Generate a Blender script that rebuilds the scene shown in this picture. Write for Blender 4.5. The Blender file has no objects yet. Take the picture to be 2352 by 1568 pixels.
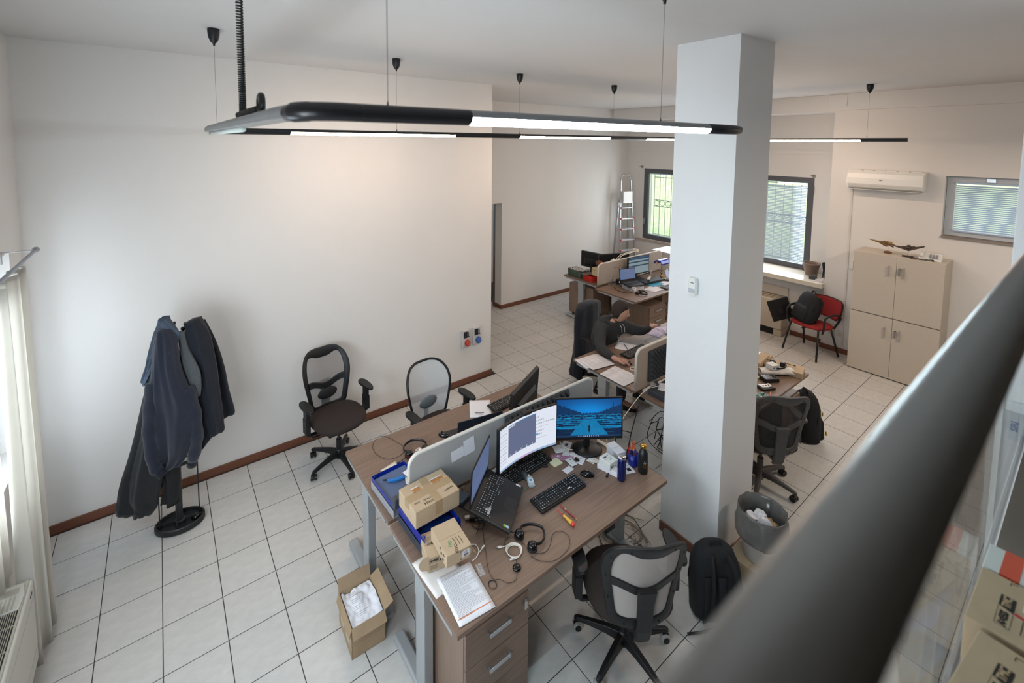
import bpy, bmesh, math, random
from mathutils import Vector, Matrix, noise
R = math.radians; PI = math.pi
scene = bpy.context.scene
COL = scene.collection

# ---------------------------------------------------------------- camera
cam_d = bpy.data.cameras.new('camera'); cam = bpy.data.objects.new('camera', cam_d); COL.objects.link(cam)
yaw, pitch, roll = R(36.19), R(4.375), R(0.381)
fwd = Vector((math.sin(yaw)*math.cos(pitch), math.cos(yaw)*math.cos(pitch), -math.sin(pitch)))
rt = Vector((math.cos(yaw), -math.sin(yaw), 0)); up = rt.cross(fwd)
rt2 = rt*math.cos(roll) + up*math.sin(roll); up2 = -rt*math.sin(roll) + up*math.cos(roll)
m = Matrix((rt2, up2, -fwd)).transposed().to_4x4(); m.translation = (0.432, -4.394, 3.114)
cam.matrix_world = m
cam_d.sensor_width = 36; cam_d.lens = 1042.8*36/2352
cam_d.shift_x = 0.0205; cam_d.shift_y = -0.1604
cam_d.clip_start = 0.02
cam_d.dof.use_dof = True; cam_d.dof.focus_distance = 4.5; cam_d.dof.aperture_fstop = 2.2
scene.camera = cam

# ---------------------------------------------------------------- light and exposure
vs = scene.view_settings
vs.view_transform = 'Standard'; vs.look = 'None'; vs.gamma = 1; vs.use_curve_mapping = False
vs.exposure = 0.12
w = bpy.data.worlds.new('overcast'); scene.world = w; w.use_nodes = True
bg = w.node_tree.nodes['Background']; bg.inputs[0].default_value = (0.80, 0.90, 1.0, 1); bg.inputs[1].default_value = 3.0
def area(name, loc, target, sx, sy, power, color):
    d = bpy.data.lights.new(name, 'AREA'); d.shape = 'RECTANGLE'; d.size = sx; d.size_y = sy; d.energy = power; d.color = color
    o = bpy.data.objects.new(name, d); COL.objects.link(o); o.location = loc
    o.rotation_euler = (Vector(target)-Vector(loc)).to_track_quat('-Z', 'Y').to_euler(); return o
area('side_daylight', (-0.38, -1.7, 1.6), (3.0, -1.3, 1.1), 2.0, 1.2, 84, (0.74, 0.87, 1.0))
area('side_daylight', (-0.38, -3.75, 2.0), (4.0, -1.6, 1.6), 1.3, 1.6, 60, (0.84, 0.92, 1.0))  # no window in this stretch of wall; added to brighten the pillar's left face
area('far_window_daylight', (9.12, -0.85, 1.8), (4.0, -1.0, 1.8), 1.2, 1.4, 24, (0.86, 0.93, 1.0))
area('far_window_daylight', (9.12, 1.05, 1.8), (4.0, 0.2, 1.8), 1.2, 1.4, 20, (0.86, 0.93, 1.0))
area('unseen_right_fill', (6.4, -4.9, 3.2), (6.4, -4.7, 0.0), 1.5, 0.15, 60, (1.0, 0.84, 0.70))  # unseen light added to brighten the right of the room

# ---------------------------------------------------------------- materials
def C(h, a=1.0):
    h = h.lstrip('#'); v = [int(h[i:i+2], 16)/255 for i in (0, 2, 4)]
    return tuple((c/12.92 if c <= .04045 else ((c+.055)/1.055)**2.4) for c in v) + (a,)
MATS = {}
def mat(name, col, rough=.5, metal=0.0, var=0.0, vscale=6, stretch=(1, 1, 1), bump=0.0, bscale=60, coat=0, alpha=1, trans=0, emit=None, es=0, sheen=0, col2=None, detail=4, rnd=0.0, spec=.5):
    if name in MATS: return MATS[name]
    m = bpy.data.materials.new(name); m.use_nodes = True; MATS[name] = m
    nt = m.node_tree; N = nt.nodes; L = nt.links; b = N['Principled BSDF']
    c = C(col) if isinstance(col, str) else col
    b.inputs['Base Color'].default_value = c; b.inputs['Roughness'].default_value = rough; b.inputs['Metallic'].default_value = metal
    b.inputs['Coat Weight'].default_value = coat; b.inputs['Alpha'].default_value = alpha; b.inputs['Transmission Weight'].default_value = trans
    b.inputs['Sheen Weight'].default_value = sheen; b.inputs['Specular IOR Level'].default_value = spec
    if emit: b.inputs['Emission Color'].default_value = C(emit); b.inputs['Emission Strength'].default_value = es
    if var or bump or col2:
        tc = N.new('ShaderNodeTexCoord'); mp = N.new('ShaderNodeMapping'); mp.inputs['Scale'].default_value = stretch
        L.new(tc.outputs['Object'], mp.inputs['Vector'])
    if var or col2:
        nz = N.new('ShaderNodeTexNoise'); nz.inputs['Scale'].default_value = vscale; nz.inputs['Detail'].default_value = detail; nz.inputs['Roughness'].default_value = .6
        L.new(mp.outputs[0], nz.inputs['Vector'])
        mx = N.new('ShaderNodeMix'); mx.data_type = 'RGBA'
        a = C(col2) if col2 else tuple(min(1, x*(1+var)) for x in c[:3])+(1,)
        d = c if col2 else tuple(x*(1-var) for x in c[:3])+(1,)
        rp = N.new('ShaderNodeMapRange'); rp.inputs[1].default_value = .3; rp.inputs[2].default_value = .7
        L.new(nz.outputs['Fac'], rp.inputs[0]); L.new(rp.outputs[0], mx.inputs[0])
        mx.inputs[6].default_value = d; mx.inputs[7].default_value = a
        out = mx.outputs[2]
        if rnd:
            oi = N.new('ShaderNodeObjectInfo'); hv = N.new('ShaderNodeHueSaturation'); mr = N.new('ShaderNodeMapRange')
            mr.inputs[3].default_value = 1-rnd; mr.inputs[4].default_value = 1+rnd
            L.new(oi.outputs['Random'], mr.inputs[0]); L.new(mr.outputs[0], hv.inputs['Value']); L.new(out, hv.inputs['Color']); out = hv.outputs[0]
        L.new(out, b.inputs['Base Color'])
    if bump:
        nb = N.new('ShaderNodeTexNoise'); nb.inputs['Scale'].default_value = bscale; nb.inputs['Detail'].default_value = 3
        L.new(mp.outputs[0], nb.inputs['Vector'])
        bp = N.new('ShaderNodeBump'); bp.inputs['Strength'].default_value = bump; bp.inputs['Distance'].default_value = .01
        L.new(nb.outputs['Fac'], bp.inputs['Height']); L.new(bp.outputs[0], b.inputs['Normal'])
    return m
def vmat(name, emit=0.0, rough=.6, spec=.5):
    """flat print or screen picture, colours stored on the printed face"""
    if name in MATS: return MATS[name]
    m = bpy.data.materials.new(name); m.use_nodes = True; MATS[name] = m
    nt = m.node_tree; b = nt.nodes['Principled BSDF']; a = nt.nodes.new('ShaderNodeVertexColor'); a.layer_name = 'print'
    b.inputs['Roughness'].default_value = rough; b.inputs['Specular IOR Level'].default_value = spec
    if emit:
        b.inputs['Base Color'].default_value = (.01, .01, .01, 1)
        nt.links.new(a.outputs[0], b.inputs['Emission Color']); b.inputs['Emission Strength'].default_value = emit
    else: nt.links.new(a.outputs[0], b.inputs['Base Color'])
    return m
def tmat(name, col, k=.4, rough=.7):
    """thin cloth or thin plastic that lets some light through"""
    m = bpy.data.materials.new(name); m.use_nodes = True; MATS[name] = m; nt = m.node_tree; b = nt.nodes['Principled BSDF']; b.inputs['Base Color'].default_value = C(col); b.inputs['Roughness'].default_value = rough
    t = nt.nodes.new('ShaderNodeBsdfTranslucent'); t.inputs[0].default_value = C(col); x = nt.nodes.new('ShaderNodeMixShader'); x.inputs[0].default_value = k
    nt.links.new(b.outputs[0], x.inputs[1]); nt.links.new(t.outputs[0], x.inputs[2]); nt.links.new(x.outputs[0], nt.nodes['Material Output'].inputs[0]); return m
WALL = mat('white_paint', '#dedbd7', .75, var=.015, vscale=1.5, bump=.12, bscale=140)
CEIL = mat('ceiling_paint', '#d3d1cf', .8, var=.02, vscale=.8, bump=.05, bscale=90)
TILE = mat('floor_tile', '#c3c1bd', .36, var=.07, vscale=11, stretch=(1, 1.9, 1), bump=.08, bscale=70, rnd=.03, detail=9, spec=.4)
GROUT = mat('dark_grout', '#3f3935', .9)
SKIRT = mat('brown_skirting_wood', '#6f4430', .45, var=.12, vscale=8, stretch=(.6, .6, 8))
WOOD = mat('brown_laminate', '#866f60', .42, stretch=(1.2, 45, 45), vscale=3.2, col2='#6b5749', detail=6, bump=.04, bscale=20)
WOODV = mat('brown_laminate_upright', '#8d7668', .42, stretch=(45, 45, 1.2), vscale=3.2, col2='#75614f', detail=6)
GREYM = mat('grey_painted_metal', '#a9aeb1', .4, .35)
GREYD = mat('grey_plastic_dark', '#3a3d42', .5)
BLACK = mat('black_plastic', '#101114', .45)
BLACKG = mat('black_gloss_plastic', '#0c0c0e', .16)
BLACKM = mat('black_matt', '#141416', .75)
RUBBER = mat('black_rubber', '#101011', .7)
CHROME = mat('bright_metal', '#c8c8c8', .25, 1.0)
ALU = mat('brushed_aluminium', '#b4b6b8', .34, .9)
WHITEP = mat('white_plastic', '#e4e3df', .35)
PAPER = mat('white_paper', '#dedde2', .8)
CARD = mat('brown_cardboard', '#b59f83', .85, var=.06, vscale=9, bump=.03, bscale=120)
CARDD = mat('cardboard_edge', '#8a6f50', .9)
TAPE = mat('clear_parcel_tape', '#a58c6c', .22, var=.05)
BEIGE = mat('beige_laminate', '#c3b9ab', .5, var=.02, vscale=30)
SEAT = mat('dark_brown_fabric', '#2e2421', .9, var=.08, vscale=60, bump=.2, bscale=400)
NAVY = mat('navy_fleece', '#141a2a', .95, var=.15, vscale=14, bump=.3, bscale=200, sheen=.2)
NAVYD = mat('dark_navy_wool', '#0d121d', .92, var=.15, vscale=10, bump=.2, bscale=160, sheen=.1)
INK = mat('black_ink', '#26221f', .8)
INKR = mat('red_ink', '#c4453c', .8)
BLUEP = mat('blue_plastic', '#16306f', .3)
BLUEB = mat('bright_blue_plastic', '#1668ad', .35)
REDP = mat('red_plastic', '#b3221c', .4)
CABLEW = mat('white_cable', '#dcd8cd', .5)
CABLEG = mat('grey_cable', '#8f8678', .6)
CABLEK = mat('black_cable', '#141414', .5)

# ---------------------------------------------------------------- mesh builder
class G:
    def __init__(s): s.v = []; s.f = []; s.T = Matrix()
    def add(s, vs, fs):
        n = len(s.v); s.v += [tuple(s.T @ Vector(p)) for p in vs]; s.f += [tuple(i+n for i in f) for f in fs]; return s
    def box(s, c, d, rz=0, T=None):
        x, y, z = d[0]/2, d[1]/2, d[2]/2
        M = Matrix.Translation(c) @ (T if T is not None else Matrix.Rotation(rz, 4, 'Z'))
        vs = [M @ Vector(p) for p in ((-x,-y,-z),(x,-y,-z),(x,y,-z),(-x,y,-z),(-x,-y,z),(x,-y,z),(x,y,z),(-x,y,z))]
        return s.add(vs, [(3,2,1,0),(4,5,6,7),(0,1,5,4),(1,2,6,5),(2,3,7,6),(3,0,4,7)])
    def b(s, x0, x1, y0, y1, z0, z1): return s.box(((x0+x1)/2,(y0+y1)/2,(z0+z1)/2), (x1-x0,y1-y0,z1-z0))
    def cyl(s, p0, p1, r0, r1=None, n=16):
        r1 = r0 if r1 is None else r1; p0 = Vector(p0); p1 = Vector(p1); q = (p1-p0).to_track_quat('Z', 'Y').to_matrix()
        vs = []
        for p, r in ((p0, r0), (p1, r1)): vs += [p + q @ Vector((r*math.cos(2*PI*i/n), r*math.sin(2*PI*i/n), 0)) for i in range(n)]
        return s.add(vs, [(i, (i+1)%n, n+(i+1)%n, n+i) for i in range(n)] + [tuple(range(n))[::-1], tuple(range(n, 2*n))])
    def rings(s, R_, cap=True, closed=False):
        n = len(R_[0]); k = len(R_); vs = [p for r in R_ for p in r]; fs = []
        for j in range(k if closed else k-1):
            a = j*n; c = ((j+1)%k)*n; fs += [(a+i, a+(i+1)%n, c+(i+1)%n, c+i) for i in range(n)]
        if cap and not closed: fs += [tuple(range(n))[::-1], tuple(range((k-1)*n, k*n))]
        return s.add(vs, fs)
    def tube(s, pts, r, n=8, closed=False, flat=1.0):
        P = [Vector(p) for p in pts]; k = len(P); RR = []; nrm = None
        for i in range(k):
            t = (P[(i+1)%k]-P[i-1]) if closed else (P[min(i+1, k-1)]-P[max(i-1, 0)])
            t = t.normalized() if t.length > 1e-9 else Vector((0,0,1))
            if nrm is None: nrm = t.orthogonal().normalized() if abs(t.z) > .9 else Vector((0,0,1)).cross(t).normalized()
            nrm = (nrm - t*nrm.dot(t)); nrm = nrm.normalized() if nrm.length > 1e-6 else t.orthogonal().normalized()
            bn = t.cross(nrm); rr = r[i] if isinstance(r, (list, tuple)) else r
            RR.append([P[i] + nrm*rr*math.cos(2*PI*j/n) + bn*rr*flat*math.sin(2*PI*j/n) for j in range(n)])
        return s.rings(RR, True, closed)
    def lathe(s, prof, c=(0,0,0), n=24, sx=1, sy=1):
        return s.rings([[Vector(c)+Vector((r*sx*math.cos(2*PI*i/n), r*sy*math.sin(2*PI*i/n), z)) for i in range(n)] for r, z in prof])
    def prism(s, poly, z0, z1):
        n = len(poly); return s.add([(x, y, z0) for x, y in poly]+[(x, y, z1) for x, y in poly],
            [tuple(range(n))[::-1], tuple(range(n, 2*n))]+[(i, (i+1)%n, n+(i+1)%n, n+i) for i in range(n)])
    def ell(s, c, r, nu=16, nv=10, T=None):
        M = Matrix.Translation(c) @ (T if T is not None else Matrix())
        return s.rings([[M @ Vector((r[0]*math.sin(a)*math.cos(2*PI*i/nu), r[1]*math.sin(a)*math.sin(2*PI*i/nu), -r[2]*math.cos(a))) for i in range(nu)]
            for a in [max(.02, min(PI-.02, PI*j/nv)) for j in range(nv+1)]])
    def grid(s, fn, nu, nv, thick=0):
        vs = [Vector(fn(i/nu, j/nv)) for j in range(nv+1) for i in range(nu+1)]; w_ = nu+1
        fs = [(j*w_+i, j*w_+i+1, (j+1)*w_+i+1, (j+1)*w_+i) for j in range(nv) for i in range(nu)]
        return s.add(vs, fs)
    def build(s, name, m, parent=None, smooth=False, bevel=0, seg=2, sub=0, solid=0, kind=None, label=None, offset=0):
        me = bpy.data.meshes.new(name); me.from_pydata(s.v, [], s.f); 
        me.materials.append(m)
        if smooth:
            for p in me.polygons: p.use_smooth = True
        o = bpy.data.objects.new(name, me); COL.objects.link(o)
        if parent is not None: o.parent = parent
        else:
            xs = [v.co for v in me.vertices]; c = Vector((sum(p.x for p in xs)/len(xs), sum(p.y for p in xs)/len(xs), min(p.z for p in xs)))
            me.transform(Matrix.Translation(-c)); o.location = c
        if solid:
            q = o.modifiers.new('solid', 'SOLIDIFY'); q.thickness = solid; q.offset = offset
        if bevel:
            q = o.modifiers.new('bevel', 'BEVEL'); q.width = bevel; q.segments = seg; q.limit_method = 'ANGLE'; q.angle_limit = R(40)
        if sub:
            q = o.modifiers.new('sub', 'SUBSURF'); q.levels = sub; q.render_levels = sub
        if kind: o['kind'] = kind
        if label: o['label'] = label
        return o
def tag(o, label, cat, group=None):
    o['label'] = label; o['category'] = cat
    if group: o['group'] = group
    return o
def thing(name, label, cat, loc=(0,0,0), rz=0, group=None):
    o = bpy.data.objects.new(name, None); COL.objects.link(o); o.empty_display_size = .1
    o.location = loc; o.rotation_euler = (0, 0, rz); return tag(o, label, cat, group)
def struct(name, g, m, parent=None, **k):
    o = g.build(name, m, parent, **k)
    if parent is None: o['kind'] = 'structure'
    return o
def dup(root, loc=None, rz=None, label=None, parent=None):
    r = root.copy(); COL.objects.link(r)
    if parent is not None: r.parent = parent
    if loc is not None: r.location = loc
    if rz is not None: r.rotation_euler = (0, 0, rz)
    if label: r['label'] = label
    for ch in root.children: dup(ch, parent=r)
    return r
def raster(name, w_, h_, nx, ny, fn, m, parent, T=None, curve=None):
    """a flat printed or lit face in local XZ (x right, z up), colour fn(u, v) per cell"""
    g = G(); g.T = T or Matrix()
    g.grid(lambda u, v: ((u-.5)*w_, curve(u) if curve else 0, (v-.5)*h_), nx, ny)
    o = g.build(name, m, parent); me = o.data
    ca = me.color_attributes.new('print', 'FLOAT_COLOR', 'CORNER'); buf = []
    for j in range(ny):
        for i in range(nx): buf += list(fn((i+.5)/nx, (j+.5)/ny))*4
    ca.data.foreach_set('color', buf); return o
def text(s, size, T, m, parent, name='lettering', ext=.0004, bold=0, align='LEFT', sx=1, shear=0):
    cu = bpy.data.curves.new('t', 'FONT'); cu.body = s; cu.size = size; cu.extrude = ext; cu.offset = bold; cu.align_x = align; cu.align_y = 'CENTER'; cu.shear = shear; cu.resolution_u = 2
    o = bpy.data.objects.new('t', cu); COL.objects.link(o)
    me = bpy.data.meshes.new_from_object(o.evaluated_get(bpy.context.evaluated_depsgraph_get()))
    bpy.data.objects.remove(o); me.transform(T @ Matrix.Diagonal((sx, 1, 1, 1))); me.materials.clear(); me.materials.append(m)
    q = bpy.data.objects.new(name, me); COL.objects.link(q); q.parent = parent; return q
def TR(loc=(0,0,0), rx=0, ry=0, rz=0):
    return Matrix.Translation(loc) @ Matrix.Rotation(rz, 4, 'Z') @ Matrix.Rotation(ry, 4, 'Y') @ Matrix.Rotation(rx, 4, 'X')
def spline(pts, n=8, closed=False):
    P = [Vector(p) for p in pts]; k = len(P); out = []
    for i in range(k if closed else k-1):
        a = P[i-1] if (closed or i > 0) else P[0]*2-P[1]; b_ = P[i]; c = P[(i+1)%k]; d = P[(i+2)%k] if (closed or i+2 < k) else P[-1]*2-P[-2]
        for j in range(n):
            t = j/n; out.append(.5*((2*b_)+(c-a)*t+(2*a-5*b_+4*c-d)*t*t+(3*b_-a-3*c+d)*t**3))
    if not closed: out.append(P[-1])
    return out
def circ(c, r, n=20, a0=0, a1=2*PI, wob=0, seed=0, dz=0):
    rr = random.Random(seed)
    return [(c[0]+(r*(1+wob*rr.uniform(-1, 1)))*math.cos(a0+(a1-a0)*i/n), c[1]+(r*(1+wob*rr.uniform(-1, 1)))*math.sin(a0+(a1-a0)*i/n), c[2]+dz*i/n) for i in range(n)]

# ---------------------------------------------------------------- room shell
CZ = 3.85; S = 0.333
floor = struct('floor', G().b(-0.6, 9.3, -8.2, 3.9, -0.12, -0.0016), GROUT)
fcorner = floor.location.copy()
# tiles laid on a square grid; the nearest ones in view are single tiles, the rest one joined field
tile_me = None
def tile_g(x0, x1, y0, y1):
    g = G(); e = .0008
    g.rings([[(x0, y0, -.003), (x1, y0, -.003), (x1, y1, -.003), (x0, y1, -.003)], [(x0, y0, -e), (x1, y0, -e), (x1, y1, -e), (x0, y1, -e)], [(x0+e, y0+e, 0), (x1-e, y0+e, 0), (x1-e, y1-e, 0), (x0+e, y1-e, 0)]])
    return g
def limits(i, j):
    """clip a tile to the walls"""
    x0, x1, y0, y1 = i*S+.0026, (i+1)*S-.0026, -(j+1)*S+.0026, -j*S-.0026
    x0 = max(x0, -.41)
    ymax = .355 if x0 < 3.92 else 2.6
    return x0, min(x1, 9.13), y0, min(y1, ymax)
cx, cy = .432, -4.394
cand = []
for i in range(-2, 28):
    for j in range(-8, 22):
        x0, x1, y0, y1 = limits(i, j)
        if x1-x0 < .02 or y1-y0 < .02: continue
        mx, my = (x0+x1)/2, (y0+y1)/2
        d = Vector((mx-cx, my-cy)); dep = d.x*math.sin(yaw)+d.y*math.cos(yaw); lat = d.x*math.cos(yaw)-d.y*math.sin(yaw)
        vis = dep > 2.2 and -1.12 < lat/dep < 1.2 and not (mx < 3.9 and my > .36) and not (mx > 8.7 and my < -.2)
        under = (1.55 < mx < 3.2 and -1.95 < my < -1.15)
        cand.append((0 if vis and not under else 1, dep, (x0, x1, y0, y1)))
cand.sort(key=lambda t: (t[0], t[1]))
full = tile_g(-.5*S+.0026, .5*S-.0026, -.5*S+.0026, .5*S-.0026)
fme = None
for k, (a, dep, (x0, x1, y0, y1)) in enumerate(cand[:298]):
    if a: break
    if abs((x1-x0)-(S-.0052)) < 1e-4 and abs((y1-y0)-(S-.0052)) < 1e-4:
        if fme is None:
            o = full.build('tile', TILE, floor); fme = o.data
        else:
            o = bpy.data.objects.new('tile', fme); COL.objects.link(o); o.parent = floor
    else:
        g = tile_g(x0-(x0+x1)/2, x1-(x0+x1)/2, y0-(y0+y1)/2, y1-(y0+y1)/2); o = g.build('tile', TILE, floor)
    o.location = Vector(((x0+x1)/2, (y0+y1)/2, random.Random(k).uniform(-.0003, .0003)))-fcorner
rest = G(); rest.T = Matrix.Translation(-fcorner)
for a, dep, b_ in cand[k:] if cand[k][0] else cand[298:]:
    t = tile_g(*b_); rest.add(t.v, t.f)
rest.build('tile_field', TILE, floor, kind='stuff')

struct('ceiling', G().b(-0.6, 9.4, -8.2, 3.9, CZ, CZ+.15), CEIL)
struct('wall_left', G().b(-0.6, 3.925, .36, .66, 0, CZ), WALL)
# end side wall with the curtained window
g = G()
g.b(-.62, -.42, .0, .36, 0, CZ); g.b(-.62, -.42, -3.0, 0, 0, .95); g.b(-.62, -.42, -3.0, 0, 2.35, CZ); g.b(-.62, -.42, -8.2, -3.0, 0, CZ)
struct('wall_side', g, WALL)
struct('wall_rear', G().b(-.62, 9.3, -8.35, -8.2, 0, CZ), mat('rear_wall_dark_reflection', '#8c857d', .8))  # unseen wall, toned dark so the handrail has something dark to reflect
struct('wall_return', G().b(3.725, 3.925, .66, 3.4, 0, CZ), WALL)
# back wall with the doorway seen edge on
DX0, DX1 = 4.55, 5.50
g = G(); g.b(3.9, DX0, 2.19, 2.44, 0, CZ); g.b(DX0, DX1, 2.19, 2.44, 2.0, CZ); g.b(DX1, 9.3, 2.19, 2.44, 0, CZ)
struct('wall_back', g, WALL)
# window wall, deep behind the ceiling beam
W = 9.15
def wall_hole(x0, x1, ys, zs, holes):
    g = G()
    for a in range(len(ys)-1):
        for c in range(len(zs)-1):
            if (a, c) in holes: continue
            g.b(x0, x1, ys[a], ys[a+1], zs[c], zs[c+1])
    return g
struct('wall_windows', wall_hole(W, W+.3, [-1.95, -1.52, -.12, .35, 1.735, 2.19], [0, 1.0, 2.565, CZ], {(1, 1), (3, 1)}), WALL)
struct('wall_air_conditioner', wall_hole(8.57, 9.3, [-8.2, -4.35, -3.15, -1.92], [0, 1.95, 2.725, CZ], {(1, 1)}), WALL)
beam = struct('trim_1', G().b(8.56, W, -1.92, 2.19, 3.6, CZ), WALL)
struct('trim_2', G().b(8.48, 8.57, -8.2, -1.92, 3.615, CZ), WALL)
struct('trim_3', G().b(W-.03, W, -1.92, 2.19, 2.955, 3.01), WALL)
struct('trim_4', G().b(8.70, W, -1.92, -.3, 0, .93), WALL)
hp = struct('trim_5', G().b(8.472, 8.48, -2.085, -1.865, 3.67, 3.835), WALL, bevel=.002)
# pillars
PX0, PX1, PY0, PY1 = 3.60, 4.115, -2.88, -2.42
struct('trim_6', G().b(PX0, PX1, PY0, PY1, 0, CZ), mat('pillar_paint', '#e2e3e3', .7, var=.012, vscale=2, bump=.12, bscale=150))
struct('trim_7', G().b(3.60, 4.10, -4.62, -4.15, 0, CZ), MATS['pillar_paint'], bevel=.004)

def skirting(name, x0, x1, y0, y1):
    return struct(name, G().b(x0, x1, y0, y1, 0, .075), SKIRT, bevel=.003)
skirting('baseboard_left', -.42, 3.935, .345, .36)
skirting('baseboard_left_end', 3.925, 3.94, .345, 2.19)
skirting('baseboard_back', DX1-.015, 8.7, 2.175, 2.19)
skirting('baseboard_door', DX1-.015, DX1, 2.19, 2.44)
skirting('baseboard_parapet', 8.685, 8.70, -1.9, -1.45)
skirting('baseboard_far', 8.555, 8.57, -4.3, -1.92)
skirting('baseboard_far_return', 8.555, 8.70, -1.92, -1.905)
skirting('baseboard_pillar_front', PX0-.015, PX0, PY0-.015, PY1)
skirting('baseboard_pillar_side', PX0, PX1, PY0-.015, PY0)
skirting('baseboard_side', -.42, -.405, -6, .345)

# room seen through the doorway
struct('wall_next_room', G().b(3.7, 8.0, 3.6, 3.75, 0, CZ), mat('next_room_wall', '#d8cfca', .8))
t = thing('sideboard', 'reddish wood cabinet glimpsed through the doorway', 'cabinet', (4.9, 3.25, 0))
g = G(); g.b(-.6, .75, -.25, .25, .0, .82); g.build('body', mat('red_wood', '#8a4a30', .4, var=.2, stretch=(1, 1, 6)), t, bevel=.004)
G().b(-.62, .77, -.27, .26, .82, .86).build('worktop', mat('pale_worktop', '#c9c4c0', .3), t, bevel=.004)
t = thing('shelf_unit', 'dark shelf with equipment glimpsed through the doorway', 'shelf', (4.9, 3.42, .9))
G().b(-.5, .7, -.12, .12, .0, .22).build('lower_box', mat('taupe_box', '#6c5f57', .6), t)
G().b(-.45, .65, -.1, .1, .24, .72).build('machine', mat('steel_blue_machine', '#44566a', .35), t, bevel=.01)
G().b(-.5, .7, -.12, .12, .98, 1.0).build('shelf', mat('pale_worktop', '#c9c4c0', .3), t)
G().b(-.4, .6, -.1, .1, 1.0, 1.22).build('dark_crate', BLACK, t, bevel=.01)
# door frame
struct('door_1', G().b(DX1-.004, DX1+.0, 2.38, 2.44, 0, 2.0), ALU)

# ---------------------------------------------------------------- windows
FRAME = mat('anthracite_window_frame', '#55575c', .45)
GLASS = mat('window_glass', '#eef4f6', .02, trans=1, alpha=.18)
BLIND = tmat('white_blind_slat', '#dbe4f2', .6, .45)
BAR = mat('iron_window_bar', '#3a3f48', .5)
def window(name, x, y0, y1, z0, z1, fr, fm, depth=.07, parts=True):
    o = struct(name, G().b(x, x+depth, y0, y1, z0, z0+fr), fm, bevel=.004)
    c = o.location
    def ch(n, g, m, **k):
        g.v = [tuple(Vector(v)-c) for v in g.v]; return g.build(n, m, o, **k)
    ch('frame_top', G().b(x, x+depth, y0, y1, z1-fr, z1), fm, bevel=.004)
    ch('frame_side', G().b(x, x+depth, y0, y0+fr, z0+fr, z1-fr), fm, bevel=.004)
    ch('frame_side', G().b(x, x+depth, y1-fr, y1, z0+fr, z1-fr), fm, bevel=.004)
    ch('pane', G().b(x+depth*.55, x+depth*.55+.006, y0+fr, y1-fr, z0+fr, z1-fr), GLASS)
    return o, ch
w1, ch1 = window('window_1', W+.0, .35, 1.735, 1.0, 2.565, .1, FRAME)
w2, ch2 = window('window_2', W+.0, -1.52, -.12, 1.0, 2.565, .095, FRAME)
w3, ch3 = window('window_3', 8.66, -4.34, -3.16, 1.955, 2.72, .075, mat('pale_window_frame', '#b9bcc0', .45))
ch1('handle', G().b(W-.02, W, 1.68, 1.70, 1.38, 1.46).b(W-.035, W-.02, 1.68, 1.70, 1.33, 1.46), ALU, bevel=.004)
ch2('hinge', G().cyl((W-.008, -1.515, 2.30), (W-.008, -1.515, 2.42), .012), FRAME)
ch3('latch', G().b(8.645, 8.66, -3.58, -3.50, 2.66, 2.71), CHROME, bevel=.003)
def slats(x, y0, y1, z0, z1, pitch, tilt, label, depth=.022, m=BLIND):
    t = thing('venetian_blind', label, 'blind', (x, (y0+y1)/2, z0))
    L_ = y1-y0; n = int((z1-z0)/pitch)
    T = Matrix.Rotation(tilt, 4, 'Y')
    o = G().box((0, 0, 0), (depth, L_, .0012), T=T).build('slat', m, t); o.location = (0, 0, 0)
    for k in range(1, n):
        q = bpy.data.objects.new('slat', o.data); COL.objects.link(q); q.parent = t; q.location = (0, 0, k*pitch)
    G().b(-.014, .014, -L_/2, L_/2, z1-z0, z1-z0+.025).build('head_rail', m, t)
    G().b(-.012, .012, -L_/2, L_/2, -pitch-.01, -pitch+.002).build('bottom_rail', m, t)
    for yy in (-L_*.38, 0, L_*.38): G().cyl((-.012, yy, -pitch), (-.012, yy, z1-z0), .0012, n=5).build('ladder_cord', m, t)
    return t
slats(W-.012, -1.42, -.22, 1.13, 2.44, .026, R(-52), 'white venetian blind half open over the right dark framed window')
slats(W+.075, .46, 1.63, 1.13, 2.44, .026, R(4), 'open venetian blind on the left window in front of the barred garden view', depth=.012)
slats(8.645, -4.25, -3.245, 2.05, 2.63, .024, R(52), 'closed grey venetian blind on the small high window by the air conditioner', depth=.026)
# iron grille outside the windows
def grille(y0, y1, x, lab):
    t = thing('window_grille', lab, 'grille', (x, (y0+y1)/2, .98)); L_ = y1-y0
    n = int(L_/.135)
    for k in range(n+1):
        yy = -L_/2+k*L_/n
        G().cyl((0, yy, 0), (0, yy, 1.5), .0075, n=6).build('bar', BAR, t)
    for z in (.09, .73, .87, 1.38): G().b(-.004, .004, -L_/2, L_/2, z-.008, z+.008).build('cross_bar', BAR, t)
    for k in range(n):
        yy = -L_/2+(k+.5)*L_/n
        G().tube([(0, yy+.058*math.cos(a*PI/8), .8+.058*math.sin(a*PI/8)) for a in range(16)], .006, 5, True).build('ring', BAR, t)
grille(.42, 1.68, W+.32, 'wrought iron grille with a row of rings outside the left window')
grille(-1.5, -.14, W+.32, 'wrought iron grille outside the right window, dim behind its blind')
# sills
SILL = mat('pale_stone_sill', '#d6cfc0', .18, var=.04, vscale=12)
struct('trim_8', G().b(8.47, W, -1.92, -.28, .93, 1.0), SILL, bevel=.004)
struct('trim_9', G().b(W-.05, W+.05, .25, 1.86, .955, .985), mat('travertine_sill', '#b5a294', .4), bevel=.003)
struct('trim_10', G().b(8.545, 8.66, -4.34, -3.15, 1.93, 1.952), mat('stained_sill', '#8d8178', .6, var=.2))
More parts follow.
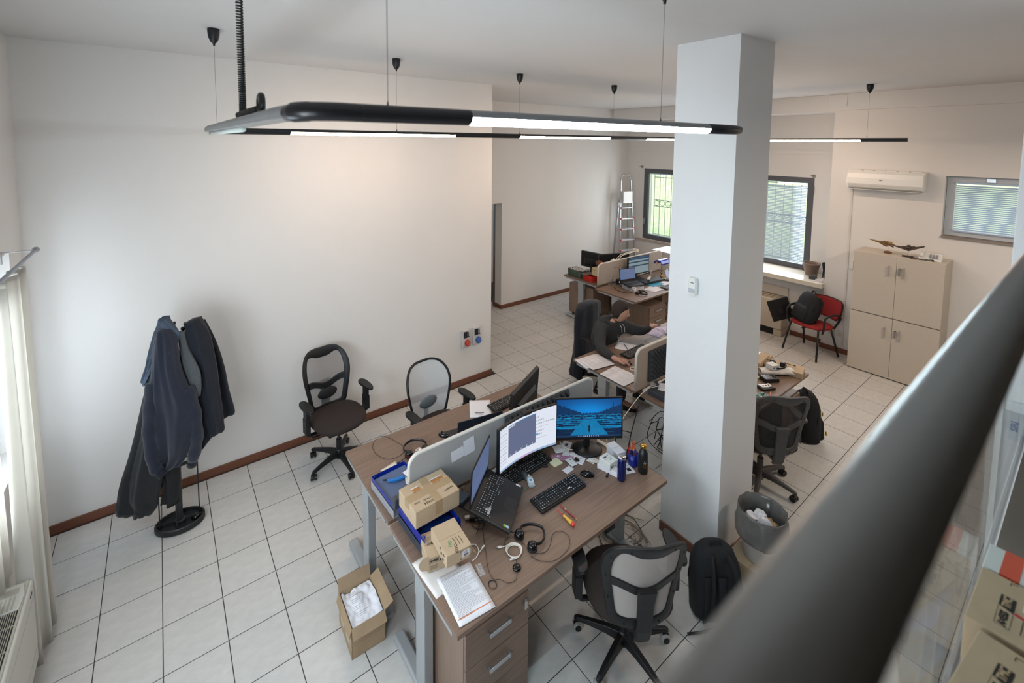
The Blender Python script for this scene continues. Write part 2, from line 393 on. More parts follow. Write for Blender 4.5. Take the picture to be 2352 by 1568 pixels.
# garden slope and wall outside
g = G(); g.grid(lambda u, v: (10.2+7*v, -9+16*u, -.2+4.6*v+.25*noise.noise((u*20, v*9, 0))), 60, 20)
o = g.build('ground_outside', mat('grass_bank', '#9fb773', .9, vscale=3.5, col2='#d3cdae', detail=9), smooth=True); o['kind'] = 'structure'
struct('path_outside', G().b(9.5, 10.4, -9, 6, -.3, .1), mat('outside_concrete', '#c8c6c2', .8))

# ---------------------------------------------------------------- desks
def desk(label, x0, x1, y0, y1, legs, h=.74, beam=True):
    t = thing('desk', label, 'desk', ((x0+x1)/2, (y0+y1)/2, 0), group=None)
    L_, D_ = x1-x0, y1-y0
    G().b(-L_/2, L_/2, -D_/2, D_/2, h-.026, h).build('desktop', WOOD, t, bevel=.002)
    for s in legs:
        x = s*(L_/2-.03)
        G().b(x-.028, x+.028, -.052, .052, .05, h-.045).b(x-.032, x+.032, -.056, .056, h-.16, h-.045).build('leg_column', GREYM, t, bevel=.004)
        f = G().b(x-.036, x+.036, -.35, .35, .008, .05); f.build('foot', GREYM, t, bevel=.014, seg=3)
        G().b(x-.03, x+.03, -D_/2+.05, D_/2-.05, h-.045, h-.026).build('top_bracket', GREYM, t)
    G().b(-L_/2+.1, L_/2-.1, -.03, .03, h-.075, h-.03).build('cross_rail', GREYM, t, bevel=.003)
    return t
desk('long brown laminate desk in front of the mesh chairs, beside the white wall', 1.50, 3.25, -1.865, -1.065, (-1, 1))
desk('nearest brown laminate desk with the blue maze screen on it', 1.50, 3.25, -2.685, -1.893, (-1, 1))
desk('brown desk at which the person in the grey hoodie sits', 4.035, 5.80, -1.83, -1.03, (-1, 1))
desk('brown desk behind the pillar with opened circuit boards and long cartons', 4.035, 5.80, -2.68, -1.895, (-1, 1))
desk('farthest brown desk by the ladder, holding green and red bins', 6.27, 8.0, .53, 1.33, (-1, 1))
desk('brown desk under the blue shaded lamp, papers at its front edge', 6.12, 7.88, -.32, .47, (-1, 1))

def pedestal(label, loc, rz=0, w_=.42, d_=.56, h_=.6, n=3, key=True, front=True):
    t = thing('drawer_pedestal', label, 'drawers', loc, rz)
    g = G(); g.b(-w_/2, w_/2, -d_/2+.02, d_/2, .045, h_); g.build('body', WOODV, t, bevel=.002)
    dh = (h_-.06)/n
    for k in range(n):
        z = .05+k*dh
        dr = G().b(-w_/2+.002, w_/2-.002, -d_/2, -d_/2+.018, z+.002, z+dh-.003).build('drawer', WOODV if not front else WOOD, t, bevel=.0015)
        zz = z+dh*.62
        G().b(-.07, .07, -d_/2-.024, -d_/2-.019, zz-.011, zz+.011).b(-.07, -.062, -d_/2-.02, -d_/2, zz-.008, zz+.008).b(.062, .07, -d_/2-.02, -d_/2, zz-.008, zz+.008).build('handle', ALU, dr, bevel=.002)
    for sx in (-1, 1):
        for sy in (-1, 1):
            G().cyl((sx*(w_/2-.05)-.012, sy*(d_/2-.06), .0225), (sx*(w_/2-.05)+.012, sy*(d_/2-.06), .0225), .0225, n=12).build('caster', BLACK, t)
    if key:
        k_ = G().cyl((w_/2-.03, -d_/2-.001, h_-.05), (w_/2-.03, -d_/2-.012, h_-.05), .009).build('lock', CHROME, t)
        G().b(w_/2-.04, w_/2-.02, -d_/2-.014, -d_/2-.012, h_-.1, h_-.05).build('key', CHROME, k_, bevel=.002)
    return t
pedestal('brown three drawer pedestal under the nearest desk, key in its lock', (1.785, -2.36, 0), h_=.655)
pedestal('brown drawer pedestal at the floor level beside the black backpack with yellow tags', (5.50, -2.36, 0), h_=.56)
pedestal('brown drawer pedestal under the lamp desk, drawers facing the seated person', (6.72, -.02, 0), h_=.56)
pedestal('plain backed pedestal left of the farthest desk leg, its back to the camera', (6.60, 1.02, 0), PI, h_=.6)
pedestal('plain backed pedestal right of the farthest desk leg, its back to the camera', (7.25, .90, 0), PI, h_=.56)
pedestal('drawer pedestal between the two window desks, its back to the camera', (7.42, .22, 0), PI, h_=.55)
pedestal('brown pedestal behind the blue maze screen, seen past the desk end', (3.02, -1.50, 0), PI, h_=.66, w_=.40, d_=.5)

# desk screens
SCREEN = mat('grey_screen_panel', '#a5a4a3', .6, var=.03, vscale=4)
SCREENT = mat('taupe_screen_panel', '#a3968a', .65, var=.04, vscale=5)
def divider(label, x0, x1, y, z0, z1, m, foam=None):
    t = thing('desk_screen', label, 'screen', ((x0+x1)/2, y, z0))
    L_ = x1-x0; H_ = z1-z0; r = .07; pts = [(-L_/2, 0), (L_/2, 0)]
    pts += [(L_/2-r+r*math.cos(a*PI/12), H_-r+r*math.sin(a*PI/12)) for a in range(7)] + [(-L_/2+r+r*math.cos(a*PI/12), H_-r+r*math.sin(a*PI/12)) for a in range(6, 13)]
    g = G(); g.T = Matrix.Rotation(R(90), 4, 'X'); g.prism(pts, -.012, .012); g.build('panel', m, t, bevel=.003)
    e = G(); path = [(x, 0, z) for x, z in pts[1:]]+[(-L_/2, 0, 0)]
    e.tube(path, .0135, 6); e.build('edge_strip', mat('pale_edge_strip', '#cfcbc4', .5), t, smooth=True)
    for x in (-L_*.32, L_*.32): G().b(x-.03, x+.03, -.02, .02, -.055, .02).build('clamp', ALU, t, bevel=.003)
    return t
scr1 = divider('grey desk screen between the two nearest desks, a paper pinned on it', 1.64, 3.36, -1.879, .765, 1.115, SCREEN)
scr2 = divider('taupe desk screen beside the typed papers, in front of the seated person', 4.00, 5.75, -1.8625, .765, 1.165, SCREENT)
scr3 = divider('taupe desk screen with scribbles between the window desks', 6.22, 7.98, .50, .765, 1.115, SCREENT)
# acoustic foam tiles with pyramids
def foam(label, x0, z0, nx, nz, y, s=.05, side=-1):
    t = G(); T = Matrix.Translation((x0, y, z0))
    t.T = T; t.b(0, nx*s, min(0, side*.018), max(0, side*.018), 0, nz*s)
    for i in range(nx):
        for k in range(nz):
            a, c = i*s, k*s
            t.add([(a, side*.018, c), (a+s, side*.018, c), (a+s, side*.018, c+s), (a, side*.018, c+s), (a+s/2, side*.055, c+s/2)], [(0, 1, 4), (1, 2, 4), (2, 3, 4), (3, 0, 4)])
    o = t.build('acoustic_foam', mat('charcoal_foam', '#303234', .95, bump=.3, bscale=300)); tag(o, label, 'foam')
foam('dark pyramid foam panel on the desk screen next to the typed papers', 4.17, .815, 9, 6, -1.875)
foam('dark pyramid foam panel behind the curved monitor on the grey screen', 2.40, .865, 13, 5, -1.892)
pap = G().box((0, 0, 0), (.10, .0012, .075)).b(.052, .14, -.0006, .0006, -.045, .065)
o = pap.build('pinned_note', PAPER); o.location = (2.048, -1.893, 0.955); o.rotation_euler = (0, R(-6), 0)
tag(o, 'white taped note on the grey screen behind the open laptop', 'note')

# ---------------------------------------------------------------- office chairs
def sym(half, n=6):
    P = spline([(x, 0, z) for x, z in half], n); P = [(p.x, p.z) for p in P]
    return P + [(-x, z) for x, z in reversed(P[1:-1])]
OUTER = [(0, .585), (.08, .588), (.15, .575), (.20, .53), (.232, .45), (.238, .36), (.225, .26), (.205, .16), (.192, .08), (.17, .02), (.11, -.012), (0, -.015)]
INNER = [(0, .495), (.06, .500), (.115, .522), (.155, .518), (.180, .46), (.188, .37), (.178, .27), (.162, .17), (.150, .10), (.135, .06), (.09, .045), (0, .045)]
def surf(x, z): return Vector((x, 1.25*x*x+.03*math.sin(PI*z/.6)-.16*z, z))
MESHL = mat('pale_chair_mesh', '#b9b2ad', .8, alpha=.86, bump=.1, bscale=500)
MESHG = mat('grey_chair_mesh', '#84807e', .8, alpha=.62, bump=.1, bscale=500)
MESHD = mat('dark_chair_mesh', '#2c2b2b', .8, alpha=.85)
MESHW = mat('white_chair_mesh', '#c3c6c8', .7, alpha=.72)
def mesh_back(t, frame, mesh, z0, y0, thin=False, dark=False):
    T = TR((0, y0, z0), rx=R(4))
    if thin:
        out = sym([(0, .53), (.09, .528), (.17, .50), (.222, .43), (.24, .34), (.228, .24), (.20, .12), (.175, .03), (.13, -.01), (0, -.02)])
        g = G(); g.T = T; g.tube([surf(x, z) for x, z in out], .012, 8, True); bf = g.build('back_frame', frame, t, smooth=True)
        inner = out
    else:
        out = sym(OUTER); inn = sym(INNER); n = len(out)
        g = G(); g.T = T
        def pt(p, off): 
            q = surf(*p); q.y -= off; return q
        g.rings([[pt(out[i], .0), pt(out[i], .022), pt(inn[i], .018), pt(inn[i], .004)] for i in range(n)], cap=False, closed=True)
        bf = g.build('back_frame', frame, t, bevel=.004)
        for p in bf.data.polygons: p.use_smooth = True
        c = G(); c.T = T; zs = lambda x: .245+.5*x*x-.02*math.cos(x*20)
        xs = [-.185+.37*i/16 for i in range(17)]
        c.rings([[pt((x, zs(x)+.028), -.007), pt((x, zs(x)+.028), .02), pt((x, zs(x)-.026), .02), pt((x, zs(x)-.026), -.007)] for x in xs])
        c.build('back_crossbar', frame, t, smooth=False, bevel=.003)
        for s in (-1, 1):
            for x, z in ((.205, .46), (.213, .31), (.19, .16), (.10, .012), (.12, .548)):
                q = pt((s*x, z), .022); G_ = G(); G_.T = T; G_.cyl(q, q-Vector((0, .002, 0)), .005, n=8); G_.build('screw', RUBBER, bf)
        inner = [(x*1.02, z) for x, z in inn]
    g = G(); g.T = T; rows = []
    zs_ = [z for x, z in inner]; zt, zb = max(zs_), min(zs_)
    half = sorted([(z, x) for x, z in inner if x > 0])
    def wx(z):
        b_ = [(abs(a-z), x) for a, x in half]; b_.sort(); return b_[0][1]
    def top(u):  # top of opening at x
        return min(.5+.02*abs(u), zt)
    nu, nv = 14, 18
    if not thin: half = sorted([(z, x) for x, z in out if x > 0]); zb, zt = .02, .55
    g.grid(lambda u, v: surf((2*u-1)*max(.05, wx(zb+(zt-zb)*v)*(1 if thin else .93)), (zb+(zt-zb)*v))+Vector((0, -.010 if not thin else 0, 0)), nu, nv)
    g.build('back_mesh', mesh, t, smooth=True)
    return T
def office_chair(label, loc, rz, frame=BLACK, mesh=MESHG, seat=SEAT, thin=False, wheel=BLACK, spine=True, arms=True, base_rot=0.3, cast=None, group=None, pad=True):
    t = thing('office_chair', label, 'chair', loc, rz, group)
    # seat
    def sq(w_, d_, z, yo=0, n=36, p=2.6):
        return [((abs(math.cos(a))**(2/p))*w_*(1 if math.cos(a) > 0 else -1)*(1-.07*math.sin(a)), yo+(abs(math.sin(a))**(2/p))*d_*(1 if math.sin(a) > 0 else -1), z) for a in [2*PI*i/n for i in range(n)]]
    g = G(); g.rings([sq(.19, .19, .415), sq(.235, .235, .425), sq(.252, .25, .447), sq(.248, .246, .468), sq(.225, .225, .486), sq(.16, .16, .494), sq(.06, .06, .494)])
    g.build('seat', seat, t, smooth=True)
    G().b(-.17, .17, -.17, .17, .395, .418).b(-.10, .10, -.12, .10, .35, .40).build('seat_mechanism', frame, t, bevel=.006)
    G().tube([(.10, .02, .375), (.22, .03, .38), (.27, .03, .385)], .007).build('tilt_lever', frame, t)
    T = mesh_back(t, frame, mesh, .45, -.235, thin)
    g = G(); 
    if spine and not thin:
        g.T = T
        g.rings([[surf(s*w_, z)*1+Vector((0, -.026-d_, 0)) for s in (-1, 1)]+[surf(s*w_, z)+Vector((0, -.055-d_, 0)) for s in (1, -1)] for w_, z, d_ in ((.055, .27, 0), (.05, .22, 0), (.045, .15, 0), (.043, .06, 0), (.043, 0, 0), (.042, -.06, -.01), (.04, -.10, -.03))])
        g.build('back_spine', frame, t, bevel=.008)
        g = G().b(-.035, .035, -.25, -.1, .37, .40); g.b(-.035, .035, -.27, -.23, .37, .46); g.build('spine_bracket', frame, t, bevel=.006)
    else:
        g.tube([(0, -.08, .38), (0, -.24, .38), (0, -.27, .44), (0, -.27, .60)], .022, 8); g.build('back_support', frame, t, smooth=True)
    if pad:
        g = G(); g.T = T @ Matrix.Translation((0, .012, .155)); g.ell((0, 0, 0), (.10, .018, .055), 20, 10); g.build('lumbar_pad', BLACKM if not thin else mat('grey_pad', '#5f666b', .8), t, smooth=True)
    if arms:
        for s in (-1, 1):
            x = s*.30
            g = G(); g.prism([(x+.042*math.cos(a)*(1-.12*math.sin(a)), -.01+.125*(abs(math.sin(a))**.7)*(1 if math.sin(a) > 0 else -1)) for a in [2*PI*i/20 for i in range(20)]], .655, .68); g.build('arm_pad', frame, t, bevel=.007)
            G().b(x-.018, x+.018, -.05, .02, .44, .655).b(x-.022, x+.022, -.055, .025, .42, .56).build('arm_post', frame, t, bevel=.005)
            G().tube([(x, -.015, .47), (x, -.015, .405), (x*.9, -.015, .385), (s*.14, -.015, .385)], .017, 8).build('arm_bracket', frame, t, smooth=True)
    # star base
    G().lathe([(.001, .055), (.035, .055), (.042, .075), (.042, .11), (.03, .135), (.026, .14), (.026, .24), (.014, .24), (.014, .36), (.001, .36)]).build('gas_column', frame, t, smooth=False)
    for k in range(5):
        a = base_rot+k*2*PI/5; T2 = Matrix.Rotation(a, 4, 'Z')
        g = G(); g.T = T2
        g.rings([[(x, -w_, z), (x, w_, z), (x, w_*.6, z+h_), (x, -w_*.6, z+h_)] for x, w_, z, h_ in ((.02, .030, .075, .055), (.10, .026, .085, .04), (.20, .022, .082, .028), (.285, .019, .072, .022), (.305, .012, .066, .02))])
        lg = g.build('base_leg', frame, t, bevel=.004)
        cx_, r_ = .29, .027; sw = random.Random(k+len(label)).uniform(-.9, .9)
        g = G(); g.T = T2 @ TR((cx_, 0, 0), rz=sw); g.cyl((0, 0, .045), (0, 0, .075), .009)
        c_ = g.b(-.018, .018, -.006, .006, .02, .052).build('caster', frame, t)
        for s in (-1, 1):
            g = G(); g.T = T2 @ TR((cx_, 0, 0), rz=sw); g.cyl((-.006, s*.009, r_), (-.006, s*.026, r_), r_, n=18); g.build('wheel', wheel, c_)
            if cast:
                g = G(); g.T = T2 @ TR((cx_, 0, 0), rz=sw); g.cyl((-.006, s*.026, r_), (-.006, s*.028, r_), r_*.74, n=18); g.build('wheel_cap', frame, c_)
    return t
office_chair('brown seated mesh office chair standing against the white wall', (1.735, -.14, 0), R(188), mesh=MESHG, base_rot=.25)
office_chair('pale mesh office chair pushed in behind the far side of the long desk', (2.47, -.87, 0), R(186), mesh=MESHW, thin=True, base_rot=.6)
office_chair('nearest office chair, pale mesh back towards the camera, grey rimmed wheels', (2.62, -2.81, 0), R(-31), mesh=MESHL, wheel=mat('pale_rubber', '#a9a9a5', .6), cast=True, base_rot=.10)
office_chair('dark mesh office chair with a grey frame, right of the pillar', (4.80, -2.66, 0), R(-38), frame=mat('grey_chair_frame', '#4d4a48', .5), mesh=MESHD, base_rot=.35)
office_chair('office chair under the navy jacket, the seated person on it', (4.98, -.66, 0), R(187), mesh=MESHD, thin=True, pad=False)

# ---------------------------------------------------------------- suspended lighting system
LZ = 3.185; TUBE = mat('black_light_profile', '#1c1d20', .3); SILV = mat('silver_light_profile', '#8f9294', .4, .4)
def glow(name, col, s):
    m = bpy.data.materials.new(name); m.use_nodes = True; b = m.node_tree.nodes['Principled BSDF']; MATS[name] = m
    b.inputs['Base Color'].default_value = (.8, .8, .8, 1); b.inputs['Emission Color'].default_value = C(col); b.inputs['Emission Strength'].default_value = s; return m
COOL = glow('cool_white_lamp', '#d9f3ff', 75); WARM = glow('warm_white_lamp', '#ffdfc4', 56)
lt = thing('pendant_light', 'long black suspended light line hanging on wires across the room, lit in sections', 'light', (.70, -2.98, LZ))
def loc_(p): return (p[0]-.70, p[1]+2.98, p[2]-LZ)
def gl(): 
    g = G(); g.T = Matrix.Translation((-.70, 2.98, -LZ)); return g
def seg(p0, p1, r, kind, glowm=None):
    """round profile; lit sections show a glowing lower half under a slim dark or silver cap"""
    p0 = Vector(p0); p1 = Vector(p1); d = (p1-p0).normalized(); sd = Vector((0, 0, 1)).cross(d)
    if kind == 'dark':
        gl().cyl(p0, p1, r, n=20).build('profile_section', TUBE, lt, smooth=False, bevel=.002); return
    A = [a*PI/16 for a in range(0, 17)]
    up_ = [(math.cos(a), math.sin(a)) for a in A]
    g = gl(); g.rings([[p+sd*r*c+Vector((0, 0, r*s_)) for c, s_ in up_] for p in (p0, p1)]); cap = g.build('reflector_housing', SILV if glowm is COOL else TUBE, lt)
    g = gl(); lo = [(math.cos(a), -math.sin(a)) for a in A]
    g.rings([[p+sd*r*.93*c+Vector((0, 0, -.001+r*.93*s_)) for c, s_ in lo] for p in (p0, p1)]); g.build('diffuser', glowm, lt)
    n = int((p1-p0).length/.05); g = gl()
    for k in range(n+1):
        q = p0+(p1-p0)*k/n
        g.rings([[q+d*e+sd*r*.96*c+Vector((0, 0, r*.96*s_)) for c, s_ in lo] for e in (-.0012, .0012)], cap=False)
    g.build('louvre', SILV, lt, kind='stuff')
YN, YF, r_ = -3.16, -.58, .0255
seg((1.244, YN, LZ+.008), (2.70, YN, LZ+.006), r_, 'lit', COOL)
gl().cyl((.87, YN, LZ+.008), (1.244, YN, LZ+.008), r_, n=20).build('profile_section', TUBE, lt)
g = gl(); g.lathe([(.001, 0), (r_*.5, .008), (r_*.85, .03), (r_, .08), (r_, .37)], n=20)
g.v = [tuple(Matrix.Translation((-.70, 2.98, -LZ)) @ Vector((3.07-z, YN+x, LZ+.006+y))) for x, y, z in [tuple(Vector(v)+Vector((.70, -2.98, LZ))) for v in g.v]]
g.build('profile_tip', TUBE, lt, smooth=True)
# rounded corner housing into the cross section
g = gl(); g.tube(spline([(.89, YN, LZ+.008), (.82, YN, LZ+.008), (.76, YN+.015, LZ+.007), (.725, YN+.05, LZ+.005), (.718, YN+.10, LZ+.004)], 6), [r_]*13+[r_*1.05]*6+[r_*.9]*4+[r_*.6]*2, 16); g.build('corner_housing', TUBE, lt, smooth=True)
g = gl(); g.rings([[(.725+w_*math.cos(a), y, LZ+.004+h_*math.sin(a)) for a in [PI*i/10 for i in range(11)]]+[(.725-w_, y, LZ-.012), (.725+w_, y, LZ-.012)] for y, w_, h_ in ((YN+.07, .026, .024), (YN+.2, .038, .026), (-1.6, .040, .028), (-.80, .040, .028), (-.66, .03, .024), (-.60, .012, .012))])
g.build('cross_housing', SILV, lt, smooth=False, bevel=.002)
gl().cyl((.725, -2.2, LZ-.022), (.725, -.78, LZ-.022), .013, n=12).build('unlit_lamp_tube', mat('unlit_tube', '#cdd6cf', .3), lt, smooth=True)
gl().cyl((.725, -.78, LZ-.022), (.725, -.74, LZ-.022), .012, n=10).build('lamp_holder', BLACK, lt)
seg((.76, YF, LZ), (1.27, YF, LZ), .024, 'dark'); seg((1.27, YF, LZ), (2.78, YF, LZ), .024, 'lit', WARM)
seg((2.78, YF, LZ), (3.60, YF, LZ), .024, 'dark'); seg((3.60, YF, LZ), (5.10, YF, LZ), .024, 'lit', WARM)
seg((5.10, YF, LZ), (5.86, YF, LZ), .024, 'dark'); seg((5.86, YF, LZ), (7.30, YF, LZ), .024, 'lit', WARM)
seg((7.30, YF, LZ), (7.45, YF, LZ), .024, 'dark'); seg((7.45, YF, LZ-.01), (7.45, -1.0, LZ-.01), .024, 'dark')
seg((7.45, -1.0, LZ-.01), (7.45, -2.545, LZ-.01), .024, 'lit', WARM); seg((7.45, -2.545, LZ-.01), (7.45, -2.98, LZ-.01), .024, 'dark')
for x, y in ((.756, -.832), (2.17, YF), (3.598, YF), (5.165, YF), (7.45, -2.6), (2.297, YN), (.967, YN)):
    gl().lathe([(.036, CZ), (.036, CZ-.02), (.033, CZ-.055), (.02, CZ-.085), (.008, CZ-.095), (.006, CZ-.11), (.001, CZ-.11)], (x, y, 0), 20).build('ceiling_cup', BLACK, lt, smooth=True)
    w_ = gl().cyl((x, y, LZ+.025), (x, y, CZ-.1), .0011, n=5).build('suspension_wire', mat('steel_wire', '#6f7274', .4, .6), lt)
    gl().cyl((x, y, LZ+.022), (x, y, LZ+.045), .005, .0015, n=8).build('wire_grip', BLACK, lt)
# coiled feed cable
g = gl(); pts = []; x0, y0 = .752, -2.02
for k in range(0, 62*10):
    t_ = k/(62*10); turns = 62*(t_**.62 if False else 1-(1-t_)**1.0); z = CZ-(CZ-LZ-.03)*(1-(1-t_)**1.35)
    pts.append((x0+.0125*math.cos(2*PI*turns), y0+.0125*math.sin(2*PI*turns), z))
g.tube(pts, .0042, 5); g.build('coiled_cable', CABLEK, lt, smooth=True)
g = gl(); pts = [(.735+.012*math.cos(k*.9), y0-.52*k/300, LZ+.045+.012*math.sin(k*.9)) for k in range(300)]; g.tube(pts, .0045, 5); g.build('coiled_cable', CABLEK, lt, smooth=True)
g = gl(); g.tube(circ((0, 0, 0), .0, 2), .001, 3) if False else None
g = gl(); g.tube([(.735, y0-.56+.03*math.cos(a), LZ+.062+.03*math.sin(a)) for a in [2*PI*i/20 for i in range(20)]], .011, 8, True); g.build('cable_loop', BLACK, lt, smooth=True)

# ---------------------------------------------------------------- things on the two nearest desks
DZ = .741
def logo(T, parent, s=.115):
    """maker's name printed on the carton: outlined box with a slanted black block"""
    g = G(); g.T = T
    g.prism([(.54*s, 0), (s, 0), (s, .22*s), (.62*s, .22*s)], 0, .0004); g.build('logo_block', INK, parent)
    g = G(); g.T = T
    for a in ((0, .6*s, 0, .006*s), (0, .6*s, .214*s, .22*s), (0, .006*s, 0, .22*s)): g.b(a[0], a[1], a[2], a[3], 0, .0003)
    g.build('logo_outline', INK, parent)
    text('A\u00d7ESS', .17*s, T @ TR((.03*s, .11*s, .0004)), INK, parent, 'logo_lettering', bold=.0007*s/.115)
    text('TMC', .17*s, T @ TR((.625*s, .11*s, .0009)), mat('card_tone_print', '#b89e7c', .85), parent, 'logo_lettering', bold=.0007*s/.115)
def label_sticker(T, parent, w_=.045, h_=.04, bars=True):
    g = G(); g.T = T; g.b(-w_/2, w_/2, -h_/2, h_/2, 0, .0005); o = g.build('sticker', PAPER, parent)
    if bars:
        rr = random.Random(3); g = G(); g.T = T; x = -w_*.36
        while x < w_*.36:
            b_ = rr.choice((.4, .7, 1.1))*w_*.02; g.b(x, x+b_, -h_*.38, -h_*.02, .0005, .0008); x += b_+rr.choice((.5, .9))*w_*.02
        for k in range(3): g.b(-w_*.38, w_*rr.uniform(0, .36), h_*(.08+k*.12), h_*(.12+k*.12), .0005, .0008)
        g.build('barcode', INK, parent)
    return o
def corner_marks(T, parent, w_, h_, l=.012, t_=.0015):
    g = G(); g.T = T
    for sx in (-1, 1):
        for sy in (-1, 1):
            x, y = sx*w_/2, sy*h_/2
            g.b(min(x, x-sx*l), max(x, x-sx*l), y-t_/2, y+t_/2, 0, .0004); g.b(x-t_/2, x+t_/2, min(y, y-sy*l), max(y, y-sy*l), 0, .0004)
    g.build('corner_marks', INK, parent)
def carton(label, loc, dims, rz, m=CARD, group=None, tape=False, name='cardboard_box'):
    t = thing(name, label, 'box', loc, rz, group)
    L_, D_, H_ = dims
    G().b(-L_/2, L_/2, -D_/2, D_/2, 0, H_).build('body', m, t, bevel=.0025)
    G().b(-L_/2+.001, L_/2-.001, -.0008, .0008, H_-.001, H_+.0004).build('flap_seam', CARDD, t)
    if tape:
        G().b(-L_/2-.0006, L_/2+.0006, -.028, .028, H_*.55, H_+.0009).build('tape', TAPE, t)
    return t
# --- big box on the letter trays
bb = carton('largest cardboard box on the nearest desk, parcel tape crossed over its top', (1.70, -2.035, .868), (.302, .222, .105), R(1), tape=True)
G().b(-.02, .03, -.1118, .1118, .02, .1062).build('tape', TAPE, bb)
tn = mat('torn_card', '#a5713f', .95, var=.2, vscale=30)
for x0, x1, y0, y1 in ((.04, .12, .035, .058), (.035, .10, .022, .028), (-.09, -.04, .04, .060), (-.095, -.035, .029, .034)):
    G().b(x0, x1, y0, y1, .1052, .1068).build('torn_patch', tn, bb)
for x0, x1, y in ((.035, .125, .062), (-.095, -.04, .064)): G().b(x0, x1, y-.003, y+.003, .1052, .107).build('torn_tape_edge', PAPER, bb)
for s_, x, y, sz in (('HORSA', .0, -.088, .024), ('BOX 2E', -.012, -.060, .017), ('3IMM', -.090, -.052, .016), ('TIHBRTI', .135, -.06, .018)):
    text(s_, sz, TR((x, y, .1055), rz=PI+R(6 if x > .1 else -4)), INK, bb, 'handwriting', shear=.3)
# --- two maker cartons
b1 = carton('open cardboard carton lying under another, its end flap hanging left', (1.655, -2.262, .748), (.208, .168, .087), R(-12))
logo(TR((-.095, -.085, .052), rx=PI/2), b1, .108)
label_sticker(TR((.055, -.085, .045), rx=PI/2), b1, .042, .038)
corner_marks(TR((.055, -.0851, .045), rx=PI/2), b1, .07, .062)
logo(TR((-.085, -.01, .0876)), b1, .1)
text('EX 112', .02, TR((-.09, .065, .0876), rz=R(10)), INKR, b1, 'handwriting', shear=.2)
g = G(); g.grid(lambda u, v: (-.10-.055*math.sin(PI*v)**.4*u, -.084+.0*u, .005+.09*v+.01*u), 4, 8); g.build('side_flap', CARD, b1, solid=.003)
g = G(); 
for k in range(4): g.b(-.09, -.045-.008*(k % 2), -.0848, -.0843, .036-k*.007, .0373-k*.007)
g.build('small_print', INK, b1)
b2 = carton('upper cardboard carton with green and black marker writing on its lid', (1.672, -2.338, .837), (.150, .212, .070), R(-5))
label_sticker(TR((.04, -.107, .038), rx=PI/2), b2, .042, .034)
corner_marks(TR((.04, -.1071, .036), rx=PI/2), b2, .062, .052)
text('E02', .026, TR((-.02, -.025, .0705), rz=R(-112)), mat('green_marker', '#3f8f5c', .8), b2, 'handwriting', shear=.2)
text('CASSI', .024, TR((.0, -.055, .0705), rz=R(-106)), INK, b2, 'handwriting', shear=.2)
for k in range(3):
    g = G(); g.tube([(.0+k*.018, -.015-k*.002, .0704), (.004+k*.018, -.04, .0708), (.003+k*.018, -.075, .0704)], .0011, 5); g.build('marker_stroke', INK, b2)
g = G(); g.grid(lambda u, v: (.075+.03*u, -.105+.10*v, .055-.05*u-.02*math.sin(PI*v)*u), 4, 8); g.build('side_flap', CARD, b2, solid=.003)
g = G(); T_ = TR((-.0755, -.04, .034), rx=PI/2, rz=-PI/2)
for k, (x, y) in enumerate(((.0, .0), (.03, .012), (-.012, .02), (.02, -.018))): 
    g.T = T_; g.tube([(x+.008*math.cos(a), y+.008*math.sin(a), .0006) for a in [i*.6 for i in range(8)]], .0014, 4)
g.build('printed_symbols', INK, b2)
# --- letter trays
def tray(label, loc, rz, m, dims=(.26, .34, .055), tilt=0):
    t = thing('letter_tray', label, 'tray', loc, rz); L_, D_, H_ = dims
    G().b(-L_/2, L_/2, -D_/2, D_/2, 0, .003).b(-L_/2, -L_/2+.003, -D_/2, D_/2, .003, H_).b(L_/2-.003, L_/2, -D_/2, D_/2, .003, H_).b(-L_/2+.003, L_/2-.003, D_/2-.003, D_/2, .003, H_).build('shell', m, t, bevel=.0012)
    for sx in (-1, 1): 
        for sy in (-1, 1): G().cyl((sx*(L_/2-.012), sy*(D_/2-.02), H_-.002), (sx*(L_/2-.012), sy*(D_/2-.02), H_+.006), .005, n=8).build('stud', m, t)
    return t
CLEAR = mat('clear_acrylic', '#b9bcc2', .15, alpha=.5)
SMOKE = mat('smoked_acrylic', '#3d4652', .2, alpha=.85)
BLUET = mat('blue_translucent_plastic', '#122a86', .15)
tray('clear letter tray with a blue one on it, behind the grey screen', (1.655, -1.695, DZ), R(3), CLEAR, (.255, .33, .05))
tb = tray('blue letter tray with the craft knife in it, beside the grey screen', (1.655, -1.695, DZ+.057), R(3), BLUET, (.25, .325, .028))
G().b(-.115, .12, -.15, .14, .003, .012).build('grey_folder', mat('slate_blue_folder', '#50607f', .6), tb)
tray('smoked letter tray under the largest cardboard box on the nearest desk', (1.685, -2.06, DZ), R(2), SMOKE, (.255, .33, .05))
tc = tray('lower blue letter tray squeezed under the largest box', (1.685, -2.06, DZ+.057), R(2), BLUET, (.25, .325, .052))
g = G(); g.grid(lambda u, v: (-.115+.23*u, -.155+.30*v, .018+.012*noise.noise((u*4, v*4, 1))), 12, 12); o = g.build('plastic_sleeve', mat('dark_blue_sleeve', '#0c2150', .12), tc, smooth=True, solid=.002)
t = thing('pamphlet_holder', 'dark grey plastic flap rising beside the screen end', 'holder', (1.545, -1.90, DZ+.09), R(3))
G().b(-.02, .085, -.01, .03, 0, .07).build('panel', mat('slate_plastic', '#3b4049', .5), t, bevel=.008, seg=3)
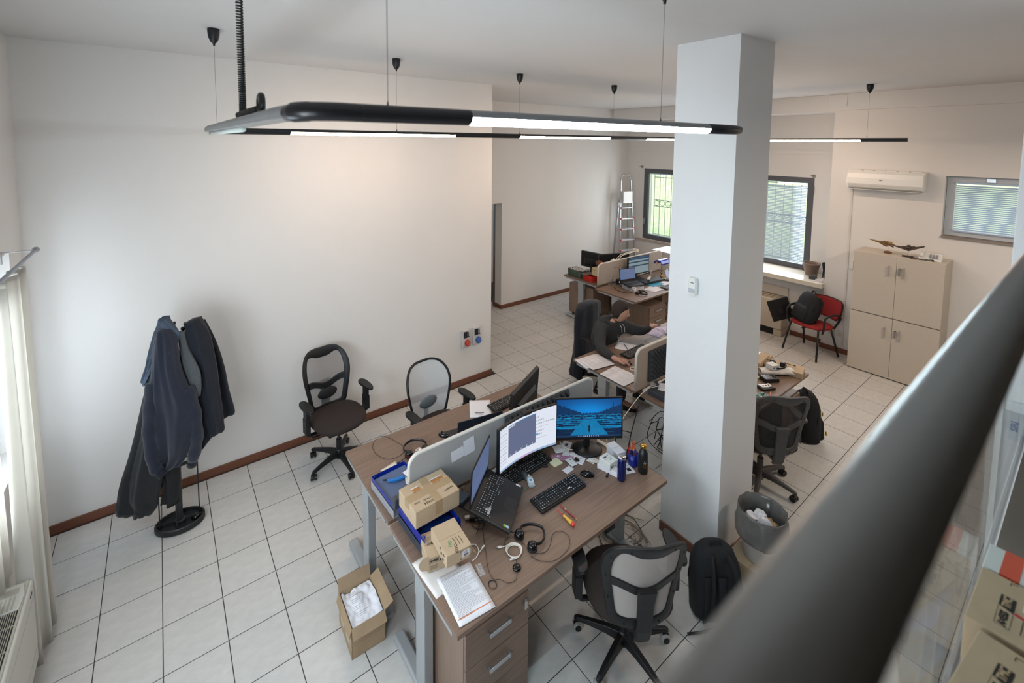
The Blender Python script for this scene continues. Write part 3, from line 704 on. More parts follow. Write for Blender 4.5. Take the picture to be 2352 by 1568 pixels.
# craft knife, papers, pen behind the screen
ck = thing('craft_knife', 'bright blue craft knife lying in the blue tray', 'knife', (1.66, -1.66, DZ+.075), R(-18))
G().prism([(-.075, .004), (-.05, -.012), (-.01, -.017), (.03, -.012), (.05, -.004), (.05, .012), (.02, .016), (-.02, .006), (-.05, .012)], 0, .016).build('handle', BLUEB, ck, bevel=.004)
G().prism([(-.075, .004), (-.095, .012), (-.10, .018), (-.072, .014)], .003, .013).build('nose', BLACK, ck, bevel=.002)
G().cyl((.025, .002, .016), (.025, .002, .018), .004).build('rivet', CHROME, ck)
def sheet(label, loc, rz, w_=.205, h_=.287, name='sheet_of_paper', cat='paper', m=PAPER, curl=0.0, lines=0, seed=1, extra=None, th=.0006, group=None):
    t = thing(name, label, cat, loc, rz, group); rr = random.Random(seed)
    f = lambda x, y: curl*((abs(x)/w_)**3*.5+(abs(y)/h_)**4)
    g = G(); g.grid(lambda u, v: ((u-.5)*w_, (v-.5)*h_, .0008+f((u-.5)*w_, (v-.5)*h_)), 8, 10); g.build('page', m, t, smooth=True, solid=th, offset=0)
    if lines:
        g = G()
        for k in range(lines):
            y = h_*.42-k*h_*.84/lines; x = -w_*.42; xe = w_*rr.choice((.42, .4, .2, -.05))
            while x < xe:
                l = rr.uniform(.006, .022); g.add([(x, y, .0016+f(x, y)), (min(x+l, xe), y, .0016+f(x, y)), (min(x+l, xe), y+.0016, .0016+f(x, y)), (x, y+.0016, .0016+f(x, y))], [(0, 1, 2, 3)]); x += l+.003
        g.build('printed_lines', mat('grey_print', '#77767c', .8), t)
    if extra: extra(t)
    return t
sheet('cream envelope part way under the blue tray, far desk', (1.72, -1.50, DZ), R(12), .13, .2, 'envelope', 'envelope', mat('cream_paper', '#d6cfc2', .8))
sheet('folded white leaflet beside the rounded end of the grey screen', (1.765, -1.70, DZ+.085), R(16), .075, .16, 'leaflet', 'paper', curl=.02)
sheet('torn cream scrap of paper beside the craft knife', (1.725, -1.70, DZ+.075), R(-20), .05, .09, 'paper_scrap', 'paper', MATS['cream_paper'], curl=.01)
sheet('white tag with a blue drawn loop at the near edge of the blue tray', (1.685, -1.80, DZ+.078), R(30), .06, .09, 'paper_tag', 'paper', curl=.005)
def two(t): 
    g = G(); g.b(-.03, .03, -.09, -.088, .0016, .0018).b(-.01, .02, -.10, -.098, .0016, .0018); g.build('blue_scribble', mat('blue_ink', '#33406f', .7), t)
    g = G(); g.tube([(-.05, -.07, .006), (.03, -.07, .006)], .003, 6); g.build('printed_bar', mat('grey_print', '#77767c', .8), t)
sheet('white sheet of paper with a pen line, on the long far desk', (2.662, -1.206, 0.741), R(-32), .19, .26, curl=.012, extra=two)
# cardboard backing, printed form
sheet('stiff white card with a small dark emblem under the open carton', (1.600, -2.335, DZ), R(3), .20, .255, 'card_sheet', 'card', mat('ivory_card', '#d8d3cf', .7), th=.003,
      extra=lambda t: G().prism([(-.055, -.10), (-.045, -.115), (-.03, -.10), (-.035, -.118), (-.047, -.125), (-.058, -.112)], .003, .0036).build('emblem', INK, t))
def form(t):
    G().b(-.095, .095, -.112, -.107, .0014, .0018).build('orange_band', mat('orange_print', '#c8794a', .7), t)
sheet('printed form with an orange band at its foot, on the near desk corner', (1.646, -2.527, 0.744), R(-6), .205, .287, 'printed_form', 'paper', lines=34, seed=5, extra=form, curl=.002)
pb = G(); pb.grid(lambda u, v: ((u-.5)*.035, (v-.5)*.075, .004+.012*abs(noise.noise((u*6, v*9, 2)))), 8, 14)
o = pb.build('plastic_bag', mat('clear_crumpled_plastic', '#c9c2bf', .1, alpha=.55)); o.location = (1.786, -2.467, 0.741); o.rotation_euler = (0, 0, R(-14)); tag(o, 'small crumpled clear plastic bag beside the printed form', 'bag')

# --- keyboards
def keyboard(label, loc, rz, w_=.415, d_=.125, tilt=R(4), h=.018, brand=True, name='keyboard', white=0):
    t = thing(name, label, 'keyboard', loc, rz); T = Matrix.Rotation(tilt, 4, 'X')
    g = G(); g.T = T; g.b(-w_/2, w_/2, -d_/2, d_/2, .002, h); g.build('case', BLACK, t, bevel=.005)
    keys = G(); leg = G(); keys.T = T; leg.T = T; rr = random.Random(4); p = (w_-.02)/22.5; rows = 6
    for r in range(rows):
        y = -d_/2+.012+r*(d_-.022)/rows+(.003 if r == 5 else 0)
        for c in range(22):
            x = -w_/2+.01+c*p+(p*.35 if c > 14 else 0)+(p*.35 if c > 17 else 0)
            if c in (14,) and r < 5 and False: continue
            if r == 0 and 4 <= c <= 8:
                if c == 4: keys.b(x, x+p*4.9, y, y+p*.86, h, h+.004)
                continue
            if 15 <= c <= 17 and r in (1,) and c != 16: continue
            if 15 <= c <= 17 and r == 2: continue
            keys.b(x+p*.07, x+p*.93, y, y+p*.84, h, h+.004)
            if rr.random() < .85:
                a, b_ = x+p*.22+rr.uniform(0, .2)*p, y+p*.4; leg.b(a, a+p*rr.uniform(.15, .32), b_, b_+p*.28, h+.004, h+.0043)
    keys.build('keys', mat('black_key', '#1b1c1e', .5), t, kind='stuff'); leg.build('key_legends', mat('key_legend_white', '#b9bbbd', .6), t, kind='stuff')
    if brand: g = G(); g.T = T; g.b(w_*.15, w_*.15+.03, -d_/2+.044, -d_/2+.052, h, h+.0006); g.build('maker_plate', mat('pale_print', '#d5d5d5', .6), t)
    for s in (-1, 1): G().b(s*(w_/2-.05)-.012, s*(w_/2-.05)+.012, d_/2-.03, d_/2-.018, 0, .012).build('foot', RUBBER, t)
    return t
keyboard('black keyboard in the middle of the nearest desk, front row towards the chair', (2.529, -2.330, DZ+.002), R(0))
keyboard('black keyboard half hidden below the curved monitor', (2.505, -2.02, DZ+.004), R(3), brand=False)
keyboard('black keyboard in front of the dark monitor on the long desk', (2.931, -1.274, 0.746), R(4), brand=False)
def mouse(label, loc, rz, m=BLACKG, L_=.10, w_=.058, h=.034, wheel=True):
    t = thing('computer_mouse', label, 'mouse', loc, rz)
    g = G(); n = 12; RR = []
    for i in range(n+1):
        v = i/n; y = (v-.5)*L_; ww = w_/2*(math.sin(PI*min(max(v, .03), .97))**.45)*(1-.10*math.sin(2*PI*v)); hh = h*(math.sin(PI*(.06+.88*v))**.7)*(1-.25*v)
        RR.append([(ww*math.cos(a)*1.0, y, max(0, hh*math.sin(a))) for a in [PI*j/10 for j in range(11)]])
    g.rings(RR); g.build('shell', m, t, smooth=True)
    if wheel: G().cyl((-.003, L_*.22, h*.70), (.003, L_*.22, h*.70), .008, n=12).build('wheel', RUBBER, t)
    return t
mo = mouse('glossy black mouse right of the middle keyboard, orange mark on it', (2.823, -2.320, 0.741), R(38)); G().b(-.003, .003, -.004, .006, .0335, .0345).build('orange_mark', mat('orange_print', '#c8794a', .7), mo)
mouse('matt charcoal mouse in front of the curved monitor', (2.447, -2.061, 0.741), R(-12), GREYD)
mouse('black mouse on the long far desk beside the laptop', (2.210, -1.344, 0.741), R(30))
# --- bottles and cans
def lathe_thing(name, label, cat, loc, prof, m, parts=(), n=28, group=None, rz=0):
    t = thing(name, label, cat, loc, rz, group); G().lathe(prof, n=n).build('body', m, t, smooth=True)
    for pn, pp, pm in parts: G().lathe(pp, n=n).build(pn, pm, t, smooth=True)
    return t
def can(label, loc, h=.155):
    t = lathe_thing('drink_can', label, 'can', loc, [(.001, .003), (.024, .001), (.030, .012), (.030, h-.018), (.0265, h-.006)], mat('deep_blue_can', '#0c1d66', .25, .5, coat=.4), [('lid', [(.0265, h-.006), (.0275, h-.001), (.0265, h), (.0245, h-.004), (.001, h-.004)], CHROME)])
    G().prism([(-.004, .0), (.004, .0), (.006, .012), (0, .018), (-.006, .012)], h-.004, h-.002).build('ring_pull', CHROME, t)
    G().prism([(.009*math.cos(a), -.010+.007*math.sin(a)) for a in [2*PI*i/12 for i in range(12)]], h-.0041, h-.0034).build('opening', INK, t); return t
can('tall blue drink can standing near the right corner of the nearest desk', (2.984, -2.492, 0.741), .168)
can('blue drink can inside the headband loop on the far desk', (1.886, -1.533, 0.862)[:2]+(DZ,), .12)
bt = lathe_thing('drinking_bottle', 'matt black drinking bottle with a gold cap and gold emblem', 'bottle', (3.173, -2.534, 0.741), [(.001, 0), (.031, .001), (.034, .008), (.034, .125), (.031, .15), (.022, .168), (.017, .174), (.017, .185)], mat('bottle_black', '#15171a', .4), [('cap', [(.018, .183), (.0225, .186), (.0225, .204), (.019, .208), (.001, .209)], mat('polished_gold', '#c99b45', .2, 1.0))])
g = G(); em = mat('polished_gold', '#c99b45', .2, 1.0)
def onb(a, z, r=.0347): return (r*math.cos(a), r*math.sin(a), z)
A0 = R(-125)
g.tube([onb(A0+.36*math.cos(t_)*.8, .07+.020*math.sin(t_)) for t_ in [2*PI*i/24 for i in range(24)]], .0011, 5, True)
g.tube([onb(A0+.15*math.cos(t_), .072+.012*math.sin(t_*2)) for t_ in [2*PI*i/24 for i in range(24)]], .0011, 5, True)
g.build('emblem', em, bt); g = G()
g.tube([onb(A0-.25+.12*i, .088+.006*math.sin(i*1.7)) for i in range(6)], .0016, 5); g.tube([onb(A0-.1, .098), onb(A0-.02, .108), onb(A0+.05, .099)], .0014, 5); g.build('emblem_silver', mat('pale_silver_print', '#b9c7cf', .3, .5), bt)
cp = lathe_thing('pen_cup', 'dark blue pen cup holding orange scissors, behind the black bottle', 'cup', (3.180, -2.446, 0.741), [(.001, .0), (.034, .0), (.036, .004), (.036, .092), (.0335, .092), (.0335, .006), (.001, .006)], mat('cobalt_mug', '#0e1f7a', .3))
cx_, cy_ = cp.location.x, cp.location.y
def stick(name, label, cat, base, top, r, m, tipm=None):
    base = Vector(base); top = Vector(top); t = thing(name, label, cat, base)
    G().cyl((0, 0, 0), top-base, r, n=10).build('barrel', m, t, smooth=False)
    d = (top-base).normalized()
    if tipm: G().cyl(top-base, top-base+d*.012, r*1.02, r*.4, n=10).build('cap_end', tipm, t)
    return t
ORANGE = mat('orange_handle', '#e0672a', .4)
sc = thing('scissors', 'orange handled scissors upright in the blue cup', 'scissors', (cx_+.004, cy_+.008, DZ+.012))
for s in (-1, 1):
    G().b(s*.003-.004, s*.003+.004, -.001, .001, .0, .10).build('blade', CHROME, sc)
    g = G(); g.tube([(s*.012+s*.011*math.cos(a)-s*.0, .0, .128+.030*math.sin(a)) for a in [2*PI*i/18 for i in range(18)]], .0042, 6, True); g.build('handle_loop', ORANGE, sc, smooth=True)
stick('marker_pen', 'red pen sticking up at the left of the blue cup', 'pen', (cx_-.012, cy_+.008, DZ+.01), (cx_-.042, cy_+.02, DZ+.155), .0042, REDP, REDP)
stick('pencil', 'short red pencil in front in the blue cup', 'pencil', (cx_+.0, cy_-.012, DZ+.01), (cx_-.022, cy_-.016, DZ+.128), .004, mat('crimson_lacquer', '#9c2023', .4), PAPER)
stick('ball_pen', 'gold ball pen in the blue cup', 'pen', (cx_+.012, cy_-.006, DZ+.01), (cx_+.006, cy_-.016, DZ+.122), .004, mat('pen_gold', '#b99a52', .3, .8), CHROME)
# --- sanitiser bottle, green wire
hs = thing('sanitiser_bottle', 'small clear gel bottle lying beside the charcoal mouse', 'bottle', (2.441, -2.138, 0.741), R(62))
g = G(); g.rings([[(x, w_*math.cos(a), .014+h_*math.sin(a)) for a in [2*PI*i/16 for i in range(16)]] for x, w_, h_ in ((-.05, .021, .012), (-.047, .024, .014), (.02, .024, .014), (.032, .02, .013), (.038, .01, .009))])
g.build('body', mat('clear_bottle', '#c8d3d6', .12, alpha=.75), hs, smooth=True)
G().cyl((.038, 0, .014), (.05, 0, .014), .0095, n=14).cyl((.05, 0, .014), (.058, 0, .014), .005, n=12).build('cap', mat('frosted_cap', '#d6dde0', .3), hs)
G().b(-.035, .01, -.017, .017, .0275, .0285).build('wrapper', mat('pale_label', '#d4dde2', .5), hs); G().b(-.02, -.002, -.009, .009, .0285, .029).build('blue_print', mat('sky_print', '#3f93c4', .5), hs)
def wire(name, label, pts, r, m, cat='cable', n=8, ends=None):
    P = spline(pts, n); c = Vector(P[0]); t = thing(name, label, cat, (c.x, c.y, c.z)); g = G(); g.T = Matrix.Translation(-c); g.tube(P, r, 6); g.build('cord', m, t, smooth=True)
    if ends:
        for nm, pt, d, sz, em_ in ends:
            p = Vector(pt); d = Vector(d).normalized(); q = d.to_track_quat('X', 'Z').to_matrix().to_4x4(); g = G(); g.T = Matrix.Translation(-c) @ Matrix.Translation(p) @ q; g.b(0, sz[0], -sz[1]/2, sz[1]/2, -sz[2]/2, sz[2]/2); g.build(nm, em_, t, bevel=.001)
    return t
z_ = .744
wire('headset_lead', 'thin black lead curving over the left end of the long far desk', [(1.886, -1.273, 0.744), (1.846, -1.142, 0.744), (1.805, -1.066, 0.744), (1.735, -1.075, 0.744), (1.688, -1.138, 0.744), (1.676, -1.221, 0.744), (1.702, -1.310, 0.744), (1.753, -1.353, 0.744), (1.815, -1.356, 0.744), (1.858, -1.340, 0.744)], .0014, CABLEK)
wire('green_wire', 'green wire looping by the sanitiser bottle', [(2.369, -2.043, 0.746), (2.415, -2.046, 0.746), (2.434, -2.100, 0.746), (2.421, -2.152, 0.746), (2.366, -2.171, 0.746), (2.314, -2.148, 0.746)], .0018, mat('green_insulation', '#2c7a55', .5))
# --- pens and screwdriver
pe = thing('pencil', 'dark red pencil lying beside the screwdriver', 'pencil', (2.467, -2.411, 0.741), -1.545)
G().cyl((.0, 0, .004), (.128, 0, .004), .0038, n=6).build('barrel', mat('crimson_lacquer', '#9c2023', .4), pe); G().cyl((.128, 0, .004), (.145, 0, .004), .0038, .0006, n=6).build('sharpened_tip', mat('pencil_wood', '#c79a6b', .7), pe); G().b(.03, .05, -.0015, .0015, .0076, .0080).build('white_print', PAPER, pe)
sd = thing('screwdriver', 'yellow handled screwdriver with a red end cap and red shaft', 'screwdriver', (2.421, -2.422, 0.741), -1.583)
def alongx(prof, z=.012, n=14):
    g = G(); g.rings([[(x, r*math.cos(a), z+r*math.sin(a)) for a in [2*PI*i/n for i in range(n)]] for r, x in prof]); return g
alongx([(.002, 0), (.003, .006), (.003, .062)], .0115).build('shaft', mat('red_insulation', '#c3322a', .4), sd, smooth=True)
alongx([(.005, .060), (.009, .066), (.0065, .076), (.0095, .095), (.0118, .12), (.0115, .135)]).build('handle', mat('amber_handle', '#d9a53c', .25, coat=.3), sd, smooth=True)
alongx([(.0115, .135), (.0118, .142), (.010, .152), (.003, .156)]).build('end_cap', mat('red_end', '#d63a30', .35), sd, smooth=True)
# --- headset on the desk
def headset(label, c, rz, span=.14, mic=True, accent=None, upright=False):
    t = thing('headset', label, 'headset', c, rz)
    # band lies on the desk: two ear pads at (0,+-span/2), band arc towards +x
    band = spline([(.012, span/2+.008, .030), (.045, span/2+.022, .026), (.10, span/2+.0, .022), (.135, 0, .020), (.10, -span/2, .022), (.045, -span/2-.020, .026), (.012, -span/2-.006, .030)], 7)
    g = G(); g.tube(band, .0055, 8, flat=1.9); g.build('headband', BLACK, t, smooth=True)
    for s in (-1, 1):
        T = TR((-.004, s*span/2, .0), rx=R(8*s))
        g = G(); g.T = T; g.lathe([(.001, .002), (.026, .004), (.029, .012), (.029, .026), (.024, .036), (.014, .041), (.001, .042)], n=24); e = g.build('ear_cup', BLACKG, t, smooth=True)
        if accent: g = G(); g.T = T; g.lathe([(.0295, .012), (.0300, .014), (.0295, .016)], n=24); g.build('red_ring', accent, e)
        g = G(); g.T = T; g.lathe([(.001, 0), (.029, 0), (.031, .006), (.029, .012), (.001, .012)], n=24); g.build('ear_pad', BLACKM, e, smooth=True)
    if mic: 
        g = G(); g.tube(spline([(-.02, span/2+.015, .028), (-.04, span/2+.05, .02), (-.05, span/2+.09, .012)], 6), .003, 6); g.build('microphone_arm', BLACK, t, smooth=True)
        G().ell((-.052, span/2+.098, .012), (.006, .011, .006), 10, 8).build('microphone', BLACKM, t, smooth=True)
    return t
headset('black headset lying near the front edge of the nearest desk, cable loop beside it', (2.105, -2.485, DZ), R(5), span=.112)
headset('black headset with a red ring beside a can, far side of the grey screen', (1.937, -1.403, 0.741), R(82), span=.135, accent=mat('red_ring', '#8e1f1f', .4))
wire('headset_cable', 'thin black cable running from the open laptop round the headset to a round control puck', [(2.066, -2.564, 0.744), (2.091, -2.622, 0.744), (2.163, -2.671, 0.744), (2.268, -2.665, 0.744), (2.336, -2.616, 0.744), (2.333, -2.553, 0.744), (2.276, -2.536, 0.744), (2.211, -2.581, 0.744), (2.147, -2.598, 0.744), (2.094, -2.563, 0.746), (2.084, -2.477, 0.746), (2.068, -2.415, 0.746), (2.020, -2.400, 0.744), (1.983, -2.438, 0.744), (1.976, -2.489, 0.744), (1.984, -2.534, 0.748), (1.964, -2.570, 0.752)], .0013, CABLEK)
pk = thing('control_puck', 'round glossy black cable control on the near desk edge', 'remote', (1.956, -2.580, 0.741))
G().lathe([(.001, 0), (.022, .001), (.024, .006), (.022, .012), (.016, .015), (.001, .0155)]).build('body', BLACKG, pk, smooth=True)
wire('thin_cable', 'thin black cable dropping from the laptop stand to a small tied loop', [(1.939, -2.600, 0.744), (1.910, -2.629, 0.744), (1.865, -2.621, 0.744), (1.839, -2.577, 0.744), (1.813, -2.556, 0.744), (1.821, -2.496, 0.744), (1.869, -2.405, 0.744), (1.932, -2.288, 0.744), (1.976, -2.217, 0.770)], .0011, CABLEK)
g = G(); c0 = Vector((1.789, -2.578, 0.744))
for k in range(4): g.tube([(c0.x+(.019+.001*k)*math.cos(a), c0.y+(.022+.001*k)*math.sin(a), c0.z+.001*k) for a in [2*PI*i/22 for i in range(22)]], .0011, 5, True)
o = g.build('cable_loop', CABLEK, smooth=True); tag(o, 'small tied loop of thin black cable right of the printed form', 'cable')
wc = thing('charging_cable', 'coiled white cable left of the headset', 'cable', (2.010, -2.490, 0.744))
for k, r in enumerate((.040, .044, .0475)):
    g = G(); g.tube([((r+.002*math.sin(3*a+k))*math.cos(a), (r*.98)*math.sin(a)+.001*k, .0015+.003*k) for a in [2*PI*i/36 for i in range(36)]], .0026, 6, True); g.build('coil_turn', CABLEW, wc, smooth=True)
g = G(); g.tube(spline([(.0, .048, .006), (-.02, .052, .004), (-.045, .062, .003)], 6), .0026, 6); g.tube(spline([(0, -.047, .006), (-.02, -.046, .004), (-.04, -.038, .003)], 6), .0026, 6); g.build('loose_ends', CABLEW, wc, smooth=True)
G().box((-.055, .068, .004), (.022, .012, .007), R(-30)).build('usb_plug', WHITEP, wc, bevel=.001); G().box((-.067, .075, .004), (.010, .010, .004), R(-30)).build('plug_tip', CHROME, wc); G().box((-.047, -.034, .004), (.02, .008, .006), R(-20)).build('small_plug', WHITEP, wc, bevel=.002)
wire('white_cable_bundle', 'white tied cable with a plug beside the cartons', [(1.779, -2.399, 0.745), (1.813, -2.396, 0.750), (1.843, -2.366, 0.750), (1.848, -2.328, 0.750), (1.823, -2.310, 0.750)], .0026, CABLEW)
wire('usb_cable', 'white plug end sticking out below the upper carton', [(1.810, -2.392, 0.746), (1.836, -2.382, 0.750), (1.871, -2.371, 0.752)], .0026, CABLEW, ends=[('plug', (1.865, -2.371, 0.752), (1, .3, 0), (.022, .008, .006), WHITEP)])

# --- laptop on a stand
def laptop(label, hinge, rz, tilt, open_, w_=.36, d_=.255, sh=.235, screen=None, body=mat('dark_laptop_shell', '#1b1a1a', .4), back=None, keysm=True, red=True, name='laptop', stickers=False):
    """hinge line centre at 'hinge'; local x along the hinge, keyboard deck towards -y, lid rising from the hinge"""
    t = thing(name, label, 'laptop', hinge, rz); T = Matrix.Rotation(tilt, 4, 'X')
    g = G(); g.T = T; g.b(-w_/2, w_/2, -d_, 0, -.020, 0); g.build('deck', body, t, bevel=.003)
    k = G(); l = G(); k.T = T; l.T = T; p = (w_-.04)/18; rr = random.Random(7); wk = G(); wk.T = T
    for r in range(6):
        for c in range(18):
            x = -w_/2+.02+c*p+(p*.0 if c < 14 else .004); y = -.045-r*p*.95
            if r == 5 and 4 <= c <= 9: continue
            G_ = k
            if red and (r, c) in ((3, 2), (4, 1), (4, 2), (4, 3)): G_ = wk
            G_.b(x+p*.08, x+p*.92, y, y+p*.82, 0, .0018)
            if rr.random() < .8: l.b(x+p*.3, x+p*.6, y+p*.3, y+p*.55, .0018, .0021)
    k.build('keys', mat('black_key', '#1b1c1e', .5), t, kind='stuff'); l.build('key_legends', mat('key_legend_white', '#b9bbbd', .6), t, kind='stuff')
    if wk.v: wk.build('clear_keys', mat('pale_keys', '#b5b3a8', .4), t)
    g = G(); g.T = T; g.b(-.055, .055, -d_+.012, -d_+.085, 0, .0006); g.build('touchpad', mat('touchpad', '#242323', .35), t)
    if stickers:
        g = G(); g.T = T; g.b(-w_/2+.02, -w_/2+.036, -d_+.035, -d_+.05, .0002, .0009); g.build('green_sticker', mat('lime_sticker', '#7db12b', .4), t)
        g = G(); g.T = T; g.b(-w_/2+.02, -w_/2+.036, -d_+.015, -d_+.034, .0002, .0009); g.build('silver_sticker', mat('ice_sticker', '#a9c2cf', .3), t)
        g = G(); g.T = T; g.b(w_/2-.014, w_/2-.002, -d_+.02, -d_+.055, .0002, .0009); g.build('white_label', PAPER, t)
    L_ = T @ TR((0, .0, .004), rx=-(open_-PI/2)+0)
    g = G(); g.T = L_; g.b(-w_/2, w_/2, -.0, .008, 0, sh); lid = g.build('lid', back or body, t, bevel=.003)
    g = G(); g.T = L_; g.b(-w_/2+.004, w_/2-.004, -.0012, 0, .004, sh-.004); g.build('bezel', BLACK, lid)
    if screen: raster('display', w_-.018, sh-.035, 40, 26, screen, vmat('laptop_picture', .8), lid, L_ @ TR((0, -.0016, sh/2+.008)))
    g = G(); g.T = T; g.cyl((-w_*.42, .002, .0), (w_*.42, .002, .0), .006, n=10); g.build('hinge', body, t)
    return t
def blue_code(u, v):
    n = noise.noise((u*30, v*8, 0)); b_ = 1-.1*v
    c = (.12, .17, .32) if v > .06 else (.08, .1, .2)
    return tuple(x*(1+.15*n)*b_ for x in c)+(1,)
lp = laptop('open black laptop tilted on a stand, screen facing right, nearest desk', (2.030, -2.105, .872), R(37), R(17), R(104), w_=.375, d_=.265, sh=.245, screen=blue_code, stickers=True)
g = G(); T = Matrix.Rotation(R(17), 4, 'X')
st = thing('laptop_stand', 'folding black laptop stand under the open laptop', 'stand', (2.030, -2.105, .741), R(37))
for s in (-1, 1):
    g = G(); g.tube([(s*.11, -.22, .006), (s*.11, -.02, .006), (s*.11, .0, .115), (s*.11, -.245, .045)], .006, 6); g.build('side_arm', BLACK, st)
    g = G(); g.tube([(s*.11, -.10, .006), (s*.11, -.12, .085)], .005, 6); g.build('strut', BLACK, st)
G().tube([(-.11, -.02, .006), (.11, -.02, .006)], .005, 6).tube([(-.11, -.22, .006), (.11, -.22, .006)], .005, 6).build('cross_rod', BLACK, st)
# dock and adapters behind the laptop
t = thing('docking_station', 'small grey and blue docking box left of the laptop hinge', 'dock', (1.967, -1.998, 0.741), R(20)); G().b(-.05, .05, -.035, .035, 0, .03).build('body', mat('slate_plastic', '#3b4049', .5), t, bevel=.006); G().b(-.045, .045, -.03, .03, .03, .032).build('lid', mat('brushed_slate', '#6d747c', .35, .5), t, bevel=.003)
t = thing('power_adapter', 'black power adapter under the laptop stand', 'adapter', (1.972, -2.174, 0.741), R(-30)); G().b(-.055, .055, -.025, .025, 0, .03).build('body', BLACK, t, bevel=.005); G().b(-.02, .02, -.0255, -.025, .008, .02).build('rating_label', mat('grey_print', '#77767c', .8), t)
t = thing('cable_adapter', 'small white adapter with a bent plug left of the laptop', 'adapter', (1.924, -2.148, 0.741), R(-25)); G().b(-.03, .03, -.012, .012, .01, .022).build('body', mat('translucent_white', '#c4bfb8', .3), t, bevel=.003); G().tube(spline([(.03, 0, .018), (.05, .005, .025), (.06, .02, .03)], 5), .003, 6).build('lead', CABLEW, t, smooth=True)
for k, (pts, r) in enumerate((([(2.033, -1.966, 0.750), (1.931, -2.044, 0.760), (1.956, -2.134, 0.750), (1.946, -2.222, 0.760), (1.897, -2.270, 0.750)], .003), ([(2.018, -2.157, 0.750), (1.950, -2.272, 0.780), (1.925, -2.252, 0.750), (1.904, -2.198, 0.750)], .0025), ([(2.018, -1.908, 0.750), (1.989, -2.034, 0.770), (1.991, -2.117, 0.750), (1.979, -2.246, 0.760)], .003))):
    wire('laptop_cable', ['thick black lead curling left under the laptop stand', 'black lead looping below the laptop front corner', 'black lead from the docking box under the laptop'][k], pts, r, CABLEK)
for k, pts in enumerate(([(2.239, -1.918, 0.745), (2.278, -1.917, 0.750), (2.316, -1.920, 0.745), (2.363, -1.899, 0.745)], [(2.371, -2.104, 0.745), (2.255, -2.165, 0.745), (2.349, -2.068, 0.745)])): pass
t = thing('webcam_cover', 'dark stick shaped pen beside the charcoal mouse', 'pen', (2.337, -2.083, 0.741), 0.539); G().cyl((0, 0, .006), (.075, 0, .006), .0055, n=10).build('barrel', BLACK, t); G().cyl((.075, 0, .006), (.085, 0, .006), .004, .002, n=10).build('tip', CHROME, t)
t = thing('lip_marker', 'orange and green marker in front of the hidden keyboard', 'pen', (2.556, -2.026, 0.741), -0.295); G().cyl((0, 0, .005), (.03, 0, .005), .005, n=10).build('orange_half', ORANGE, t); G().cyl((.03, 0, .005), (.055, 0, .005), .0045, n=10).build('pale_half', mat('mint_plastic', '#a9c9b4', .4), t)

# --- monitors
def monitor(label, loc, rz, w_, h_, z0, pic=None, nx=60, ny=34, curve=0.0, stand='round', tilt=0, bez=.012, bm=BLACK, emit=1.0, chin=.02, mname='monitor_picture', back_logo=None, depth=.03, powered=None):
    """screen faces local -y"""
    t = thing('monitor', label, 'monitor', loc, rz); W2 = w_/2; H = h_; T = TR((0, 0, z0), rx=tilt)
    cf = lambda x: -curve*(x/W2)**2
    n = 16 if curve else 2
    g = G(); g.T = T; xs = [-W2+w_*i/n for i in range(n+1)]
    g.rings([[(x, cf(x), 0), (x, cf(x), H), (x, cf(x)+depth, H-.01), (x, cf(x)+depth, .01)] for x in xs]); g.build('housing', bm, t, bevel=.003)
    g = G(); g.T = T; g.rings([[(x*.7, cf(x*.7)+depth, .05), (x*.7, cf(x*.7)+depth, H*.6), (x*.6, cf(x*.7)+depth+.03, H*.5), (x*.6, cf(x*.7)+depth+.03, .08)] for x in xs]); g.build('rear_bulge', bm, t, bevel=.006)
    if pic:
        raster('display', w_-2*bez, H-bez-chin, nx, ny, pic, vmat(mname, emit, .25), t, T @ TR((0, -.0015, (H-bez-chin)/2+chin)), curve=(lambda u: cf((u-.5)*w_)) if curve else None)
    else:
        g = G(); g.T = T; g.b(-W2+bez, W2-bez, -.0012, 0, chin, H-bez); g.build('dark_display', mat('switched_off_display', '#0b0d10', .12), t)
    sy = depth+.03
    if stand == 'round':
        G().lathe([(.001, 0), (.115, .001), (.118, .006), (.11, .012), (.04, .022), (.001, .024)], n=36, sx=1, sy=.85, c=(0, sy-.01, 0)).build('base', bm, t, smooth=True)
    elif stand == 'rect':
        G().b(-.12, .12, sy-.10, sy+.09, 0, .012).build('base', bm, t, bevel=.005)
    else:
        for s in (-1, 1): G().tube([(0, sy, .012), (s*.16, sy-.12, .008)], .011, 8, flat=.5).build('base_foot', bm, t, smooth=True)
    G().box((0, sy+.005, (z0+H*.35)/2+.01), (.045, .022, z0+H*.35)).build('neck', bm, t, bevel=.006)
    if powered: G().box((W2*.75, -.001, z0+.008), (.006, .003, .003)).build('power_light', powered, t)
    return t
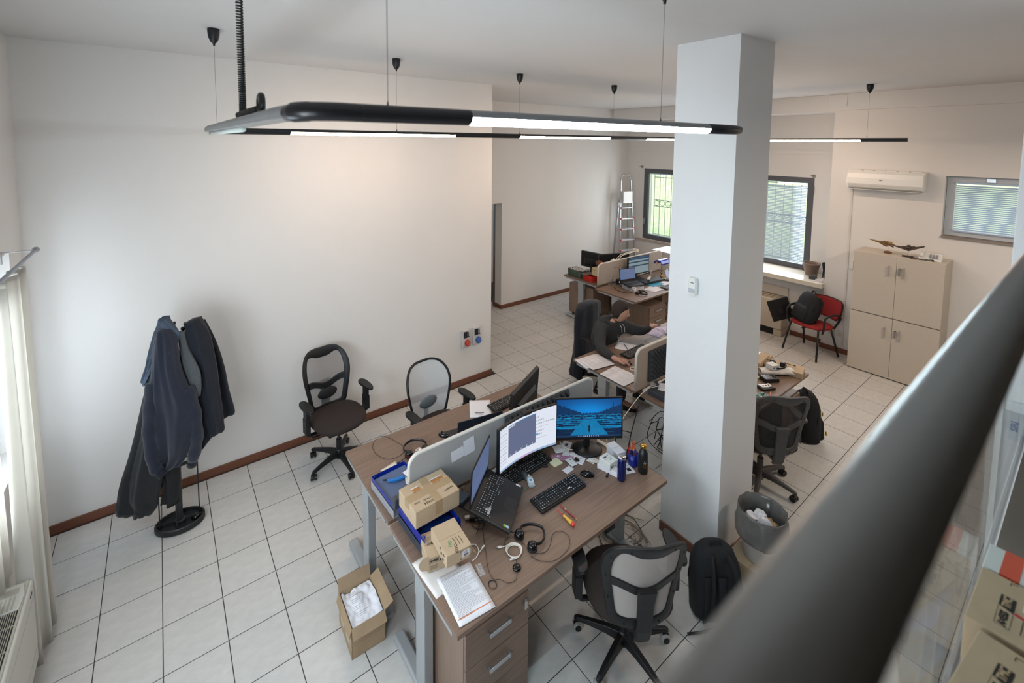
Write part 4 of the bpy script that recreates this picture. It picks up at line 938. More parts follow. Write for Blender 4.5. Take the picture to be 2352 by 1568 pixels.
def maze(u, v):
    """blue dusk picture: sky, tree line, hedge maze rows narrowing to the horizon, small figure on the path"""
    hz = .60
    if v < .045: 
        on = (abs(u-.5) < .17 and int(u*90) % 3 == 0); return (.35, .45, .7, 1) if on and .012 < v < .034 else (.006, .03, .09, 1)
    if v > hz:
        s = (v-hz)/(1-hz); side = abs(u-.52)*2
        tree = hz+.06+.30*max(0, side-.35)+.05*abs(noise.noise((u*28, 0, 0)))+(.16 if (.84 < u < .90 and abs(u-.87) < (.33-(v-hz))*.09) else 0)+(.10 if abs(u-.12) < (.28-(v-hz))*.08 else 0)
        if v < tree and side > .30: d = .45+.5*noise.noise((u*60, v*60, 2)); return (.0, .018+.02*d, .075+.05*d, 1)
        if v < hz+.035+.02*noise.noise((u*40, 1, 0)) : return (.0, .035, .15, 1)
        glow = math.exp(-((u-.5)**2*7+(s-.15)**2*2.2)); return (.0, .045+.17*glow, .20+.42*glow, 1)
    d = 1/(hz-v+.045); x = (u-.5)*d*1.25; k = d*1.35
    if abs(x) < .62 and v < .46: 
        if abs(u-.5) < .012 and .15 < v < .30 or (abs(u-.5) < .008 and .12 < v <= .15): return (.0, .008, .02, 1)
        n = noise.noise((x*14, k*14, 0)); return (.0, .16+.08*n, .36+.14*n, 1)
    n = noise.noise((x*20, k*20, 3)); sx = 1 if x > 0 else -1; X = abs(x)
    # zig-zag hedge rows: bright clipped top, dark flank below it
    ph = k*1.15+.42*abs(((X*.55+.3*math.floor(k*1.15)) % 1.4)-.7)*(1 if int(k*1.15) % 2 else -1); fz = ph % 1.0
    if abs(((X+.37*math.floor(ph)) % 2.3)-1.15) < .16: return (.0, .13+.06*n, .32+.12*n, 1)
    if fz < .26: return (.0, .22+.08*n, .46+.12*n, 1)
    if fz < .80: return (.0, .014+.01*n, .05+.02*n, 1)
    return (.0, .07+.03*n, .19+.06*n, 1)
monitor('black monitor on a round foot showing a blue hedge maze picture', (3.0, -2.175, DZ), R(-32.7), .525, .325, .115, maze, 150, 86, mname='maze_picture', emit=1.0, tilt=R(-3), powered=mat('lime_sticker', '#7db12b', .4), chin=.022)
def work(u, v):
    if v < .05: return (.30, .42, .60, 1) if int(u*110) % 4 or abs(u-.5) > .17 else (.7, .35, .6, 1)
    if .16 < u < .66 and .22 < v < .955:
        if v > .925: return (.05, .22, .42, 1)
        if v > .87 and u < .3 and int(v*90) % 2 and int(u*120) % 5: return (.6, .62, .68, 1)
        return (.115, .14, .235, 1) if not (v < .26 and int(u*60) % 6 == 0) else (.35, .38, .5, 1)
    if .66 <= u < .71 and .40 < v < .43: return (.05, .3, .6, 1)
    if u > .67 and .30 < v < .95:
        row = int(v*34); rr = random.Random(row)
        if row % 3 == 1 and u < .70+.28*rr.random() and int(u*150) % 4: return (.42, .44, .50, 1)
    if u < .13 and v > .1 and int(v*40) % 3 == 0 and int(u*120) % 3: return (.45, .48, .55, 1)
    return (.70, .74, .84, 1)
cm = monitor('curved monitor on the nearest desk with a white window and a dark blue code panel', (2.487, -2.035, DZ), 0, .545, .33, .105, work, 110, 60, curve=.035, stand='legs', mname='work_picture', emit=.95, bez=.009, chin=.015, tilt=R(0))
wb = thing('webcam', 'black webcam clipped on top of the curved monitor', 'webcam', (2.487, -2.03, DZ+.105+.332), 0)
G().b(-.04, .04, -.03, .0, 0, .024).build('body', BLACK, wb, bevel=.009, seg=3); G().b(-.02, .02, -.0, .035, -.004, .008).build('clip', BLACK, wb, bevel=.003); G().cyl((0, -.03, .012), (0, -.034, .012), .008).build('lens', BLACKG, wb)
monitor('dark monitor seen from behind on the long far desk', (2.87, -1.53, .741), R(180+25), .53, .32, .045, None, stand='rect', tilt=R(-4))
laptop('open dark blue laptop seen from behind on the long far desk', (2.375, -1.60, .755), R(180-11), 0, R(97), w_=.38, d_=.25, sh=.235, back=mat('dark_blue_lid', '#1f2a38', .35, .3), red=False)
# white ring base / hub under the maze monitor, and the small things around it
ph = lathe_thing('phone_base', 'round white plastic disc under the foot of the maze monitor', 'stand', (3.035, -2.155, DZ-.0), [(.001, 0), (.125, 0), (.13, .006), (.125, .02), (.001, .02)], mat('ivory_plastic', '#cdc8b9', .4), n=40) if False else None
G2 = G(); G2.tube(circ((3.045, -2.175, DZ+.012), .128, 40, R(-150), R(30)), .009, 8, flat=1.3); o = G2.build('white_cable_tray', mat('ivory_plastic', '#cdc8b9', .4), smooth=True); tag(o, 'curved ivory plastic strip in front of the maze monitor foot', 'plastic strip')
wb1 = carton('white small carton at the back of the pile right of the maze monitor', (3.148, -2.313, 0.741), (.075, .13, .072), R(-12), PAPER)
wb2 = carton('white small carton lying under the printed adapter box', (2.983, -2.381, 0.741), (.062, .155, .036), R(14), PAPER)
wb3 = carton('small printed adapter box with teal and red marks on the white carton', (2.990, -2.370, 0.778), (.088, .10, .048), R(0), mat('printed_carton', '#d9dbd8', .6))
for x, y, a, b_, c in ((-.028, .015, .028, .012, '#4a4a4c'), (.012, .02, .008, .008, '#b5262a'), (-.005, -.02, .022, .008, '#5fae9d')): G().b(x, x+a, y, y+b_, .048, .0488).build('printed_mark', mat('print_'+c[1:], c, .6), wb3)
for x, z, a, b_, c in ((-.028, .012, .014, .014, '#4a4a4c'), (-.008, .018, .006, .007, '#b5262a'), (.008, .01, .018, .008, '#5fae9d')): G().b(x, x+a, -.0508, -.050, z, z+b_).build('printed_mark', mat('print_'+c[1:], c, .6), wb3)
t = thing('notepad', 'black and white leaflet lying behind the tall can', 'paper', (3.106, -2.448, 0.741), R(-20)); G().b(-.04, .04, -.05, .05, 0, .004).build('pad', PAPER, t, bevel=.001); G().b(-.01, .02, -.03, .0, .004, .0046).build('print_block', INK, t)
t = thing('wallet', 'black square case beside the blue cup', 'case', (3.196, -2.347, 0.741), R(-8)); G().b(-.04, .04, -.04, .04, 0, .02).build('body', BLACKM, t, bevel=.004)
t = thing('keyring', 'small metal clip with keys in front of the blue cup', 'keys', (3.119, -2.468, 0.741), R(20)); G().tube(circ((0, 0, .003), .01, 14), .0012, 5, True).build('ring', CHROME, t); G().b(.01, .04, -.004, .004, .001, .003).build('key', CHROME, t)
t = thing('short_cable', 'short black connector lead in front of the tall can', 'cable', (2.924, -2.414, 0.741), R(15)); G().b(-.01, .01, -.007, .007, 0, .01).build('plug', BLACK, t, bevel=.002); G().tube(spline([(.01, 0, .005), (.03, .004, .007), (.06, .0, .004)], 5), .003, 6).build('lead', CABLEK, t, smooth=True)
bag = G(); bag.grid(lambda u, v: ((u-.5)*.17, (v-.5)*.075*(1-.3*u), .004+.016*(1-abs(2*v-1))*(.6+.5*noise.noise((u*7, v*5, 3)))), 18, 8)
o = bag.build('antistatic_bag', mat('pink_antistatic_film', '#c98fb0', .12, alpha=.62), smooth=True); o.location = Vector((2.807, -2.088, 0.742)); o.rotation_euler = (0, 0, R(-42)); tag(o, 'pink antistatic bag with a small board in it, left of the maze monitor', 'bag')
t = thing('circuit_board', 'small grey component inside the pink antistatic bag', 'circuit board', (2.809, -2.090, 0.742), R(-42)); G().b(-.05, .04, -.012, .012, 0, .006).build('board', mat('taupe_board', '#6e6668', .5), t, bevel=.001); G().b(-.045, -.02, -.008, .008, .006, .009).build('white_chip', PAPER, t)
t = thing('sticky_notes', 'pale yellow sticky note pad under the pink bag', 'sticky notes', (2.726, -2.097, 0.741), R(-2)); G().b(-.04, .04, -.035, .035, 0, .006).build('pad', mat('pale_yellow_paper', '#d9d8b4', .8), t)
for k, (uv, rz, w_, h_, lab) in enumerate(((((2.750, -2.203, 0.741)), 5, .08, .05, 'blank white card in front of the business card, nearest desk'), (((2.820, -2.165, 0.748)), -8, .055, .085, 'white business card with green print beside the black stick'), (((2.853, -2.080, 0.746)), 20, .06, .05, 'small white tag with a handwritten mark between the bag and the maze foot'), (((2.903, -2.131, 0.744)), -30, .09, .07, 'white paper slip left of the maze monitor foot'), (((2.902, -2.189, 0.741)), 25, .10, .05, 'pale slip lying right of the black stick'), (((2.969, -2.237, 0.741)), 12, .07, .06, 'clear white sachet with red dots left of the small cartons'), (((2.862, -2.005, 0.741)), -25, .10, .09, 'crumpled white wrapper under the pink bag'), (((2.923, -2.011, 0.741)), 30, .12, .07, 'pale lilac card with a blue mark below the monitor bezel'))):
    o = sheet(lab, uv, R(rz), w_, h_, 'card', 'card', PAPER, curl=.004 if k > 2 else 0, th=.0008, lines=(5 if k in (1, 2) else 0), seed=k)
    if k == 5: 
        for x, y in ((-.015, .01), (.01, -.015)): G().cyl((x, y, .002), (x, y, .0028), .004).build('red_dot', REDP, o)
    if k == 1: G().prism([(.0, .02), (.012, .03), (.018, .02), (.01, .014)], .0014, .002).build('green_mark', mat('green_print', '#2f7d55', .6), o)
    if k == 7: G().b(.0, .03, -.01, .01, .003, .0036).build('blue_mark', mat('blue_ink', '#33406f', .7), o)
t = thing('usb_stick', 'black USB stick standing on the cards', 'usb stick', (2.872, -2.174, 0.745), R(80)); G().b(-.02, .02, -.009, .009, 0, .012).build('body', BLACK, t, bevel=.003)
t = thing('white_strip', 'white plastic strip lying between the laptop and curved monitor', 'plastic strip', (2.332, -1.898, 0.741), R(10)); G().b(-.06, .06, -.014, .014, 0, .008).build('bar', PAPER, t, bevel=.001)
t = thing('white_dongle', 'white dongle below the left edge of the curved monitor', 'adapter', (2.310, -1.993, 0.741), R(10)); G().b(-.018, .018, -.009, .009, 0, .012).build('body', WHITEP, t, bevel=.003)
wire('white_monitor_cable', 'white cable running from the monitor joint across the cards', [(2.859, -2.006, 0.800), (2.888, -2.007, 0.760), (2.905, -2.051, 0.750), (2.947, -2.103, 0.748)], .0028, CABLEW)
wire('round_white_cable', 'white cable loop behind the foot of the maze monitor', [(3.176, -2.109, 0.745), (3.247, -2.120, 0.745), (3.222, -2.168, 0.745), (3.163, -2.177, 0.745)], .0028, CABLEW)

# ---------------------------------------------------------------- curtain, rod, fan coil unit
CURT = tmat('cream_curtain_cloth', '#e2dfd8', .45, .9)
ct = thing('curtain', 'cream floor length curtain hanging at the left window', 'curtain', (-.24, -.95, .03))
def fold(u, v, y0=-.46, L_=.42, n=2.3, x0=-.05, top=2.30, bot=0.0, w_=.055, lean=.10):
    s_ = math.sin(u*2*PI*n+1.2*math.sin(u*5))
    return (x0+w_*s_*(.6+.5*v)+.015*v, y0-L_*u+.95-lean*v*(1-u)+.012*math.cos(u*31), top-(top-bot)*v)
g = G(); g.grid(fold, 70, 14); g.build('cloth', CURT, ct, smooth=True, solid=.002)
g = G(); g.grid(lambda u, v: fold(u, v, -.87, 2.1, 18, -.13, 2.30, .645, .022, 0), 260, 12); g.build('cloth', CURT, ct, smooth=True, solid=.002)
g = G(); g.grid(lambda u, v: (fold(u, 0)[0]-.003, fold(u, 0)[1], 2.30-.03*v), 70, 1); g.build('heading_tape', mat('heading_tape_cloth', '#bdb8ad', .9), ct, smooth=True, solid=.004)
rd = thing('curtain_rod', 'grey curtain rod with a round finial, on a thin wall bracket', 'rod', (-.26, -.20, 2.375))
G().cyl((0, -3.1, 0), (0, 0, 0), .0105, n=14).build('pole', mat('grey_rod', '#8d93a0', .35, .4), rd)
G().cyl((0, 0, 0), (0, .035, 0), .017, .021, n=16).build('finial', mat('grey_finial', '#9b9a98', .4), rd, bevel=.004)
G().b(-.157, -.150, -.036, -.014, -.065, .012).tube([(-.155, -.025, .008), (-.02, -.025, .008), (0, -.025, -.012)], .004, 6).build('bracket', mat('pale_bracket', '#a9a8a6', .4, .3), rd)
# window frame on the side wall
o = struct('window_4', G().b(-.60, -.56, -3.0, 0, .95, 1.02), mat('pale_window_frame', '#b9bcc0', .45))
c_ = o.location
for nm, q in (('frame_top', (-.60, -.56, -3.0, 0, 2.28, 2.35)), ('frame_side', (-.60, -.56, -.07, 0, 1.02, 2.28)), ('frame_side', (-.60, -.56, -3.0, -2.93, 1.02, 2.28)), ('mullion', (-.60, -.56, -1.54, -1.46, 1.02, 2.28))):
    g = G(); g.T = Matrix.Translation(-c_); g.b(*q); g.build(nm, MATS['pale_window_frame'], o)
g = G(); g.T = Matrix.Translation(-c_); g.b(-.585, -.58, -2.93, -.07, 1.02, 2.28); g.build('pane', GLASS, o)
# fan coil unit standing by the left edge
fc = thing('fan_coil_unit', 'pale fan coil unit with slotted top grille by the curtain', 'heater', (-.16, -1.92, 0), 0)
GRB = mat('pale_grey_plastic', '#c2c1bb', .45); GRD = mat('warm_grey_plastic', '#a9a699', .5)

fx0, fx1, fy0, fy1, fh = -.255, .088, -.50, 1.04, .61   # local to the unit: x across, y along
fc.location = (-.335, -1.90, 0); fx0, fx1 = -.085, .085
G().b(fx0, fx1, -1.0, 1.03, .09, fh-.02).build('casing', GRB, fc, bevel=.018, seg=4)
G().b(fx0+.012, fx1-.012, -.98, 1.01, fh-.02, fh-.008).build('top_frame', GRD, fc, bevel=.004)
G().b(fx0+.03, fx1-.022, -.95, .86, fh-.03, fh-.0065).build('grille_recess', BLACKM, fc)
for k in range(13): G().b(fx0+.034+k*.0088, fx0+.037+k*.0088, -.95, .80, fh-.012, fh).build('grille_bar', GRD, fc)
for k in range(12): G().b(fx0+.03, fx1-.022, -.95+k*.15, -.944+k*.15, fh-.014, fh-.004).build('cross_bar', GRD, fc)
lid = G().prism([(fx0+.02, .80), (fx1-.02, .80), (fx1-.014, .90), (fx1-.03, .985), (fx0+.02, .99)], fh-.008, fh+.004).build('corner_lid', GRB, fc, bevel=.005, seg=3)
for k in range(6): G().b(fx0+.03+k*.017, fx0+.039+k*.017, .81, .90, fh+.004, fh+.0065).build('vent_rib', GRD, lid)
G().b(fx0+.04, fx1-.04, .915, .96, fh+.004, fh+.0055).build('raised_emblem', GRD, lid, bevel=.003)
G().b(fx1, fx1+.001, -1.0, 1.02, .50, .502).b(fx1, fx1+.001, -1.0, 1.02, .19, .192).build('panel_joint', GRD, fc)
G().b(fx1-.002, fx1+.002, .93, .97, .54, .552).build('side_slot', GREYD, fc)
for y in (-.9, .93): G().b(-.03, .06, y-.02, y+.02, 0, .09).build('foot', GREYD, fc, bevel=.004)

# ---------------------------------------------------------------- wall fittings
def power_socket(label, x, z, cap):
    t = thing('industrial_socket', label, 'socket', (x, .36, z))
    G().b(-.052, .052, -.045, 0, -.115, .115).build('housing', mat('pale_grey_housing', '#c5c3bf', .45), t, bevel=.008, seg=3)
    G().b(-.042, .016, -.049, -.045, .015, .098).build('dark_window', GREYD, t, bevel=.002)
    for i in range(3):
        for j in range(3): G().b(-.036+i*.017, -.024+i*.017, -.051, -.049, .028+j*.022, .042+j*.022).build('breaker', BLACK, t)
    G().b(.028, .034, -.051, -.045, .025, .085).b(.018, .044, -.053, -.047, .022, .030).build('printed_symbol', INK, t)
    g = G(); T = TR((.012, -.045, -.055), rx=R(62)); g.T = T; g.lathe([(.001, 0), (.038, 0), (.038, .02), (.034, .028), (.001, .028)], n=24, sy=1.15); g.build('flap_cap', cap, t, smooth=False, bevel=.003)
    return t
power_socket('grey wall socket with a red cap, left of the pair near the wall end', 3.505, .612, mat('signal_red', '#a8281f', .4))
power_socket('grey wall socket with a blue cap, right of the pair near the wall end', 3.672, .612, mat('signal_blue', '#1d4a94', .4))
t = thing('motion_sensor', 'small white motion sensor high on the pillar face', 'sensor', (3.60, -2.625, 2.005))
g = G(); g.T = TR(rz=R(-90)); g.rings([[(x*w_, -y_, z) for x, y_ in ((-.034, 0), (-.036, .018), (-.024, .034), (.024, .034), (.036, .018), (.034, 0))] for z, w_ in ((0, .92), (.012, 1), (.09, 1), (.118, .86), (.124, .7))]); g.build('body', WHITEP, t, bevel=.002)
G().b(-.036, -.034, -.024, .024, .012, .045).build('lens', mat('milky_lens', '#b9bdc6', .3), t, bevel=.001)
G().b(-.0362, -.034, -.014, .010, .086, .090).build('dark_slot', INK, t)
# curtain hooks beside the windows
for y, lab in ((1.79, 'bent metal wall hook at the left window corner'), (-1.51, 'bent metal wall hook at the right window corner')):
    t = thing('wall_hook', lab, 'hook', (9.15, y, 2.60)); G().tube([(0, 0, 0), (-.05, 0, .01), (-.07, .03, .0)], .006, 6).b(-.012, 0, -.02, .02, -.03, .02).build('arm', mat('dull_metal', '#8d8b86', .5, .5), t)
# aluminium ladder in the far corner
ld = thing('step_ladder', 'aluminium step ladder with red feet leaning in the far corner', 'ladder', (8.78, 1.95, 0), R(-14))
LH = 2.43
def rail(x0, y0, x1, y1, z1, r=.014): return G().box(((x0+x1)/2, (y0+y1)/2, z1/2), (.022, .045, z1/math.cos(math.atan2(abs(y1-y0), z1))), T=Matrix.Rotation(math.atan2(x1-x0, z1), 4, 'Y') @ Matrix.Rotation(-math.atan2(y1-y0, z1), 4, 'X'))
for s in (-1, 1):
    rail(s*.24, -.16, s*.13, .0, 2.30).build('front_rail', ALU, ld, bevel=.003)
    rail(s*.22, .14, s*.13, .05, 1.85).build('rear_rail', ALU, ld, bevel=.003)
    G().box((s*.24, -.16, .03), (.04, .06, .06)).box((s*.22, .14, .03), (.04, .05, .06)).build('foot_cap', REDP, ld, bevel=.004)
g = G(); g.tube([(-.13, 0, 2.28), (-.12, 0, 2.36), (-.07, 0, 2.42), (.07, 0, 2.42), (.12, 0, 2.36), (.13, 0, 2.28)], .014, 8); g.build('top_hoop', ALU, ld, smooth=True)
for k in range(7):
    z = .28+k*.235; f_ = z/2.30; y = -.16+.16*f_; w2 = .24-.11*f_
    o = G().b(-w2, w2, y-.05, y+.035, z-.012, z+.012).build('tread', mat('pale_tread', '#c3c6ca', .4, .3), ld, bevel=.003)
    G().b(-w2-.018, -w2+.012, y-.055, y-.03, z-.02, z+.02).b(w2-.012, w2+.018, y-.055, y-.03, z-.02, z+.02).build('red_bracket', REDP, o, bevel=.003)
G().b(-.125, .125, -.10, .06, 1.80, 1.84).b(-.12, .12, -.10, -.075, 1.84, 2.06).build('top_platform', WHITEP, ld, bevel=.004)

# ---------------------------------------------------------------- coat stand
cs = thing('coat_stand', 'black coat stand with an oval umbrella base beside the white wall', 'coat stand', (.455, -.115, 0))
BASE = mat('black_stand_plastic', '#1b1c1d', .45)
g = G(); RR = lambda a, b_, z: [(a*math.cos(t_), b_*math.sin(t_), z) for t_ in [2*PI*i/48 for i in range(48)]]
rot = Matrix.Rotation(R(-8), 4, 'Z')
g.T = rot; g.rings([RR(.165, .115, 0), RR(.172, .122, .012), RR(.172, .122, .045), RR(.166, .116, .052), RR(.156, .106, .050), RR(.150, .100, .022), RR(.001, .001, .020)]); g.build('base', BASE, cs, smooth=False, bevel=.002)
g = G(); g.T = rot; g.lathe([(.001, .02), (.040, .02), (.040, .05), (.032, .056), (.001, .056)]); g.b(-.15, -.03, -.006, .006, .02, .045).b(.03, .15, -.006, .006, .02, .045); g.build('base_ribs', BASE, cs)
G().lathe([(.001, .02), (.032, .02), (.03, .04), (.014, .055), (.001, .056)], (.105, -.02, 0)).build('drip_knob', BLACKG, cs, smooth=True)
G().cyl((0, 0, .03), (0, 0, 1.56), .0215, n=20).build('pole', mat('dark_grey_pole', '#37383a', .35, .3), cs, smooth=False)
G().cyl((0, 0, .50), (0, 0, .60), .028, n=20).cyl((0, 0, 1.52), (0, 0, 1.60), .03, n=20).build('collar', BASE, cs, bevel=.003)
g = G(); g.T = rot; g.tube([(.135*math.cos(a), .095*math.sin(a), .56) for a in [2*PI*i/40 for i in range(40)]], .009, 8, True, flat=1.6); g.cyl((-.13, 0, .56), (.13, 0, .56), .006); g.build('umbrella_ring', BASE, cs, smooth=True)
for a in (R(-100), R(10), R(190)): G().cyl((.135*math.cos(a), .095*math.sin(a), .03), (.135*math.cos(a), .095*math.sin(a), .56), .0045, n=8).build('ring_rod', BASE, cs)
for k in range(6):
    a = k*PI/3+.3; c, s_ = math.cos(a), math.sin(a)
    g = G(); g.tube(spline([(.02*c, .02*s_, 1.55), (.06*c, .06*s_, 1.575), (.095*c, .095*s_, 1.61), (.10*c, .10*s_, 1.64)], 5), .009, 8); g.build('hook_arm', BASE, cs, smooth=True); G().ell((.10*c, .10*s_, 1.645), (.014, .014, .014), 12, 8).build('hook_knob', BASE, cs, smooth=True)

def garment(name, label, cat, rows, depth, m, folds=7, amp=.012, seed=1, toward=.0, n=64, ystep=26, sub=0, group=None, hem=0.0, close=True):
    """hanging cloth: rows of (left point, right point) top to bottom, swept as a folded closed skin"""
    rr = random.Random(seed); P = [(Vector(a), Vector(b_)) for a, b_ in rows]
    Ls = spline([p[0] for p in P], 6); Rs = spline([p[1] for p in P], 6); k = len(Ls); ph = [rr.uniform(0, 6.3) for _ in range(4)]; R_ = []
    for i, (a, b_) in enumerate(zip(Ls, Rs)):
        v = i/(k-1); c = (a+b_)/2; ax = (b_-a); hw = ax.length/2; ax.normalize(); nr = Vector((ax.y, -ax.x, 0)).normalized()
        dp = depth(v) if callable(depth) else depth; ring = []
        for j in range(n):
            t_ = 2*PI*j/n; f_ = amp*(.3+.7*v)*(.62*math.sin(folds*t_+ph[0]+1.3*math.sin(v*3+ph[1]))+.22*math.sin((folds*2+1)*t_+ph[2]+2*v)+.9*noise.noise((math.cos(t_)*2.2, math.sin(t_)*2.2+seed, v*5)))
            q = c+ax*(hw*math.cos(t_))*(1+f_*.6/max(hw, .03))+nr*((dp+f_*2.2)*math.sin(t_)+toward); q.z += hem*v*math.sin(folds*t_*.5+ph[3]); ring.append(q)
        R_.append(ring)
    g = G(); g.sm = 1; top = [sum(R_[0], Vector())/n+(p-sum(R_[0], Vector())/n)*.35+Vector((0, 0, .012)) for p in R_[0]]
    g.rings([top]+R_); o = g.build(name, m, smooth=True); tag(o, label, cat, group); return o
KX, KY = .42, -.24
plaid = bpy.data.materials.new('blue_plaid_wool'); plaid.use_nodes = True; nt = plaid.node_tree; b_ = nt.nodes['Principled BSDF']; b_.inputs['Roughness'].default_value = .95
tc = nt.nodes.new('ShaderNodeTexCoord'); ck_ = nt.nodes.new('ShaderNodeTexChecker'); ck_.inputs['Scale'].default_value = 9; ck_.inputs['Color1'].default_value = C('#232838'); ck_.inputs['Color2'].default_value = C('#3d4f5e')
c2 = nt.nodes.new('ShaderNodeTexChecker'); c2.inputs['Scale'].default_value = 4.5; c2.inputs['Color1'].default_value = C('#2b2a35'); c2.inputs['Color2'].default_value = C('#5b6c7c'); mx = nt.nodes.new('ShaderNodeMix'); mx.data_type = 'RGBA'; mx.inputs[0].default_value = .4
mp_ = nt.nodes.new('ShaderNodeMapping'); mp_.inputs['Rotation'].default_value = (0, R(25), R(20)); nt.links.new(tc.outputs['Object'], mp_.inputs[0])
for q in (ck_, c2): nt.links.new(mp_.outputs[0], q.inputs[0])
nt.links.new(ck_.outputs[0], mx.inputs[6]); nt.links.new(c2.outputs[0], mx.inputs[7]); nt.links.new(mx.outputs[2], b_.inputs['Base Color'])
# right hand pair of jackets
garment('jacket', 'long dark navy coat hanging at the back right of the coat stand', 'coat', [((0.581, -0.046, 1.618), (0.680, -0.118, 1.655)), ((0.544, -0.019, 1.453), (0.751, -0.171, 1.473)), ((0.577, -0.077, 1.209), (0.797, -0.204, 1.270)), ((0.581, -0.115, 0.967), (0.825, -0.224, 1.047)), ((0.594, -0.125, 0.763), (0.852, -0.244, 0.879))], .055, NAVYD, 5, .012, 3, hem=.015)
garment('jacket', 'dark navy jacket on the right side of the coat stand, in front', 'jacket', [((0.561, -0.175, 1.691), (0.639, -0.232, 1.716)), ((0.550, -0.187, 1.567), (0.701, -0.278, 1.579)), ((0.552, -0.216, 1.347), (0.729, -0.318, 1.373)), ((0.558, -0.228, 1.066), (0.748, -0.332, 1.087)), ((0.583, -0.246, 0.832), (0.761, -0.342, 0.888)), ((0.606, -0.263, 0.691), (0.759, -0.340, 0.815))], .07, NAVYD, 6, .014, 8, hem=.02)
garment('scarf', 'grey wool scarf with a fringed end hanging in the middle of the coat stand', 'scarf', [((0.497, -0.238, 1.637), (0.538, -0.268, 1.644)), ((0.500, -0.260, 1.520), (0.555, -0.300, 1.527)), ((0.502, -0.281, 1.355), (0.616, -0.365, 1.373)), ((0.538, -0.308, 1.233), (0.628, -0.374, 1.252)), ((0.565, -0.327, 1.143), (0.619, -0.367, 1.157))], .022, mat('grey_wool', '#4c4f51', .98, var=.2, vscale=90, bump=.4, bscale=500), 3, .005, 5)
# left side
garment('coat', 'long black coat hanging to the floor line at the left of the coat stand', 'coat', [((0.392, -0.168, 1.513), (0.468, -0.223, 1.514)), ((0.295, -0.111, 1.240), (0.444, -0.205, 1.235)), ((0.222, -0.072, 0.930), (0.446, -0.207, 0.917)), ((0.146, -0.031, 0.618), (0.391, -0.166, 0.558)), ((0.086, -0.002, 0.412), (0.335, -0.126, 0.340)), ((0.055, 0.020, 0.225), (0.237, -0.068, 0.174))], .06, mat('black_raincoat', '#14171c', .7, var=.1, vscale=8, sheen=.1), 4, .016, 12, hem=.015)
garment('coat', 'black coat sleeve side with a rounded hem, in front of the long black coat', 'coat', [((0.321, -0.193, 1.200), (0.433, -0.275, 1.201)), ((0.249, -0.140, 0.886), (0.387, -0.242, 0.852)), ((0.173, -0.093, 0.573), (0.362, -0.224, 0.552)), ((0.146, -0.073, 0.395), (0.327, -0.198, 0.356)), ((0.155, -0.080, 0.287), (0.316, -0.190, 0.284)), ((0.205, -0.116, 0.230), (0.281, -0.164, 0.222))], .05, mat('black_raincoat', '#14171c', .7), 4, .010, 15)
garment('trousers', 'black garment hem hanging just left of the stand pole', 'trousers', [((0.367, -0.161, 0.869), (0.470, -0.237, 0.853)), ((0.343, -0.143, 0.673), (0.464, -0.232, 0.674)), ((0.366, -0.160, 0.421), (0.459, -0.228, 0.458)), ((0.349, -0.148, 0.268), (0.449, -0.221, 0.269))], .05, BLACKM, 5, .010, 21, hem=.01)
garment('plaid_scarf', 'blue and grey plaid scarf draped over the top left of the coat stand', 'scarf', [((0.392, -0.243, 1.779), (0.434, -0.274, 1.780)), ((0.359, -0.219, 1.695), (0.502, -0.275, 1.655)), ((0.323, -0.208, 1.581), (0.482, -0.275, 1.564)), ((0.297, -0.203, 1.451), (0.389, -0.221, 1.432)), ((0.256, -0.173, 1.294), (0.302, -0.179, 1.269))], .05, plaid, 5, .010, 31)
hd = garment('hoodie', 'navy fleece hoodie hanging front and centre on the coat stand', 'hoodie', [((0.373, -0.265, 1.701), (0.441, -0.315, 1.701)), ((0.353, -0.261, 1.593), (0.474, -0.350, 1.611)), ((0.338, -0.260, 1.412), (0.490, -0.371, 1.413)), ((0.317, -0.245, 1.293), (0.530, -0.400, 1.261)), ((0.290, -0.225, 1.088), (0.570, -0.430, 1.125)), ((0.308, -0.238, 0.881), (0.548, -0.414, 0.883)), ((0.318, -0.245, 0.722), (0.499, -0.378, 0.709)), ((0.325, -0.251, 0.645), (0.459, -0.349, 0.639))], lambda v: .05+.035*math.sin(PI*min(1, v*1.2)), NAVY, 6, .015, 41)
def sleeve(pts, r, par, name='sleeve', cuff=None):
    P = spline(pts, 6); k = len(P); g = G(); g.T = Matrix.Translation(-par.location); g.tube(P, [r[0]+(r[1]-r[0])*i/(k-1)+.004*math.sin(i*1.3) for i in range(k)], 14); g.build(name, par.data.materials[0], par, smooth=True)
    d = (P[-1]-P[-2]).normalized(); g = G(); g.T = Matrix.Translation(-par.location); g.tube([P[-1]-d*.01, P[-1]+d*.045], r[1]*.86, 14); g.build('ribbed_cuff', NAVYD, par, smooth=True)
sleeve([(0.331, -0.310, 1.318), (0.306, -0.326, 1.133), (0.293, -0.324, 0.934), (0.312, -0.338, 0.710), (0.342, -0.359, 0.656)], (.047, .04), hd)
sleeve([(0.536, -0.376, 1.248), (0.574, -0.399, 1.039), (0.580, -0.397, 0.827), (0.550, -0.375, 0.665)], (.047, .04), hd)

